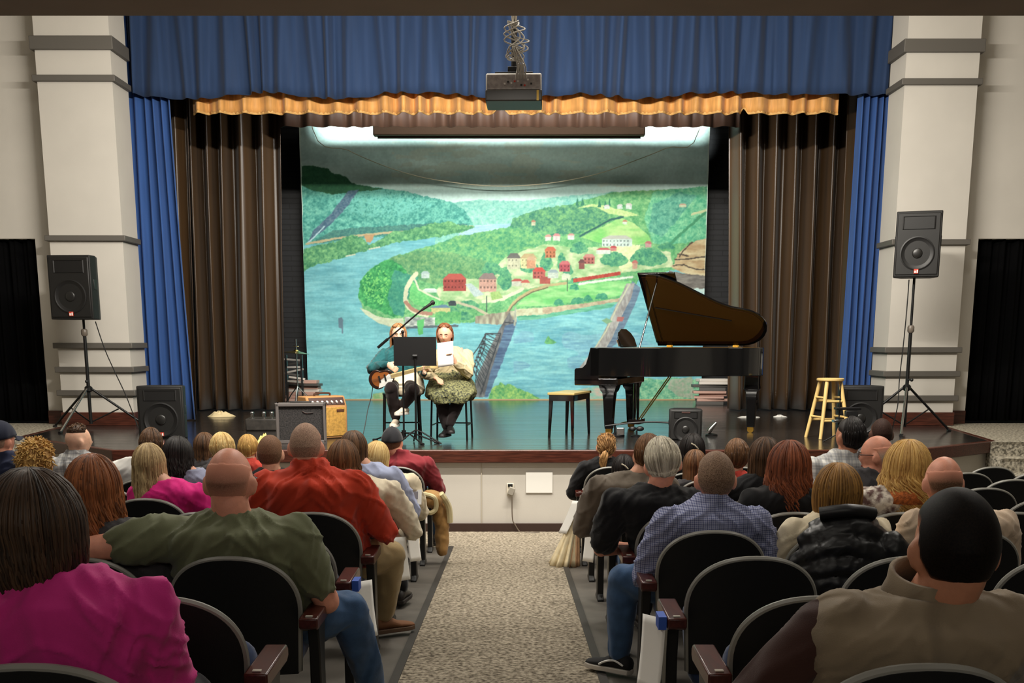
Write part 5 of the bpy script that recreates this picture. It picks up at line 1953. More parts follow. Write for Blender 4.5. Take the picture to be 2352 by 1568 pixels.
def buzz_object(Mh, off, margin, ramp, skin, a, b, parent):
    """cropped hair as a thin shell whose density thins out toward the hairline"""
    cov = []
    m = hair_shell(Mh, off, margin, ramp, 84, 60, cov)
    me = bpy.data.meshes.new('hair')
    me.from_pydata(m.v, [], m.f)
    ca = me.color_attributes.new('hair_cover', 'FLOAT_COLOR', 'POINT')
    for i, c in enumerate(cov):
        ca.data[i].color = (c, c, c, 1)
    key = 'cropped hair %s %s %s' % (skin, a, b)
    if key not in MATS:
        mt = mat(key, a, 0.6, rgb2=b, vscale=230, detail=2, bump=0.16, bscale=900, spec=0.12)
        nt = mt.node_tree
        bs = nt.nodes['Principled BSDF']
        src = [l.from_socket for l in nt.links if l.to_socket == bs.inputs['Base Color']][0]
        vc = nt.nodes.new('ShaderNodeVertexColor')
        vc.layer_name = 'hair_cover'
        mx = nt.nodes.new('ShaderNodeMix')
        mx.data_type = 'RGBA'
        nt.links.new(vc.outputs['Color'], mx.inputs[0])
        mx.inputs[6].default_value = (*lin(SKRGB[skin]), 1)
        nt.links.new(src, mx.inputs[7])
        nt.links.new(mx.outputs[2], bs.inputs['Base Color'])
    o = link_mesh(me, 'hair', MATS[key], parent)
    bm = bmesh.new()
    bm.from_mesh(me)
    bmesh.ops.recalc_face_normals(bm, faces=bm.faces)
    bm.to_mesh(me)
    bm.free()
    me.polygons.foreach_set('use_smooth', [True] * len(me.polygons))
    return o


def hang_path(az, e0, off, zend, rnd, wave=0.0, freq=3.0, flare=0.0, curl=0.0, npts=9, back=0.0, crop=False):
    e1 = R(-6) if abs(az) > 1.2 else R(-14)
    if crop:
        e1 = R(-27 + 14 * min(1.0, abs(az) / 1.25))
    pts = []
    for k in range(7):
        e = e0 + (e1 - e0) * k / 6
        n = sph(az, e)
        pts.append(head_pt(n) + V(n) * off * ((1 - 0.7 * (k / 6) ** 2) if crop else (0.45 + 0.55 * k / 6)))
    p = pts[-1]
    if crop:
        zend = p.z - 0.012 + (zend + 0.05)
    L = p.z - zend
    r0 = V((p.x, p.y, 0))
    ph = rnd.uniform(0, 6.28)
    tdir = V((-r0.y, r0.x, 0)).normalized()
    rdir = r0.normalized()
    for k in range(1, npts + 1):
        s = k / npts
        q = r0 * (1 + flare * s - curl * s ** 3) + V((0, -back * s, 0))
        w = wave * min(1, s * 2.0 + 0.25)
        q = q + tdir * (w * math.sin(freq * s * 6.28 * max(L, 0.08) / 0.25 + ph)) + rdir * (0.6 * w * math.cos(freq * s * 6.28 * max(L, 0.08) / 0.25 + ph))
        pts.append(V((q.x, q.y, p.z - L * s)))
    return pts


def long_hair(Mh, zend, off=0.02, N=240, amax=118, wave=0.0, freq=3.0, flare=0.0, curl=0.0, r=0.0065, seed=1, zvar=0.05, back=0.0, front=False, crop=False):
    rnd = random.Random(seed)
    shell = MB()
    A = R(amax)
    n_a = 40
    cols = []
    for i in range(n_a):
        az = -A + 2 * A * i / (n_a - 1)
        cols.append(hang_path(az, R(89), off * 0.62, zend + zvar * 0.6, random.Random(2), 0, 1, flare, curl, 8, back, crop))
    vs = [Mh @ p for c in cols for p in c]
    k = len(cols[0])
    shell.add(vs, [(i * k + j, i * k + j + 1, (i + 1) * k + j + 1, (i + 1) * k + j) for i in range(n_a - 1) for j in range(k - 1)])
    # crown over the forehead
    s2 = hair_shell(Mh, off * 0.5, margin_full)
    shell.add(s2.v, s2.f)
    for i in range(N):
        az = rnd.uniform(-A, A)
        e0 = R(rnd.choice((86, 80, 70, 58, 40, 20)) + rnd.uniform(-6, 3))
        path = hang_path(az, e0, off * rnd.uniform(0.65, 1.12), zend + rnd.uniform(-zvar, zvar), rnd, wave * rnd.uniform(0.6, 1.2), freq * rnd.uniform(0.8, 1.2), flare * rnd.uniform(0.7, 1.2), curl * rnd.uniform(0.7, 1.2), 10, back, crop)
        rr = r * rnd.uniform(0.6, 1.25)
        n = len(path)
        rad = [rr * min(1, 0.45 + j * 0.16) * (1 if j < n - 3 else (n - j) / 3.5) for j in range(n)]
        shell.tube([Mh @ p for p in path], rad, 5)
    # locks over the top front
    for i in range(int(N * 0.16) if front else 0):
        az = math.pi + rnd.uniform(-1.1, 1.1)
        sgn = 1 if math.sin(az) > 0 else -1
        pts = []
        for k_ in range(7):
            t = k_ / 6
            a2 = az + (sgn * R(95) - (az if az <= math.pi else az - 2 * math.pi)) * 0 * t
            el = R(80) - R(36) * t
            n = sph(az + sgn * -0.5 * t, el)
            pts.append(Mh @ (head_pt(n) + V(n) * off * 0.8))
        shell.tube(pts, r * 0.9, 5)
    return shell


def short_hair(Mh, off=0.012, L=0.035, N=520, comb=(0, -0.4, -1), r=0.0038, margin=margin_full, seed=1, lift=0.16, jit=0.2):
    rnd = random.Random(seed)
    m = hair_shell(Mh, off, margin)
    c = V(comb)
    for i in range(N):
        for _ in range(20):
            az = rnd.uniform(-math.pi, math.pi)
            el = math.asin(rnd.uniform(-0.65, 1))
            if margin(az, el) > 1:
                break
        g = margin(az, el)
        n = V(sph(az, el))
        p = head_pt(n) + n * off * min(1, max(0.0, g / 10)) * 0.9
        d = c - n * c.dot(n) + V((rnd.gauss(0, jit), rnd.gauss(0, jit), rnd.gauss(0, jit)))
        d = (d.normalized() + n * lift * rnd.uniform(0.3, 1.2)).normalized()
        l = L * rnd.uniform(0.6, 1.2) * min(1, 0.4 + g / 30)
        q = p + d * l * 0.5
        s = p + d * l - n * l * lift * 0.45
        m.tube([Mh @ p, Mh @ q, Mh @ s], [r, r * 0.9, r * 0.3], 4)
    return m


def buzz_mat(name, a, b):
    return (a, b)


def skin_mat(name, rgb):
    m = mat(name, rgb, 0.5, spec=0.35, var=0.10, vscale=22, bump=0.08, bscale=240)
    b = m.node_tree.nodes['Principled BSDF']
    b.inputs['Subsurface Weight'].default_value = 0.12
    b.inputs['Subsurface Radius'].default_value = (0.012, 0.005, 0.003)
    return m


SKRGB = {'fair': (220, 164, 136), 'pink': (220, 152, 126), 'tan': (188, 128, 98), 'dark': (92, 60, 46), 'pale': (224, 178, 150)}
SK = {'fair': skin_mat('fair skin', (220, 164, 136)), 'pink': skin_mat('ruddy skin', (220, 152, 126)), 'tan': skin_mat('tan skin', (188, 128, 98)),
      'dark': skin_mat('deep brown skin', (92, 60, 46)), 'pale': skin_mat('pale skin', (224, 178, 150))}


def crease(m, depth=0.06):
    """long soft creases as a bump on cloth"""
    nt = m.node_tree
    if 'crease' in nt.nodes:
        return m
    b = nt.nodes['Principled BSDF']
    tc = nt.nodes.new('ShaderNodeTexCoord')
    mp = nt.nodes.new('ShaderNodeMapping')
    mp.inputs['Rotation'].default_value = (0.5, 0.7, 0.4)
    mp.inputs['Scale'].default_value = (1.0, 1.0, 0.45)
    nt.links.new(tc.outputs['Object'], mp.inputs[0])
    n = nt.nodes.new('ShaderNodeTexNoise')
    n.name = 'crease'
    n.noise_type = 'RIDGED_MULTIFRACTAL'
    n.inputs['Scale'].default_value = 5.5
    n.inputs['Detail'].default_value = 1.5
    n.inputs['Distortion'].default_value = 0.9
    nt.links.new(mp.outputs[0], n.inputs['Vector'])
    bp = nt.nodes.new('ShaderNodeBump')
    bp.inputs['Strength'].default_value = 1.0
    bp.inputs['Distance'].default_value = depth
    nt.links.new(n.outputs[0], bp.inputs['Height'])
    old = [l.from_socket for l in nt.links if l.to_socket == b.inputs['Normal']]
    if old:
        nt.links.new(old[0], bp.inputs['Normal'])
    nt.links.new(bp.outputs[0], b.inputs['Normal'])
    return m


def cloth_mat(name, rgb, **k):
    k.setdefault('sheen', 0.15)
    k.setdefault('bump', 0.15)
    k.setdefault('bscale', 350)
    return crease(mat(name, rgb, 0.88, spec=0.2, **k))


def plaid_mat(name, base, c2, c3, sc=46.0):
    m = mat(name, base, 0.88, spec=0.2)
    nt = m.node_tree
    b = nt.nodes['Principled BSDF']
    tc = nt.nodes.new('ShaderNodeTexCoord')
    last = None
    col = nt.nodes.new('ShaderNodeRGB')
    col.outputs[0].default_value = (*lin(base), 1)
    last = col.outputs[0]
    for ax, f_, c, wd in (('X', sc, c2, 0.36), ('Z', sc, c2, 0.36), ('X', sc * 0.5, c3, 0.12), ('Z', sc * 0.5, c3, 0.12)):
        w = nt.nodes.new('ShaderNodeTexWave')
        w.wave_type = 'BANDS'
        w.bands_direction = ax
        w.inputs['Scale'].default_value = f_ / 6.28
        w.inputs['Distortion'].default_value = 0.4
        nt.links.new(tc.outputs['Object'], w.inputs['Vector'])
        gt = nt.nodes.new('ShaderNodeMath')
        gt.operation = 'GREATER_THAN'
        gt.inputs[1].default_value = 1 - wd
        nt.links.new(w.outputs['Fac'], gt.inputs[0])
        ml = nt.nodes.new('ShaderNodeMath')
        ml.operation = 'MULTIPLY'
        ml.inputs[1].default_value = 0.42
        nt.links.new(gt.outputs[0], ml.inputs[0])
        mx = nt.nodes.new('ShaderNodeMix')
        mx.data_type = 'RGBA'
        nt.links.new(ml.outputs[0], mx.inputs[0])
        nt.links.new(last, mx.inputs[6])
        mx.inputs[7].default_value = (*lin(c), 1)
        last = mx.outputs[2]
    nt.links.new(last, b.inputs['Base Color'])
    return crease(m)


def shoe(parent, ankle, dirv, m_up, m_sole, stripe=None, s=1.0):
    d = V((dirv[0], dirv[1], 0)).normalized()
    l = V((-d.y, d.x, 0))
    a = V((ankle[0], ankle[1], ankle[2]))
    zf = a.z - 0.085 * s
    rg = []
    for t, hw, h in ((-0.075, 0.02, 0.05), (-0.07, 0.034, 0.085), (-0.03, 0.038, 0.105), (0.03, 0.04, 0.095), (0.09, 0.046, 0.062), (0.15, 0.045, 0.05), (0.185, 0.032, 0.04), (0.195, 0.018, 0.032)):
        c = a + d * t * s
        ring = []
        for an in np.linspace(0, 2 * math.pi, 15)[:-1]:
            co, si = math.cos(an), math.sin(an)
            ring.append(V((c.x, c.y, 0)) + l * hw * s * co * (1 if si < 0.2 else 0.86) + V((0, 0, zf + 0.018 * s + (h * s - 0.018 * s) * (0.5 + 0.5 * si))))
        rg.append(ring)
    m = MB(); m.rings(rg)
    o = m.build('shoe', m_up, parent, smooth='all')
    m = MB()
    out = []
    for t, hw in ((-0.08, 0.0), (-0.07, 0.034), (-0.02, 0.04), (0.05, 0.043), (0.11, 0.05), (0.16, 0.046), (0.19, 0.03), (0.2, 0.0)):
        out.append((t, hw))
    poly = [(a + d * t * s + l * hw * s) for t, hw in out] + [(a + d * t * s - l * hw * s) for t, hw in reversed(out[1:-1])]
    m.prism([(p.x, p.y) for p in poly], zf, zf + 0.026 * s)
    m.build('sole', m_sole, o, bevel=0.004)
    if stripe:
        for sg in (-1, 1):
            pts = [a + d * t + l * sg * hw + V((0, 0, zf - a.z + z)) for t, hw, z in ((-0.05, 0.040, 0.05), (0.0, 0.041, 0.068), (0.05, 0.044, 0.058), (0.09, 0.048, 0.036))]
            m = MB(); m.tube(smooth_path(pts), 0.0055, 6); m.build('side_stripe', stripe, o, smooth=True)
    return o


M_denim = cloth_mat('blue denim', (64, 92, 128), var=0.18, vscale=12)
M_dkpant = cloth_mat('dark trousers', (34, 34, 38))
M_khaki = cloth_mat('khaki trousers', (168, 146, 106), var=0.08, vscale=8)
M_shoe = mat('dark shoe', (34, 28, 24), 0.5)
M_sole = mat('dark sole', (40, 34, 30), 0.7)


def person(base, rz, hc, label, skin, hair, top, group=None, bw=1.0, hs=1.0, yaw=0, pitch=0, roll=0, arms=None, legs=None, trousers=None, shoes=None, vox=0.011,
           shx=None, shy=0.19, shz=None, hipz=0.50, hipy=0.29, sleeve='long', collar=None, curl=0.5, depth=1.0, slf=0.82, hands=None, disp=((0.2, 0.014),), wr=0.010, neckr=1.0, fdir=None, extra=None, stripe=None, hang_shoes=None):
    """base: where the person sits on the floor; hc: head centre in the person's own frame (facing +y)"""
    hc = V(hc)
    Mh = Matrix.Translation(hc) @ Matrix.Rotation(R(yaw), 4, 'Z') @ Matrix.Rotation(R(pitch), 4, 'X') @ Matrix.Rotation(R(roll), 4, 'Y') @ Matrix.Scale(hs, 4)
    sh = V((hc.x * 0.6 if shx is None else shx, shy, (hc.z - 0.160 * hs) if shz is None else shz))
    hip = V((0, hipy, hipz))
    arms = arms or {}
    legs = legs or {}
    fdir = fdir or {}

    def torso(m, g):
        rg = []
        N = ((-0.08, 0.160, 0.115), (0.0, 0.190, 0.135), (0.2, 0.190, 0.138), (0.4, 0.180, 0.134), (0.6, 0.186, 0.136), (0.78, 0.196, 0.132), (0.9, 0.200, 0.122), (0.98, 0.190, 0.106))
        for t, rx, ry in N:
            c = hip.lerp(sh, t)
            c.y += 0.02 * math.sin(math.pi * min(max(t, 0), 1))
            rg.append(ering(c, rx * bw + g, ry * bw * depth + g))
        for dz, rx, ry, dy in ((0.02, 0.160 * bw, 0.090, -0.004), (0.042, 0.118 * bw, 0.076, -0.004), (0.066, 0.080 * bw ** 0.5, 0.064, 0.0)):
            rg.append(ering(sh + V((hc.x - sh.x, hc.y - sh.y, 0)) * (dz / 0.3) + V((0, dy, dz)), rx + g, ry + g, p=2.0))
        m.rings(rg)

    J = {}
    for s, nm in ((-1, 'L'), (1, 'R')):
        S = sh + V((s * 0.172 * bw, 0.0, -0.035))
        e, w = arms.get(nm, ((s * 0.07, 0.07, -0.25), (s * -0.05, 0.30, -0.27)))
        J[nm] = (S, S + V(e), S + V(w))
    LG = {}
    for s, nm in ((-1, 'L'), (1, 'R')):
        H = V((s * 0.085 * bw, hipy + 0.03, hipz - 0.01))
        k, a = legs.get(nm, ((s * 0.13, hipy + 0.43, hipz + 0.01), (s * 0.12, hipy + 0.47, 0.09)))
        LG[nm] = (H, V(k), V(a))
    # body: one continuous surface with head, neck, arms, hands and legs
    m = MB()
    torso(m, -0.03)
    nb = sh + V((hc.x - sh.x, hc.y - sh.y, 0)) * 0.15 + V((0, -0.005, 0.02))
    limb(m, [nb, Mh @ V((0, -0.022, -0.05))], [0.060 * neckr, 0.054 * neckr * hs])
    head_solid(m, Mh)
    b2 = bw ** 0.6
    for nm, s in (('L', -1), ('R', 1)):
        S, E, W = J[nm]
        limb(m, [S - V((0, 0, 0.012)), E, W], [0.050 * b2, 0.042 * b2, 0.027])
        hd = (hands or {}).get(nm)
        d = (W - E).normalized()
        if hd:
            hand_solid(m, W, hd[0], hd[1], s * hd[2] if len(hd) > 2 else s, hd[3] if len(hd) > 3 else curl, hs)
        else:
            hand_solid(m, W, d, (0, 0.1, -1), s, curl, hs)
        H, K, A = LG[nm]
        limb(m, [H, K, A], [0.080 * b2, 0.054 * b2, 0.036])
    body = link_mesh(remesh(m, 'person', vox, 3), 'person', SK[skin])
    body.location = base
    body.rotation_euler = (0, 0, rz)
    tag(body, label, 'person', group)
    # top
    tm = top
    m = MB()
    torso(m, 0.010)
    for nm in 'LR':
        S, E, W = J[nm]
        if sleeve == 'none':
            m.ball(S, 0.07 * b2, 14, 10)
        elif sleeve == 'short':
            mid = S.lerp(E, slf)
            limb(m, [S, mid], [0.075 * b2, 0.068 * b2])
        else:
            limb(m, [S, E, W - (W - E).normalized() * 0.02], [0.072 * b2, 0.060 * b2, 0.042])
    if collar:
        cr = sh + V((hc.x - sh.x, hc.y - sh.y, 0)) * 0.25 + V((0, -0.002, 0.07))
        m.tube([cr + V((0, 0.004, -0.06)), cr + V((0, 0, -0.02)), cr + V((0, 0.004, collar * 2.0 - 0.01))], [0.096 * neckr, 0.084 * neckr, 0.080 * neckr], 20)
    link_mesh(wrinkles(remesh(m, 'top', vox * 1.0, 14, disp), wr, len(bpy.data.objects) % 17), 'top', tm, body)
    # trousers
    m = MB()
    rg = []
    for t, rx, ry in ((-0.20, 0.13, 0.10), (-0.08, 0.172, 0.122), (0.0, 0.194, 0.14), (0.16, 0.190, 0.136)):
        rg.append(ering(hip.lerp(sh, t), rx * bw, ry * bw * depth))
    m.rings(rg)
    for nm in 'LR':
        H, K, A = LG[nm]
        limb(m, [H, K, A + V((0, 0, 0.03))], [0.098 * b2, 0.074 * b2, 0.058])
    link_mesh(remesh(m, 'trousers', vox * 1.3, 3, ((0.1, 0.014),)), 'trousers', trousers or M_dkpant, body)
    su, so = shoes or (M_shoe, M_sole)
    for nm, s in (('L', -1), ('R', 1)):
        shoe(body, LG[nm][2], fdir.get(nm, (s * 0.12, 1)), su, so, stripe)
    # hair
    if hair:
        kind = hair[0]
        hm = hair[1]
        kw = hair[2] if len(hair) > 2 else {}
        if kind == 'long':
            h = long_hair(Mh, **kw)
        elif kind == 'short':
            h = short_hair(Mh, **kw)
        elif kind == 'buzz':
            h = None
            buzz_object(Mh, kw.get('off', 0.004), kw.get('margin', margin_full), kw.get('ramp', 14), skin, hm[0], hm[1], body)
        elif kind == 'crop':
            q = dict(zend=-0.05, off=0.018, N=520, amax=74, curl=0.1, zvar=0.008, r=0.0045, crop=True)
            q.update(kw)
            h = long_hair(Mh, **q)
        if h:
            h.build('hair', hm, body, smooth='all')
    if extra:
        extra(body, Mh, sh, J, LG, torso)
    return body


def face_parts(body, Mh, brow, lip=(150, 70, 66)):
    """eyes, brows and mouth for a face turned to the hall"""
    Mw = mat('eye white', (226, 220, 212), 0.3)
    Mi = mat('dark iris', (40, 28, 22), 0.2)
    for s in (-1, 1):
        c = head_pt(V((s * 0.36, 0.93, 0.02)).normalized())
        m = MB(); m.ball(Mh @ (c + V((0, -0.002, 0))), (0.0105, 0.006, 0.0065), 12, 8); e = m.build('eye', Mw, body, smooth='all')
        m = MB(); m.ball(Mh @ (c + V((0, 0.0022, -0.002))), 0.0046, 10, 6); m.build('iris', Mi, e, smooth='all')
        pts = []
        for t in np.linspace(0.14, 0.58, 6):
            pts.append(Mh @ (head_pt(V((s * t, 0.92, 0.17 + 0.03 * math.sin((t - 0.14) * 7))).normalized()) + V((0, 0.002, 0))))
        m = MB(); m.tube(pts, 0.0032, 6); m.build('eyebrow', brow, body, smooth=True)
    pts = [Mh @ (head_pt(V((t, 0.85, -0.56 + 0.03 * abs(t) * 3)).normalized()) + V((0, 0.0, 0))) for t in np.linspace(-0.2, 0.2, 7)]
    m = MB(); m.tube(pts, [0.002, 0.0045, 0.006, 0.006, 0.006, 0.0045, 0.002], 6); m.build('lips', mat('lips', lip, 0.5), body, smooth=True)


def glasses(body, Mh):
    M_g = mat('dark glasses frame', (30, 26, 24), 0.3)
    m = MB()
    for s in (-1, 1):
        c = V((s * 0.033, 0.102, 0.004))
        m.tube([Mh @ (c + V((0.024 * math.cos(a), -0.006 * abs(math.cos(a)), 0.018 * math.sin(a)))) for a in np.linspace(0, 2 * math.pi, 17)], 0.0022, 6)
        m.tube([Mh @ V((s * 0.057, 0.098, 0.006)), Mh @ V((s * 0.082, 0.05, 0.008)), Mh @ V((s * 0.085, 0.0, 0.010))], 0.0025, 6)
    m.tube([Mh @ V((-0.01, 0.106, 0.008)), Mh @ V((0.01, 0.106, 0.008))], 0.002, 6)
    m.build('glasses', M_g, body, smooth=True)


def cap(body, Mh, m_, brim_m=None):
    m = MB()
    nu, nv = 40, 12
    vs, fs = [], []
    for i in range(nv + 1):
        for j in range(nu):
            az = 2 * math.pi * j / nu
            lo = R(8) + R(8) * math.cos(az + math.pi)
            el = math.pi / 2 - (math.pi / 2 - lo) * i / nv
            n = sph(az, el)
            p = head_pt((n[0], n[1], max(n[2], 0.0)))
            vs.append(Mh @ (p + V(n) * 0.016 + V((0, 0, 0.004))))
    for i in range(nv):
        for j in range(nu):
            fs.append((i * nu + j, (i + 1) * nu + j, (i + 1) * nu + (j + 1) % nu, i * nu + (j + 1) % nu))
    m.add(vs, fs)
    c = m.build('cap', m_, body, smooth='all', solid=0.006)
    m = MB()

    def fn(u, v):
        a = (u - 0.5) * 2.0
        r = 0.105 + 0.075 * v * math.cos(a * 0.8)
        return Mh @ V((0.082 * math.sin(a) * (1 + 0.1 * v), 0.0 + r * math.cos(a) * 1.0 + 0.0, 0.028 - 0.012 * v - 0.03 * abs(math.sin(a)) ** 2))
    m.grid(fn, 18, 6)
    m.build('brim', brim_m or m_, c, smooth='all', solid=0.004)
    m = MB(); m.ball(Mh @ V((0, 0, 0.14)), 0.007, 8, 6); m.build('button', brim_m or m_, c, smooth='all')

# ------------------------------------------------------------------ the audience and the performers
H_brown = hair_mat('dark brown hair', (38, 26, 18), (112, 80, 54))
H_brown2 = hair_mat('brown hair', (58, 38, 24), (140, 100, 66))
H_red = hair_mat('red brown hair', (72, 40, 22), (176, 108, 64))
H_auburn = hair_mat('auburn hair', (70, 34, 20), (158, 88, 54))
H_blond = hair_mat('dark rooted blond hair', (106, 78, 48), (222, 196, 146))
H_gold = hair_mat('golden blond hair', (146, 100, 48), (232, 192, 116))
H_light = hair_mat('light blond hair', (176, 134, 74), (240, 214, 150))
H_black = hair_mat('black hair', (12, 10, 10), (40, 34, 32))
H_grey = hair_mat('grey white hair', (120, 110, 94), (232, 224, 202))
H_bob = hair_mat('honey brown bob', (72, 46, 20), (176, 130, 66))
H_vdark = hair_mat('near black hair', (9, 7, 6), (26, 20, 17))
B_brown = buzz_mat('brown buzz', (96, 70, 52), (132, 100, 78))
B_greyb = buzz_mat('grey buzz', (138, 110, 94), (188, 154, 132))
B_fade = buzz_mat('faint stubble', (104, 76, 63), (140, 106, 88))
B_dark = buzz_mat('dark buzz', (44, 30, 26), (70, 50, 42))

T = {k: cloth_mat(k, c, **kw) for k, c, kw in (
    ('magenta jersey', (204, 50, 132), {}), ('olive cotton', (108, 112, 84), dict(var=0.05, vscale=6)), ('orange red fleece', (196, 62, 38), dict(var=0.06, vscale=9)),
    ('cream knit', (226, 214, 188), dict(var=0.06, vscale=30)), ('pale blue cotton', (166, 174, 204), {}), ('maroon cotton', (134, 44, 52), {}), ('black cotton', (24, 24, 26), {}),
    ('grey brown knit', (112, 102, 90), dict(var=0.05, vscale=20)), ('dark brown knit', (62, 38, 32), {}), ('cream sweater', (226, 212, 182), {}), ('white cotton', (226, 224, 218), {}),
    ('navy cotton', (36, 42, 66), {}), ('hot pink jersey', (222, 40, 132), {}), ('blue grey cotton', (132, 136, 158), {}), ('dark grey cotton', (66, 64, 66), {}), ('red cotton', (214, 78, 66), {}),
    ('red and cream', (196, 48, 56), {}), ('teal sweater', (30, 84, 88), {}), ('pale cardigan', (184, 170, 134), {}), ('green cotton', (70, 92, 70), {}), ('beige pink cotton', (214, 190, 164), {}))}
T['plaid'] = plaid_mat('blue plaid', (112, 118, 158), (190, 194, 214), (62, 66, 100), 210)
T['check'] = plaid_mat('pale check', (214, 212, 206), (120, 124, 134), (90, 92, 100), 60)
T['print'] = mat('patterned cotton', (226, 218, 204), 0.85, rgb2=(96, 70, 66), vscale=30)
T['rust fur'] = mat('rust fur', (176, 96, 44), 0.95, var=0.35, vscale=60, bump=0.8, bscale=120)
T['vest'] = cloth_mat('beige vest', (136, 120, 98), var=0.05, vscale=8)

ROWS = 'ZABCDEFGHI'


def sit(seat, head, label, words, skin, hair, top, dy=0.2, **k):
    """seat like 'LB0': block, row letter, seat from the aisle; head: pixel of the head centre in the photograph"""
    side, row, kk = seat[0], ROWS.index(seat[1]), int(seat[2:])
    y = ROW_Y[row]
    b = V((seat_x(side, kk), y, floor_z(y + 0.2)))
    hc = at(head[0], head[1], y + dy) - b
    OCC[(side, row, kk)] = words
    return person(b, 0.0, hc, label, SKN(skin), hair, T[top] if isinstance(top, str) else top, group='audience', **k)


SKN = lambda s: s
lap = {}

# --- left block, nearest first
sit('LZ0', (76, 1206), 'person in a magenta top, sitting nearest at the lower left', 'the person in the magenta top', 'fair',
    ('long', hair_mat('deep brown hair', (24, 18, 13), (82, 60, 42)), dict(zend=-0.155, off=0.031, N=1200, amax=130, curl=0.5, r=0.0042, zvar=0.035, seed=4, wave=0.004)), 'magenta jersey', bw=1.12, vox=0.009, shx=0.01, yaw=-8,
    arms={'R': ((0.0, 0.13, -0.24), (-0.08, 0.32, -0.27)), 'L': ((-0.1, 0.06, -0.25), (0.03, 0.3, -0.28))}, wr=0.013)
def green_extra(body, Mh, sh, J, LG, torso):
    glasses(body, Mh)
sit('LB0', (528, 1106), 'person in an olive short-sleeved shirt, left arm stretched along the seat backs', 'the person in the olive shirt', 'pink', ('buzz', B_fade, dict(off=0.0022, ramp=42, margin=lambda az, el: min(margin_full(az, el), interp([0, 60, 120], [40, 36, 20], abs(math.degrees(az))) - math.degrees(el)))), 'olive cotton',
    bw=1.34, hs=1.1, vox=0.009, sleeve='short', slf=0.66, yaw=-4, arms={'L': ((-0.25, -0.13, -0.02), (-0.48, -0.17, -0.05)), 'R': ((0.11, 0.05, -0.27), (0.06, 0.29, -0.25))},
    legs={'R': ((0.37, 0.47, 0.50), (0.44, 0.66, 0.09))}, fdir={'R': (0.5, 1)}, trousers=M_denim, neckr=1.15, extra=green_extra, wr=0.013)
sit('LB1', (214, 1118), 'person in dark grey seated left of the olive shirt, hair down to the shoulders', 'the person in dark grey left of the olive shirt', 'fair', ('long', H_red, dict(zend=-0.27, off=0.024, N=850, wave=0.012, freq=2.2, flare=0.12, zvar=0.06, seed=7, r=0.0045)), 'dark grey cotton', vox=0.011)
def orange_extra(body, Mh, sh, J, LG, torso):
    pass
sit('LD0', (703, 1026), 'person in an orange red fleece leaning on the aisle armrest', 'the person in the orange red fleece', 'pink', ('buzz', B_greyb, dict(off=0.004)), 'orange red fleece',
    bw=1.36, hs=1.06, collar=0.025, arms={'R': ((0.15, 0.10, -0.27), (0.02, 0.34, -0.27)), 'L': ((-0.12, 0.06, -0.27), (0.02, 0.3, -0.28))}, neckr=1.15,
    legs={'R': ((0.36, 0.47, 0.50), (0.30, 0.62, 0.09))}, fdir={'R': (0.9, 0.6)}, trousers=M_khaki, shoes=(mat('brown suede', (122, 80, 50), 0.8), mat('tan sole', (96, 72, 52), 0.7)), wr=0.013)
sit('LE0', (789, 1056), 'person in a cream knit sweater right ahead of the orange red fleece', 'the person in the cream knit sweater', 'fair', ('long', H_brown2, dict(zend=-0.19, off=0.02, N=560, wave=0.018, freq=2.6, flare=0.1, zvar=0.05, seed=9, r=0.005)), 'cream knit', bw=1.06, trousers=M_dkpant, shx=0.12,
    arms={'R': ((0.13, 0.08, -0.26), (0.05, 0.30, -0.30))}, legs={'R': ((0.20, 0.70, 0.5), (0.30, 0.74, 0.09))})
sit('LF0', (812, 1030), 'person in a pale blue shirt at the aisle, ahead of the cream knit sweater', 'the person in the pale blue shirt', 'fair', ('long', H_brown, dict(zend=-0.12, off=0.016, N=220, curl=0.2, seed=11)), 'pale blue cotton', shx=0.06, arms={'R': ((0.12, 0.08, -0.26), (0.02, 0.30, -0.28))})
sit('LG0', (864, 1050), 'person in a cream top with tilted head, ahead of the pale blue shirt', 'the person in the cream top ahead of the pale blue shirt', 'fair', ('long', H_light, dict(zend=-0.20, off=0.02, N=260, seed=13, flare=0.08)), 'cream sweater', roll=10, shx=0.10)
def capman(body, Mh, sh, J, LG, torso):
    cap(body, Mh, cloth_mat('charcoal cap', (40, 40, 44)))
sit('LI0', (901, 1016), 'person in a charcoal cap and maroon top in the front row', 'the person in the charcoal cap', 'pink', ('buzz', B_brown, dict(off=0.004)), 'maroon cotton', hs=1.05, bw=1.2, collar=0.02, extra=capman, trousers=M_denim,
    shx=0.06, legs={'R': ((0.34, 0.42, 0.50), (0.31, 0.60, 0.09))}, fdir={'R': (0.5, 1)}, arms={'R': ((0.1, 0.1, -0.25), (0.05, 0.3, -0.25))})
sit('LF1', (621, 1042), 'person in a black shirt directly in front of the dark grey amplifier', 'the person in black before the dark amplifier', 'fair', ('buzz', B_brown, dict(off=0.009)), 'black cotton', hs=1.04, bw=1.1)
sit('LE3', (86, 1064), 'person in green at the left edge, ahead of the magenta top', 'the person in green at the left edge', 'fair', ('short', H_gold, dict(off=0.032, L=0.042, N=900, r=0.005, jit=1.0, lift=0.35)), 'green cotton')
sit('LE2', (342, 1064), 'person in a hot pink short-sleeved top in the left block', 'the person in the hot pink top', 'pale', ('long', H_blond, dict(zend=-0.27, off=0.02, N=650, flare=0.14, zvar=0.05, seed=17, r=0.0045, wave=0.004)), 'hot pink jersey', bw=1.06, shx=0.10,
    arms={'R': ((0.10, 0.06, -0.25), (0.0, 0.3, -0.27))}, sleeve='short')
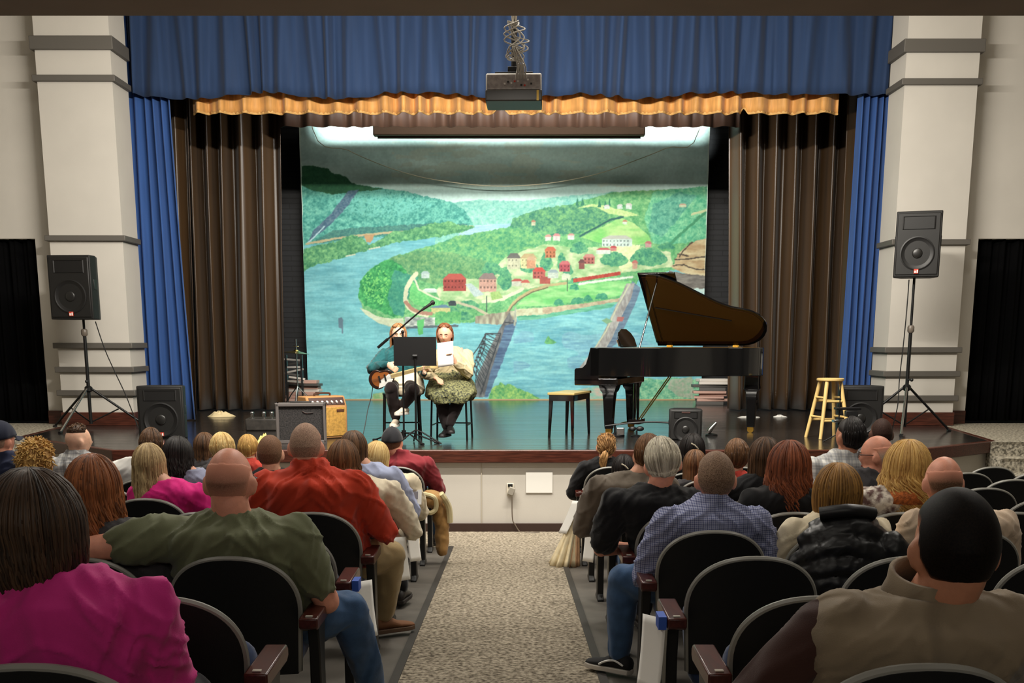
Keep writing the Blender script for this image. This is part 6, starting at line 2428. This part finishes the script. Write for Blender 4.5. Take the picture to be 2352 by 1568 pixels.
sit('LG4', (180, 1012), 'person in a pale checked shirt looking right, below the left loudspeaker stand', 'the person in the checked shirt below the left loudspeaker stand', 'pale', ('short', H_brown, dict(off=0.010, L=0.022, N=260, comb=(0, 0.4, 0.8), margin=lambda az, el: min(math.degrees(el) - 34, margin_full(az, el)))), 'check', yaw=-52, hs=1.0, bw=1.1, collar=0.015)
def navycap(body, Mh, sh, J, LG, torso):
    cap(body, Mh, cloth_mat('navy cap', (32, 36, 52)))
    m = MB(); m.box(sh + V((0.165, -0.112, -0.10)), (0.06, 0.02, 0.045)); m.build('yellow_patch', mat('yellow patch', (214, 200, 50), 0.8), body, bevel=0.004)
sit('LF4', (2, 1012), 'person in a navy cap and navy jacket at the far left edge', 'the person in the navy cap', 'pink', ('buzz', B_greyb, dict(off=0.003)), 'navy cotton', extra=navycap, yaw=-25, collar=0.012)
sit('LG3', (350, 1022), 'person in a white shirt half hidden ahead of the hot pink top', 'the person in the white shirt', 'fair', ('crop', H_brown, dict(off=0.02)), 'white cotton', bw=1.05, shx=-0.12)
sit('LF2', (408, 1044), 'person in a blue grey shirt bowing the head, right of the hot pink top', 'the person in the blue grey shirt', 'fair', ('long', H_black, dict(zend=-0.15, off=0.024, N=260, wave=0.006, seed=21)), 'blue grey cotton', pitch=-14, shx=0.0)
sit('LI3', (470, 1024), 'person in dark grey in the front row, right of the left monitor speaker', 'the person in dark grey near the left monitor speaker', 'fair', ('long', H_brown, dict(zend=-0.30, off=0.02, N=220, seed=23, wave=0.006)), 'dark grey cotton')
sit('LG2', (511, 1032), 'child in dark grey sitting low behind the front row, left block', 'the child in dark grey in the left block', 'pale', ('crop', H_light, dict(off=0.022, amax=100)), 'dark grey cotton', hs=0.96, bw=0.85)
sit('LH2', (570, 1030), 'child in red sitting beside the pale yellow cloth on the stage', 'the child in red by the yellow cloth', 'pale', ('crop', H_gold, dict(amax=100)), 'red cotton', hs=0.9, bw=0.8)

# --- right block
def big_extra(body, Mh, sh, J, LG, torso):
    m = MB()
    torso(m, 0.036)
    for s in (-1, 1):
        m.ball(sh + V((s * 0.15 * 1.25, -0.01, 0.0)), (0.088, 0.10, 0.066), 14, 10)
    link_mesh(wrinkles(remesh(m, 'vest', 0.009, 8, ((0.2, 0.012),)), 0.007, 4), 'vest', T['vest'], body)
    c = sh + V((0, 0, 0.075))
    m = MB(); m.tube([c + V((0, 0, -0.03)), c + V((0, -0.004, 0.01)), c + V((0, -0.012, 0.04))], [0.105, 0.088, 0.086], 28, caps=False); m.build('vest_collar', T['vest'], body, smooth='all', solid=0.012)
sit('RZ0', (2192, 1258), 'person in a beige vest over brown sleeves, nearest at the right', 'the person in the beige vest', 'tan', ('buzz', buzz_mat('near black crop', (10, 7, 6), (24, 17, 13)), dict(off=0.010, ramp=12)), 'dark brown knit', hs=1.10, bw=1.32, vox=0.009,
    neckr=1.15, arms={'L': ((-0.20, 0.06, -0.25), (-0.10, 0.28, -0.34)), 'R': ((0.14, 0.06, -0.25), (0.0, 0.3, -0.28))}, extra=big_extra, wr=0.005, hipy=0.34, shy=0.235, depth=0.92)
sit('RC0', (1643, 1100), 'person in a blue plaid shirt and jeans, one leg out in the aisle', 'the person in the blue plaid shirt', 'pink', ('buzz', buzz_mat('brown grey crop', (104, 82, 66), (158, 130, 108)), dict(off=0.008)), 'plaid', hs=1.04, bw=1.16, vox=0.01, collar=0.018, trousers=M_denim,
    arms={'L': ((-0.10, 0.06, -0.26), (0.02, 0.3, -0.27)), 'R': ((0.1, 0.06, -0.26), (-0.02, 0.3, -0.27))}, legs={'L': ((-0.36, 0.46, 0.50), (-0.37, 0.52, 0.09))}, fdir={'L': (-0.75, 0.6)}, shoes=(mat('black canvas shoe', (20, 20, 22), 0.8), mat('white rubber sole', (206, 198, 186), 0.6)), stripe=M_white, wr=0.013)
sit('RC1', (1924, 1128), 'person in a cream sweater with a black puffer jacket on the seat behind', 'the person in the cream sweater', 'fair', ('long', H_bob, dict(zend=-0.15, off=0.030, N=800, amax=125, curl=0.5, r=0.0045, zvar=0.025, seed=31)), 'cream sweater', vox=0.011, bw=1.1)
sit('RC2', (2166, 1108), 'person in a beige pink shirt, head just above the beige vest wearer', 'the person in the beige pink shirt', 'pink', ('buzz', B_brown, dict(off=0.0026, margin=margin_bald, ramp=26)), 'beige pink cotton', hs=1.03, bw=1.15, shx=0.0)
sit('RD0', (1522, 1066), 'person in a black short-sleeved shirt leaning to the aisle with bent head', 'the person in the black short-sleeved shirt', 'pink', ('crop', H_grey, dict(off=0.022, N=620, zend=-0.05, amax=70, r=0.004)), 'black cotton', sleeve='short', hs=1.08, bw=1.2, roll=-8, pitch=-12, yaw=-6, shx=-0.14,
    arms={'L': ((-0.07, 0.10, -0.27), (0.12, 0.30, -0.30))})
sit('RD1', (1812, 1068), 'person in black with full shoulder-length hair, left of the cream sweater', 'the person in black left of the cream sweater', 'fair', ('long', H_auburn, dict(zend=-0.22, off=0.036, N=750, wave=0.014, freq=2.5, flare=0.10, zvar=0.06, seed=35, r=0.005)), 'black cotton', bw=1.1)
def fur_extra(body, Mh, sh, J, LG, torso):
    c = sh + V((0, -0.01, 0.02))
    m = MB(); m.tube([c + V((0, 0, -0.05)), c, c + V((0, 0.005, 0.05))], [0.16, 0.14, 0.085], 28, flat=0.8); m.build('fur_collar', T['rust fur'], body, smooth='all')
sit('RD2', (2084, 1068), 'person with a rust fur collar over a patterned top', 'the person with the rust fur collar', 'fair', ('long', H_gold, dict(zend=-0.25, off=0.042, N=900, wave=0.030, freq=2.2, flare=0.18, zvar=0.07, seed=37, r=0.005)), 'print', bw=1.1, extra=fur_extra)
sit('RE0', (1488, 1046), 'person in a grey brown sweater at the right aisle', 'the person in the grey brown sweater', 'fair', ('crop', H_brown2, dict(off=0.02)), 'grey brown knit', bw=1.22, shx=-0.16, arms={'L': ((-0.10, 0.10, -0.26), (0.10, 0.30, -0.30))}, trousers=M_denim)
sit('RF1', (1690, 1050), 'child in a red shirt, right of the blue plaid shirt', 'the child in the red shirt in the right block', 'fair', ('crop', H_brown2, dict(off=0.022)), 'red cotton', hs=0.95, bw=0.9)
sit('RE1', (1757, 1050), 'person in black between the child in red and the full-haired person', 'the person in black next to the child in red', 'fair', ('long', H_brown, dict(zend=-0.22, off=0.018, N=220, seed=41)), 'black cotton')
def specs_extra(body, Mh, sh, J, LG, torso):
    glasses(body, Mh)
    face_parts(body, Mh, mat('grey brow', (150, 140, 130), 0.8))
sit('RE2', (2014, 1046), 'person in glasses and a dark grey shirt, head turned left', 'the person in glasses', 'pink', ('buzz', buzz_mat('white fringe', (176, 158, 140), (206, 190, 172)), dict(off=0.003, margin=margin_bald, ramp=26)), 'dark grey cotton', yaw=62, extra=specs_extra, collar=0.015, hs=1.04)
sit('RF2', (1951, 1004), 'person in a pale checked shirt sitting tall in front of the wooden stool', 'the person in the checked shirt before the stool', 'tan', ('crop', H_black, dict(off=0.02, zend=-0.05, amax=70)), 'check', yaw=24, hs=1.06, bw=1.1, shx=0.20, collar=0.012)
sit('RG3', (2024, 997), 'person in dark grey in front of the taller loudspeaker stand', 'the person in dark grey before the taller loudspeaker stand', 'dark', ('buzz', B_dark, dict(off=0.002)), 'dark grey cotton', hs=1.02)
sit('RG1', (1596, 1066), 'child in dark grey just left of the blue plaid shirt', 'the child in dark grey left of the plaid shirt', 'fair', ('long', H_brown2, dict(zend=-0.2, off=0.016, N=200, seed=43)), 'dark grey cotton', hs=0.92, bw=0.85)
def tie_extra(body, Mh, sh, J, LG, torso):
    M_t = mat('pale hair clip', (206, 196, 172), 0.5)
    m = MB(); m.tube([Mh @ V((-0.03, -0.118, 0.055)), Mh @ V((0.0, -0.128, 0.04)), Mh @ V((0.03, -0.12, 0.01))], 0.006, 6); m.build('hair_clip', M_t, body, smooth=True)
sit('RH1', (1590, 1030), 'person in black with a pale hair clip, in front of the small dark speaker', 'the person in black with the pale hair clip', 'tan', ('long', H_black, dict(zend=-0.12, off=0.026, N=280, seed=45, wave=0.006)), 'black cotton', extra=tie_extra)
def pony_extra(body, Mh, sh, J, LG, torso):
    rnd = random.Random(3)
    m = MB()
    for i in range(60):
        a = rnd.uniform(0, 6.28)
        r_ = rnd.uniform(0.004, 0.022)
        o_ = V((r_ * math.cos(a), 0, r_ * math.sin(a)))
        m.tube([Mh @ (V((-0.005, -0.095, -0.035)) + o_ * 0.6), Mh @ (V((-0.025, -0.145, -0.06)) + o_ * 1.5), Mh @ (V((-0.04, -0.155, -0.12)) + o_ * 1.7 + V((0, 0, rnd.uniform(-.02, .02)))), Mh @ (V((-0.03, -0.135, -0.19)) + o_)], [0.005, 0.007, 0.006, 0.002], 5)
    pt = m.build('ponytail', H_red2, body, smooth='all')
    m = MB(); m.tube([Mh @ V((-0.008, -0.105, -0.04)), Mh @ V((-0.012, -0.118, -0.046))], 0.022, 12); m.build('hair_tie', M_plastic, pt, smooth=True)
H_red2 = hair_mat('copper blond hair', (108, 74, 42), (198, 152, 96))
sit('RI0', (1392, 1026), 'person in black with a ponytail in the front row at the right aisle', 'the person in black with the ponytail', 'fair', ('short', H_red2, dict(off=0.014, L=0.06, N=420, comb=(0, -1, -0.5), lift=0.02, jit=0.06)), 'black cotton', extra=pony_extra, shx=-0.06, arms={'L': ((-0.12, 0.05, -0.24), (-0.02, 0.25, -0.3))})
sit('RH0', (1432, 1076), 'child in black behind the ponytail at the right aisle, pale hair tie', 'the child in black at the right aisle', 'tan', ('long', H_black, dict(zend=-0.12, off=0.024, N=240, seed=47)), 'black cotton', hs=0.95, bw=0.85, extra=tie_extra)

# --- the two performers, facing the hall
def loc2(base, px, py, Y):
    p = at(px, py, Y)
    return V((-(p.x - base.x), -(p.y - base.y), p.z - base.z))


def mid_arm(S, W, l1, l2, hint):
    """elbow position for a given wrist"""
    d = (W - S)
    L = min(d.length, l1 + l2 - 1e-3)
    a = (l1 * l1 - l2 * l2 + L * L) / (2 * L)
    h = math.sqrt(max(l1 * l1 - a * a, 0))
    u = d.normalized()
    hv = V(hint)
    hv = (hv - u * hv.dot(u)).normalized()
    return S + u * a + hv * h


M_print = mat('green floral skirt', (30, 34, 24), 0.8, rgb2=(122, 122, 80), vscale=52, detail=2)
base = V((ST2[0].x, YP2, STAGE_Z))
hc = loc2(base, 1022, 768, YP2 - 0.10)
sh = V((hc.x * 0.6 - 0.03, 0.02, hc.z - 0.205))
Ssz = 0.172 * 1.12
SL = sh + V((-Ssz, 0, -0.035)); SR = sh + V((Ssz, 0, -0.035))
# her left hand (local -x is to the right in the photograph) holds the sheets up
WL = loc2(base, 1046, 832, YP2 - 0.40)
EL = mid_arm(SL, WL, 0.29, 0.25, (-0.6, -0.2, -1))
WR = loc2(base, 1000, 868, YP2 - 0.42)
ER = mid_arm(SR, WR, 0.29, 0.26, (0.8, -0.3, -0.4))


def singer_extra(body, Mh, sh_, J, LG, torso):
    face_parts(body, Mh, H_brown)
    m = MB()
    hip = V((0, 0.0, ST2[1] + 0.07))
    rg = []
    for z, rx, ry, cy in ((0.26, 0.19, 0.15, 0.0), (0.16, 0.22, 0.18, 0.02), (0.05, 0.27, 0.24, 0.08), (-0.04, 0.30, 0.30, 0.15), (-0.10, 0.29, 0.29, 0.16), (-0.13, 0.26, 0.26, 0.16)):
        rg.append(ering(hip + V((0, cy, z)), rx, ry, 36))
    m.rings(rg)
    K0, K1 = LG['L'][1], LG['R'][1]
    kc = (K0 + K1) / 2
    rg = []
    for t, rx, rz, dz in ((-0.25, 0.10, 0.05, 0.02), (0.0, 0.23, 0.12, 0.01), (0.35, 0.26, 0.115, 0.015), (0.7, 0.27, 0.105, 0.02), (1.0, 0.265, 0.10, 0.02), (1.2, 0.235, 0.092, 0.0), (1.3, 0.12, 0.06, -0.02)):
        c = V((0, 0.0, hip.z)).lerp(kc, t)
        rg.append([c + V((rx * math.cos(q) * (1 + 0.03 * math.cos(6 * q)), 0, dz + rz * math.sin(q) + 0.018 * math.cos(4 * q))) for q in np.linspace(0, 2 * math.pi, 37)[:-1]])
    m.rings(rg)
    link_mesh(wrinkles(remesh(m, 'skirt', 0.011, 8, ((0.12, 0.015),)), 0.012), 'skirt', M_print, body)
    m = MB()
    c = hip.lerp(sh_, 0.32)
    m.rings([ering(c + V((0, 0.012, z)), 0.205, 0.158, 28) for z in (-0.02, 0.02)])
    m.build('belt', M_plastic, body, smooth=True)
    S = J['L'][0]
    m = MB(); m.tube(smooth_path([S + V((0.06, -0.04, 0.085)), S + V((0.055, 0.085, 0.045)), S + V((0.06, 0.155, -0.09)), S + V((0.075, 0.165, -0.22))]), 0.016, 8, flat=0.5); m.build('strap', mat('grey strap', (150, 138, 124), 0.8), body, smooth=True)


singer = person(base, math.pi, hc, 'person in a cream cardigan and green floral skirt reading from sheets on the stage', 'fair',
                ('long', hair_mat('chestnut hair', (60, 34, 22), (136, 86, 56)), dict(zend=-0.10, off=0.014, N=320, amax=98, curl=0.3, r=0.005, zvar=0.02, seed=51, front=True)), T['pale cardigan'], bw=1.12, hs=1.08, vox=0.0075, hipz=ST2[1] + 0.09, hipy=0.0, shx=sh.x, shy=sh.y, shz=sh.z, pitch=-12, yaw=-6,
                arms={'L': (EL - SL, WL - SL), 'R': (ER - SR, WR - SR)},
                hands={'L': ((0.45, 0.15, 0.75), (0.5, 0.6, 0), 1, 0.55), 'R': (WR - ER, (0, 0.2, -1), 1, 0.35)},
                legs={'L': (loc2(base, 1058, 906, YP2 - 0.45), loc2(base, 1034, 976, YP2 - 0.42)), 'R': (loc2(base, 1012, 908, YP2 - 0.45), loc2(base, 1026, 985, YP2 - 0.36))},
                fdir={'L': (-0.1, 1), 'R': (0.3, 1)}, trousers=cloth_mat('dark tights', (34, 26, 26)), shoes=(mat('black boot', (20, 18, 18), 0.4), mat('black boot sole', (24, 22, 22), 0.6)), extra=singer_extra)
# the sheets in her hand
a, b_, c_, d_ = at(1004, 788, YP2 - 0.50), at(1040, 783, YP2 - 0.44), at(1041, 838, YP2 - 0.46), at(1006, 843, YP2 - 0.52)
for k in range(2):
    m = MB()
    off = V((0.004 * k, 0.004 * k, -0.003 * k))

    def fn(u, v):
        p = a.lerp(b_, u).lerp(d_.lerp(c_, u), v)
        return p + off + V((0, 0.02 * math.sin(u * 3.1) + (0.012 * k) * u, 0))
    m.grid(fn, 10, 10)
    tag(m.build('sheet', mat('sheet paper', (212, 208, 206), 0.8), None, smooth='all', solid=0.0015, origin=(a + c_) / 2), 'white sheet held by the person in the floral skirt, %s' % ('nearer to the hall' if k == 0 else 'behind the other'), 'paper', 'sheets held by the singer')

base = V((ST1[0].x, YP1, STAGE_Z))
hc = loc2(base, 915, 768, YP1 - 0.06)
sh = V((hc.x * 0.8 + 0.0, 0.02, hc.z - 0.195))
Ssz = 0.172 * 1.0
SL = sh + V((-Ssz, 0, -0.035)); SR = sh + V((Ssz, 0, -0.035))
WR = loc2(base, 890, 836, YP1 - 0.34)
ER = mid_arm(SR, WR, 0.28, 0.25, (1, -0.2, -0.5))
WL = loc2(base, 975, 856, YP1 - 0.40)
EL = mid_arm(SL, WL, 0.28, 0.25, (-0.6, -0.2, -1))


def guitarist_extra(body, Mh, sh_, J, LG, torso):
    face_parts(body, Mh, H_brown)
    m = MB()
    hip = V((0, 0.0, ST1[1] + 0.07))
    rg = []
    for z, rx, ry, cy in ((0.22, 0.18, 0.14, 0.0), (0.08, 0.21, 0.18, 0.04), (-0.02, 0.24, 0.24, 0.10), (-0.08, 0.22, 0.23, 0.10)):
        rg.append(ering(hip + V((-0.05, cy, z)), rx, ry, 36))
    m.rings(rg)
    link_mesh(remesh(m, 'skirt', 0.012, 4, ((0.09, 0.03),)), 'skirt', cloth_mat('cream skirt', (222, 208, 180)), body)


guitarist = person(base, math.pi, hc, 'person in a teal sweater playing the guitar behind the music stand', 'pale',
                   ('long', hair_mat('light brown hair', (92, 58, 36), (170, 122, 80)), dict(zend=-0.16, off=0.018, N=260, amax=104, seed=53, front=True)), T['teal sweater'], hs=1.02, vox=0.0075, hipz=ST1[1] + 0.09, hipy=0.0, shx=sh.x, shy=sh.y, shz=sh.z, pitch=-8, yaw=8,
                   arms={'L': (EL - SL, WL - SL), 'R': (ER - SR, WR - SR)}, hands={'R': ((-0.75, 0.3, -0.45), (-0.1, -0.9, -0.3), 1, 0.5), 'L': ((-0.2, 0.1, 0.8), (0.6, -0.6, 0.1), 1, 0.7)},
                   legs={'R': (loc2(base, 898, 892, YP1 - 0.42), loc2(base, 909, 962, YP1 - 0.30)), 'L': (loc2(base, 950, 896, YP1 - 0.44), loc2(base, 928, 935, YP1 - 0.36))},
                   fdir={'R': (0.1, 1), 'L': (0.4, 1)}, trousers=cloth_mat('dark leggings', (38, 28, 28)), shoes=(mat('cream sneaker', (214, 200, 180), 0.7), mat('white sneaker sole', (226, 220, 210), 0.6)), extra=guitarist_extra)

# the guitar
gb = at(877, 869, YP1 - 0.32)
gh = at(1000, 838, YP1 - 0.42)
ax = (gh - gb).normalized()
nz = V((0, -1, 0)); nz = (nz - ax * nz.dot(ax)).normalized()
ay = nz.cross(ax)
GM = Matrix((( ax.x, ay.x, nz.x, gb.x), (ax.y, ay.y, nz.y, gb.y), (ax.z, ay.z, nz.z, gb.z), (0, 0, 0, 1)))
t = thing('electric_guitar', 'sunburst electric guitar with pale neck across the lap of the person in teal', 'guitar', gb)
GL = Matrix.Translation(-gb) @ GM


def gout(s):
    pts = []
    for k in range(48):
        a = 2 * math.pi * k / 48
        x = 0.155 * math.cos(a)
        w_ = 0.150 - 0.030 * math.cos(2 * (a - 0.1)) * 0 + 0.0
        w_ = 0.13 if x < -0.02 else 0.115
        s = s * 1.0
        wa = 1 - 0.22 * math.exp(-((x - 0.02) / 0.07) ** 2)
        pts.append((x * s, w_ * wa * math.sin(a) * s))
    return pts


m = MB(); m.prism(gout(1.0), -0.022, 0.022, M=GL); gbod = m.build('body', mat('dark sunburst edge', (40, 20, 14), 0.2, coat=0.5), t, bevel=0.008)
m = MB(); m.prism(gout(0.74), 0.022, 0.0245, M=GL); m.build('sunburst', mat('amber sunburst', (134, 76, 34), 0.2, coat=0.5), gbod)
m = MB(); m.prism([(-0.06, -0.10), (0.10, -0.08), (0.16, -0.01), (0.10, 0.03), (-0.02, -0.02)], 0.0245, 0.0265, M=GL); m.build('pickguard', M_white, t)
m = MB(); m.prism([(0.12, -0.026), (0.60, -0.021), (0.60, 0.021), (0.12, 0.026)], 0.012, 0.034, M=GL); m.build('neck', mat('maple neck', (216, 190, 134), 0.35), t, bevel=0.003)
m = MB(); m.prism([(0.60, -0.022), (0.66, -0.04), (0.77, -0.03), (0.77, 0.012), (0.60, 0.022)], 0.008, 0.024, M=GL); m.build('headstock', mat('maple neck', (216, 190, 134)), t, bevel=0.002)
for k in range(6):
    m = MB(); y = -0.015 + 0.006 * k
    m.cyl(GL @ V((-0.12, y, 0.036)), GL @ V((0.60, y, 0.038)), 0.0009, n=4); m.build('string', M_chrome, t)
for x in (-0.02, 0.05):
    m = MB(); m.box((0, 0, 0), (0.018, 0.075, 0.01)); m.v = [tuple(GL @ (V(p) + V((x, 0.0, 0.029)))) for p in m.v]; m.build('pickup', M_plastic, t)

# --- seats, then things on and by the seats
place_all_seats()


def arm_pt(side, row, dx=0.0, dy=0.1, dz=0.0):
    y = ROW_Y[row]
    x = ARM_L if side == 'L' else ARM_R
    return V((x + dx, y + dy, floor_z(y + 0.2) + dz))


M_tape = mat('blue tape', (44, 84, 176), 0.6)


def flyer(side, row, label, h=0.28, w=0.21, tape=True, sway=0.0):
    s = 1 if side == 'L' else -1
    p = arm_pt(side, row, s * 0.040, 0.02, 0.582)
    t = thing('flyer', label, 'flyer', p, 0, 'flyers taped to the aisle armrests')
    m = MB()

    def fn(u, v):
        return (s * (0.004 + 0.018 * v * v + sway * v + 0.06 * u), w * u + 0.03 * v * (1 if side == 'L' else 0.2), -0.005 - h * v - 0.03 * u)
    m.grid(fn, 8, 10)
    m.build('sheet', M_paper, t, smooth='all', solid=0.0012)
    if tape:
        m = MB(); m.box((s * 0.014, w * 0.22, -0.022), (0.03, w * 0.45, 0.05)); m.build('tape', M_tape, t)


flyer('L', 3, 'white flyer with blue tape on the empty aisle armrest behind the orange red fleece')
flyer('L', 5, 'white flyer hanging from the armrest of the cream knit sweater', tape=False)
flyer('L', 6, 'white flyer hanging from the armrest of the pale blue shirt', tape=False)
flyer('R', 2, 'white flyer with blue tape on the right aisle armrest behind the plaid shirt', h=0.30)
flyer('R', 6, 'white flyer on the right aisle armrest ahead of the grey brown sweater', tape=False)
flyer('R', 8, 'tilted white flyer above the tulle skirt on the right aisle', tape=False, sway=0.10)

# tulle skirt hanging from the aisle armrest near the front, right side
p = arm_pt('R', 8, -0.06, 0.12, 0.0)
t = thing('tulle_skirt', 'cream and peach tulle skirt hanging from the right aisle armrest down to the carpet', 'costume', p)
M_tul = mat('cream tulle', (232, 216, 178), 0.95, var=0.1, vscale=20)
M_pch = mat('peach satin', (214, 168, 126), 0.6, var=0.15, vscale=12)
def cone(seed, x0, r0, r1, m_, nm, z0=0.52, z1=0.02, wv=0.16):
    r_ = random.Random(seed)
    ph = r_.uniform(0, 6)
    m = MB()

    def fn(u, v):
        a = 2 * math.pi * u
        rr = r0 + (r1 - r0) * v ** 1.2
        rr *= 1 + wv * v * math.sin(9 * a + ph) + 0.06 * math.sin(17 * a) * v
        return (x0 * v + rr * math.cos(a) * 0.62, rr * math.sin(a), z0 + (z1 - z0) * v)
    m.grid(fn, 90, 10, closed_u=True)
    m.build(nm, m_, t, smooth='all', solid=0.004)
cone(1, -0.13, 0.03, 0.17, M_tul, 'tulle')
cone(2, -0.06, 0.028, 0.12, M_pch, 'lining', z0=0.5, z1=0.012)
m = MB(); m.tube([(0.0, 0, 0.51), (0.02, 0, 0.57), (0.05, 0, 0.592)], 0.012, 8); m.build('waistband', M_tul, t, smooth=True)

# tan coat hung over the armrest of the front rows, left side
p = arm_pt('L', 8, 0.06, 0.16, 0.0)
t = thing('tan_coat', 'tan coat with pale fleece lining hung over the left aisle armrest near the stage', 'coat', p)
M_tan = cloth_mat('tan suede', (172, 132, 80), var=0.1, vscale=14)
M_flc = cloth_mat('pale fleece', (230, 216, 170))
m = MB()
m.ball((0.02, 0.05, 0.57), (0.10, 0.16, 0.075), 16, 12)
m.ball((0.07, 0.12, 0.46), (0.06, 0.12, 0.16), 16, 12)
limb(m, [V((0.08, 0.12, 0.5)), V((0.10, 0.10, 0.3)), V((0.10, 0.08, 0.12))], [0.07, 0.06, 0.055])
link_mesh(remesh(m, 'coat_body', 0.01, 3, ((0.08, 0.03),)), 'coat_body', M_tan, t)
m = MB(); m.tube(smooth_path([(-0.06, -0.08, 0.63), (0.05, -0.10, 0.60), (0.06, -0.08, 0.50), (0.0, -0.09, 0.47), (-0.05, -0.08, 0.55)]), 0.02, 8); m.build('fleece_edge', M_flc, t, smooth=True)
m = MB(); m.tube(smooth_path([(0.10, 0.0, 0.62), (0.16, 0.06, 0.50), (0.17, 0.08, 0.36)]), 0.028, 8); m.build('fleece_lapel', M_flc, t, smooth=True)

# a bag / papers on the armrest just behind the coat
p = arm_pt('L', 7, -0.01, 0.06, 0.595)
t = thing('program', 'folded white program lying on the aisle armrest behind the tan coat', 'paper', p)
m = MB(); m.box((0, 0.06, 0.07), (0.16, 0.12, 0.012), Matrix.Rotation(R(62), 3, 'X')); m.build('sheet', M_paper, t)
m = MB(); m.box((0.02, 0.035, 0.09), (0.07, 0.06, 0.004), Matrix.Rotation(R(62), 3, 'X')); m.build('print', mat('grey print', (120, 116, 122), 0.8), t)

# black puffer jacket over the seat back of the honey brown bob
y = ROW_Y[3]
p = V((seat_x('R', 1), y, floor_z(y + 0.2)))
t = thing('puffer_jacket', 'black puffer jacket draped over the seat behind the cream sweater', 'jacket', p)
M_puf = mat('black nylon', (20, 20, 21), 0.42, spec=0.5)
m = MB()
for i, (z, w_, r_, yy) in enumerate(((0.86, 0.15, 0.05, 0.02), (0.82, 0.20, 0.062, -0.01), (0.75, 0.235, 0.062, -0.04), (0.67, 0.245, 0.06, -0.05), (0.59, 0.24, 0.058, -0.05), (0.51, 0.22, 0.05, -0.045))):
    pts = [(x, yy + 0.05 * (x / 0.24) ** 2, z - 0.08 * (x / 0.24) ** 2 + 0.012 * math.sin(x * 17 + i)) for x in np.linspace(-w_, w_, 9)]
    m.tube(pts, [r_ * q for q in (0.5, 0.85, 1, 1.05, 1, 1.05, 1, 0.85, 0.5)], 12)
limb(m, [V((0.2, -0.03, 0.76)), V((0.27, -0.03, 0.66)), V((0.28, -0.02, 0.5))], [0.062, 0.06, 0.045])
link_mesh(remesh(m, 'shell', 0.009, 2, ((0.07, 0.02), (0.03, 0.006))), 'shell', M_puf, t)
m = MB(); m.tube(smooth_path([(-0.12, 0.0, 0.895), (0.0, -0.03, 0.915), (0.12, 0.0, 0.895)]), 0.03, 10); m.build('hood', M_puf, t, smooth=True)
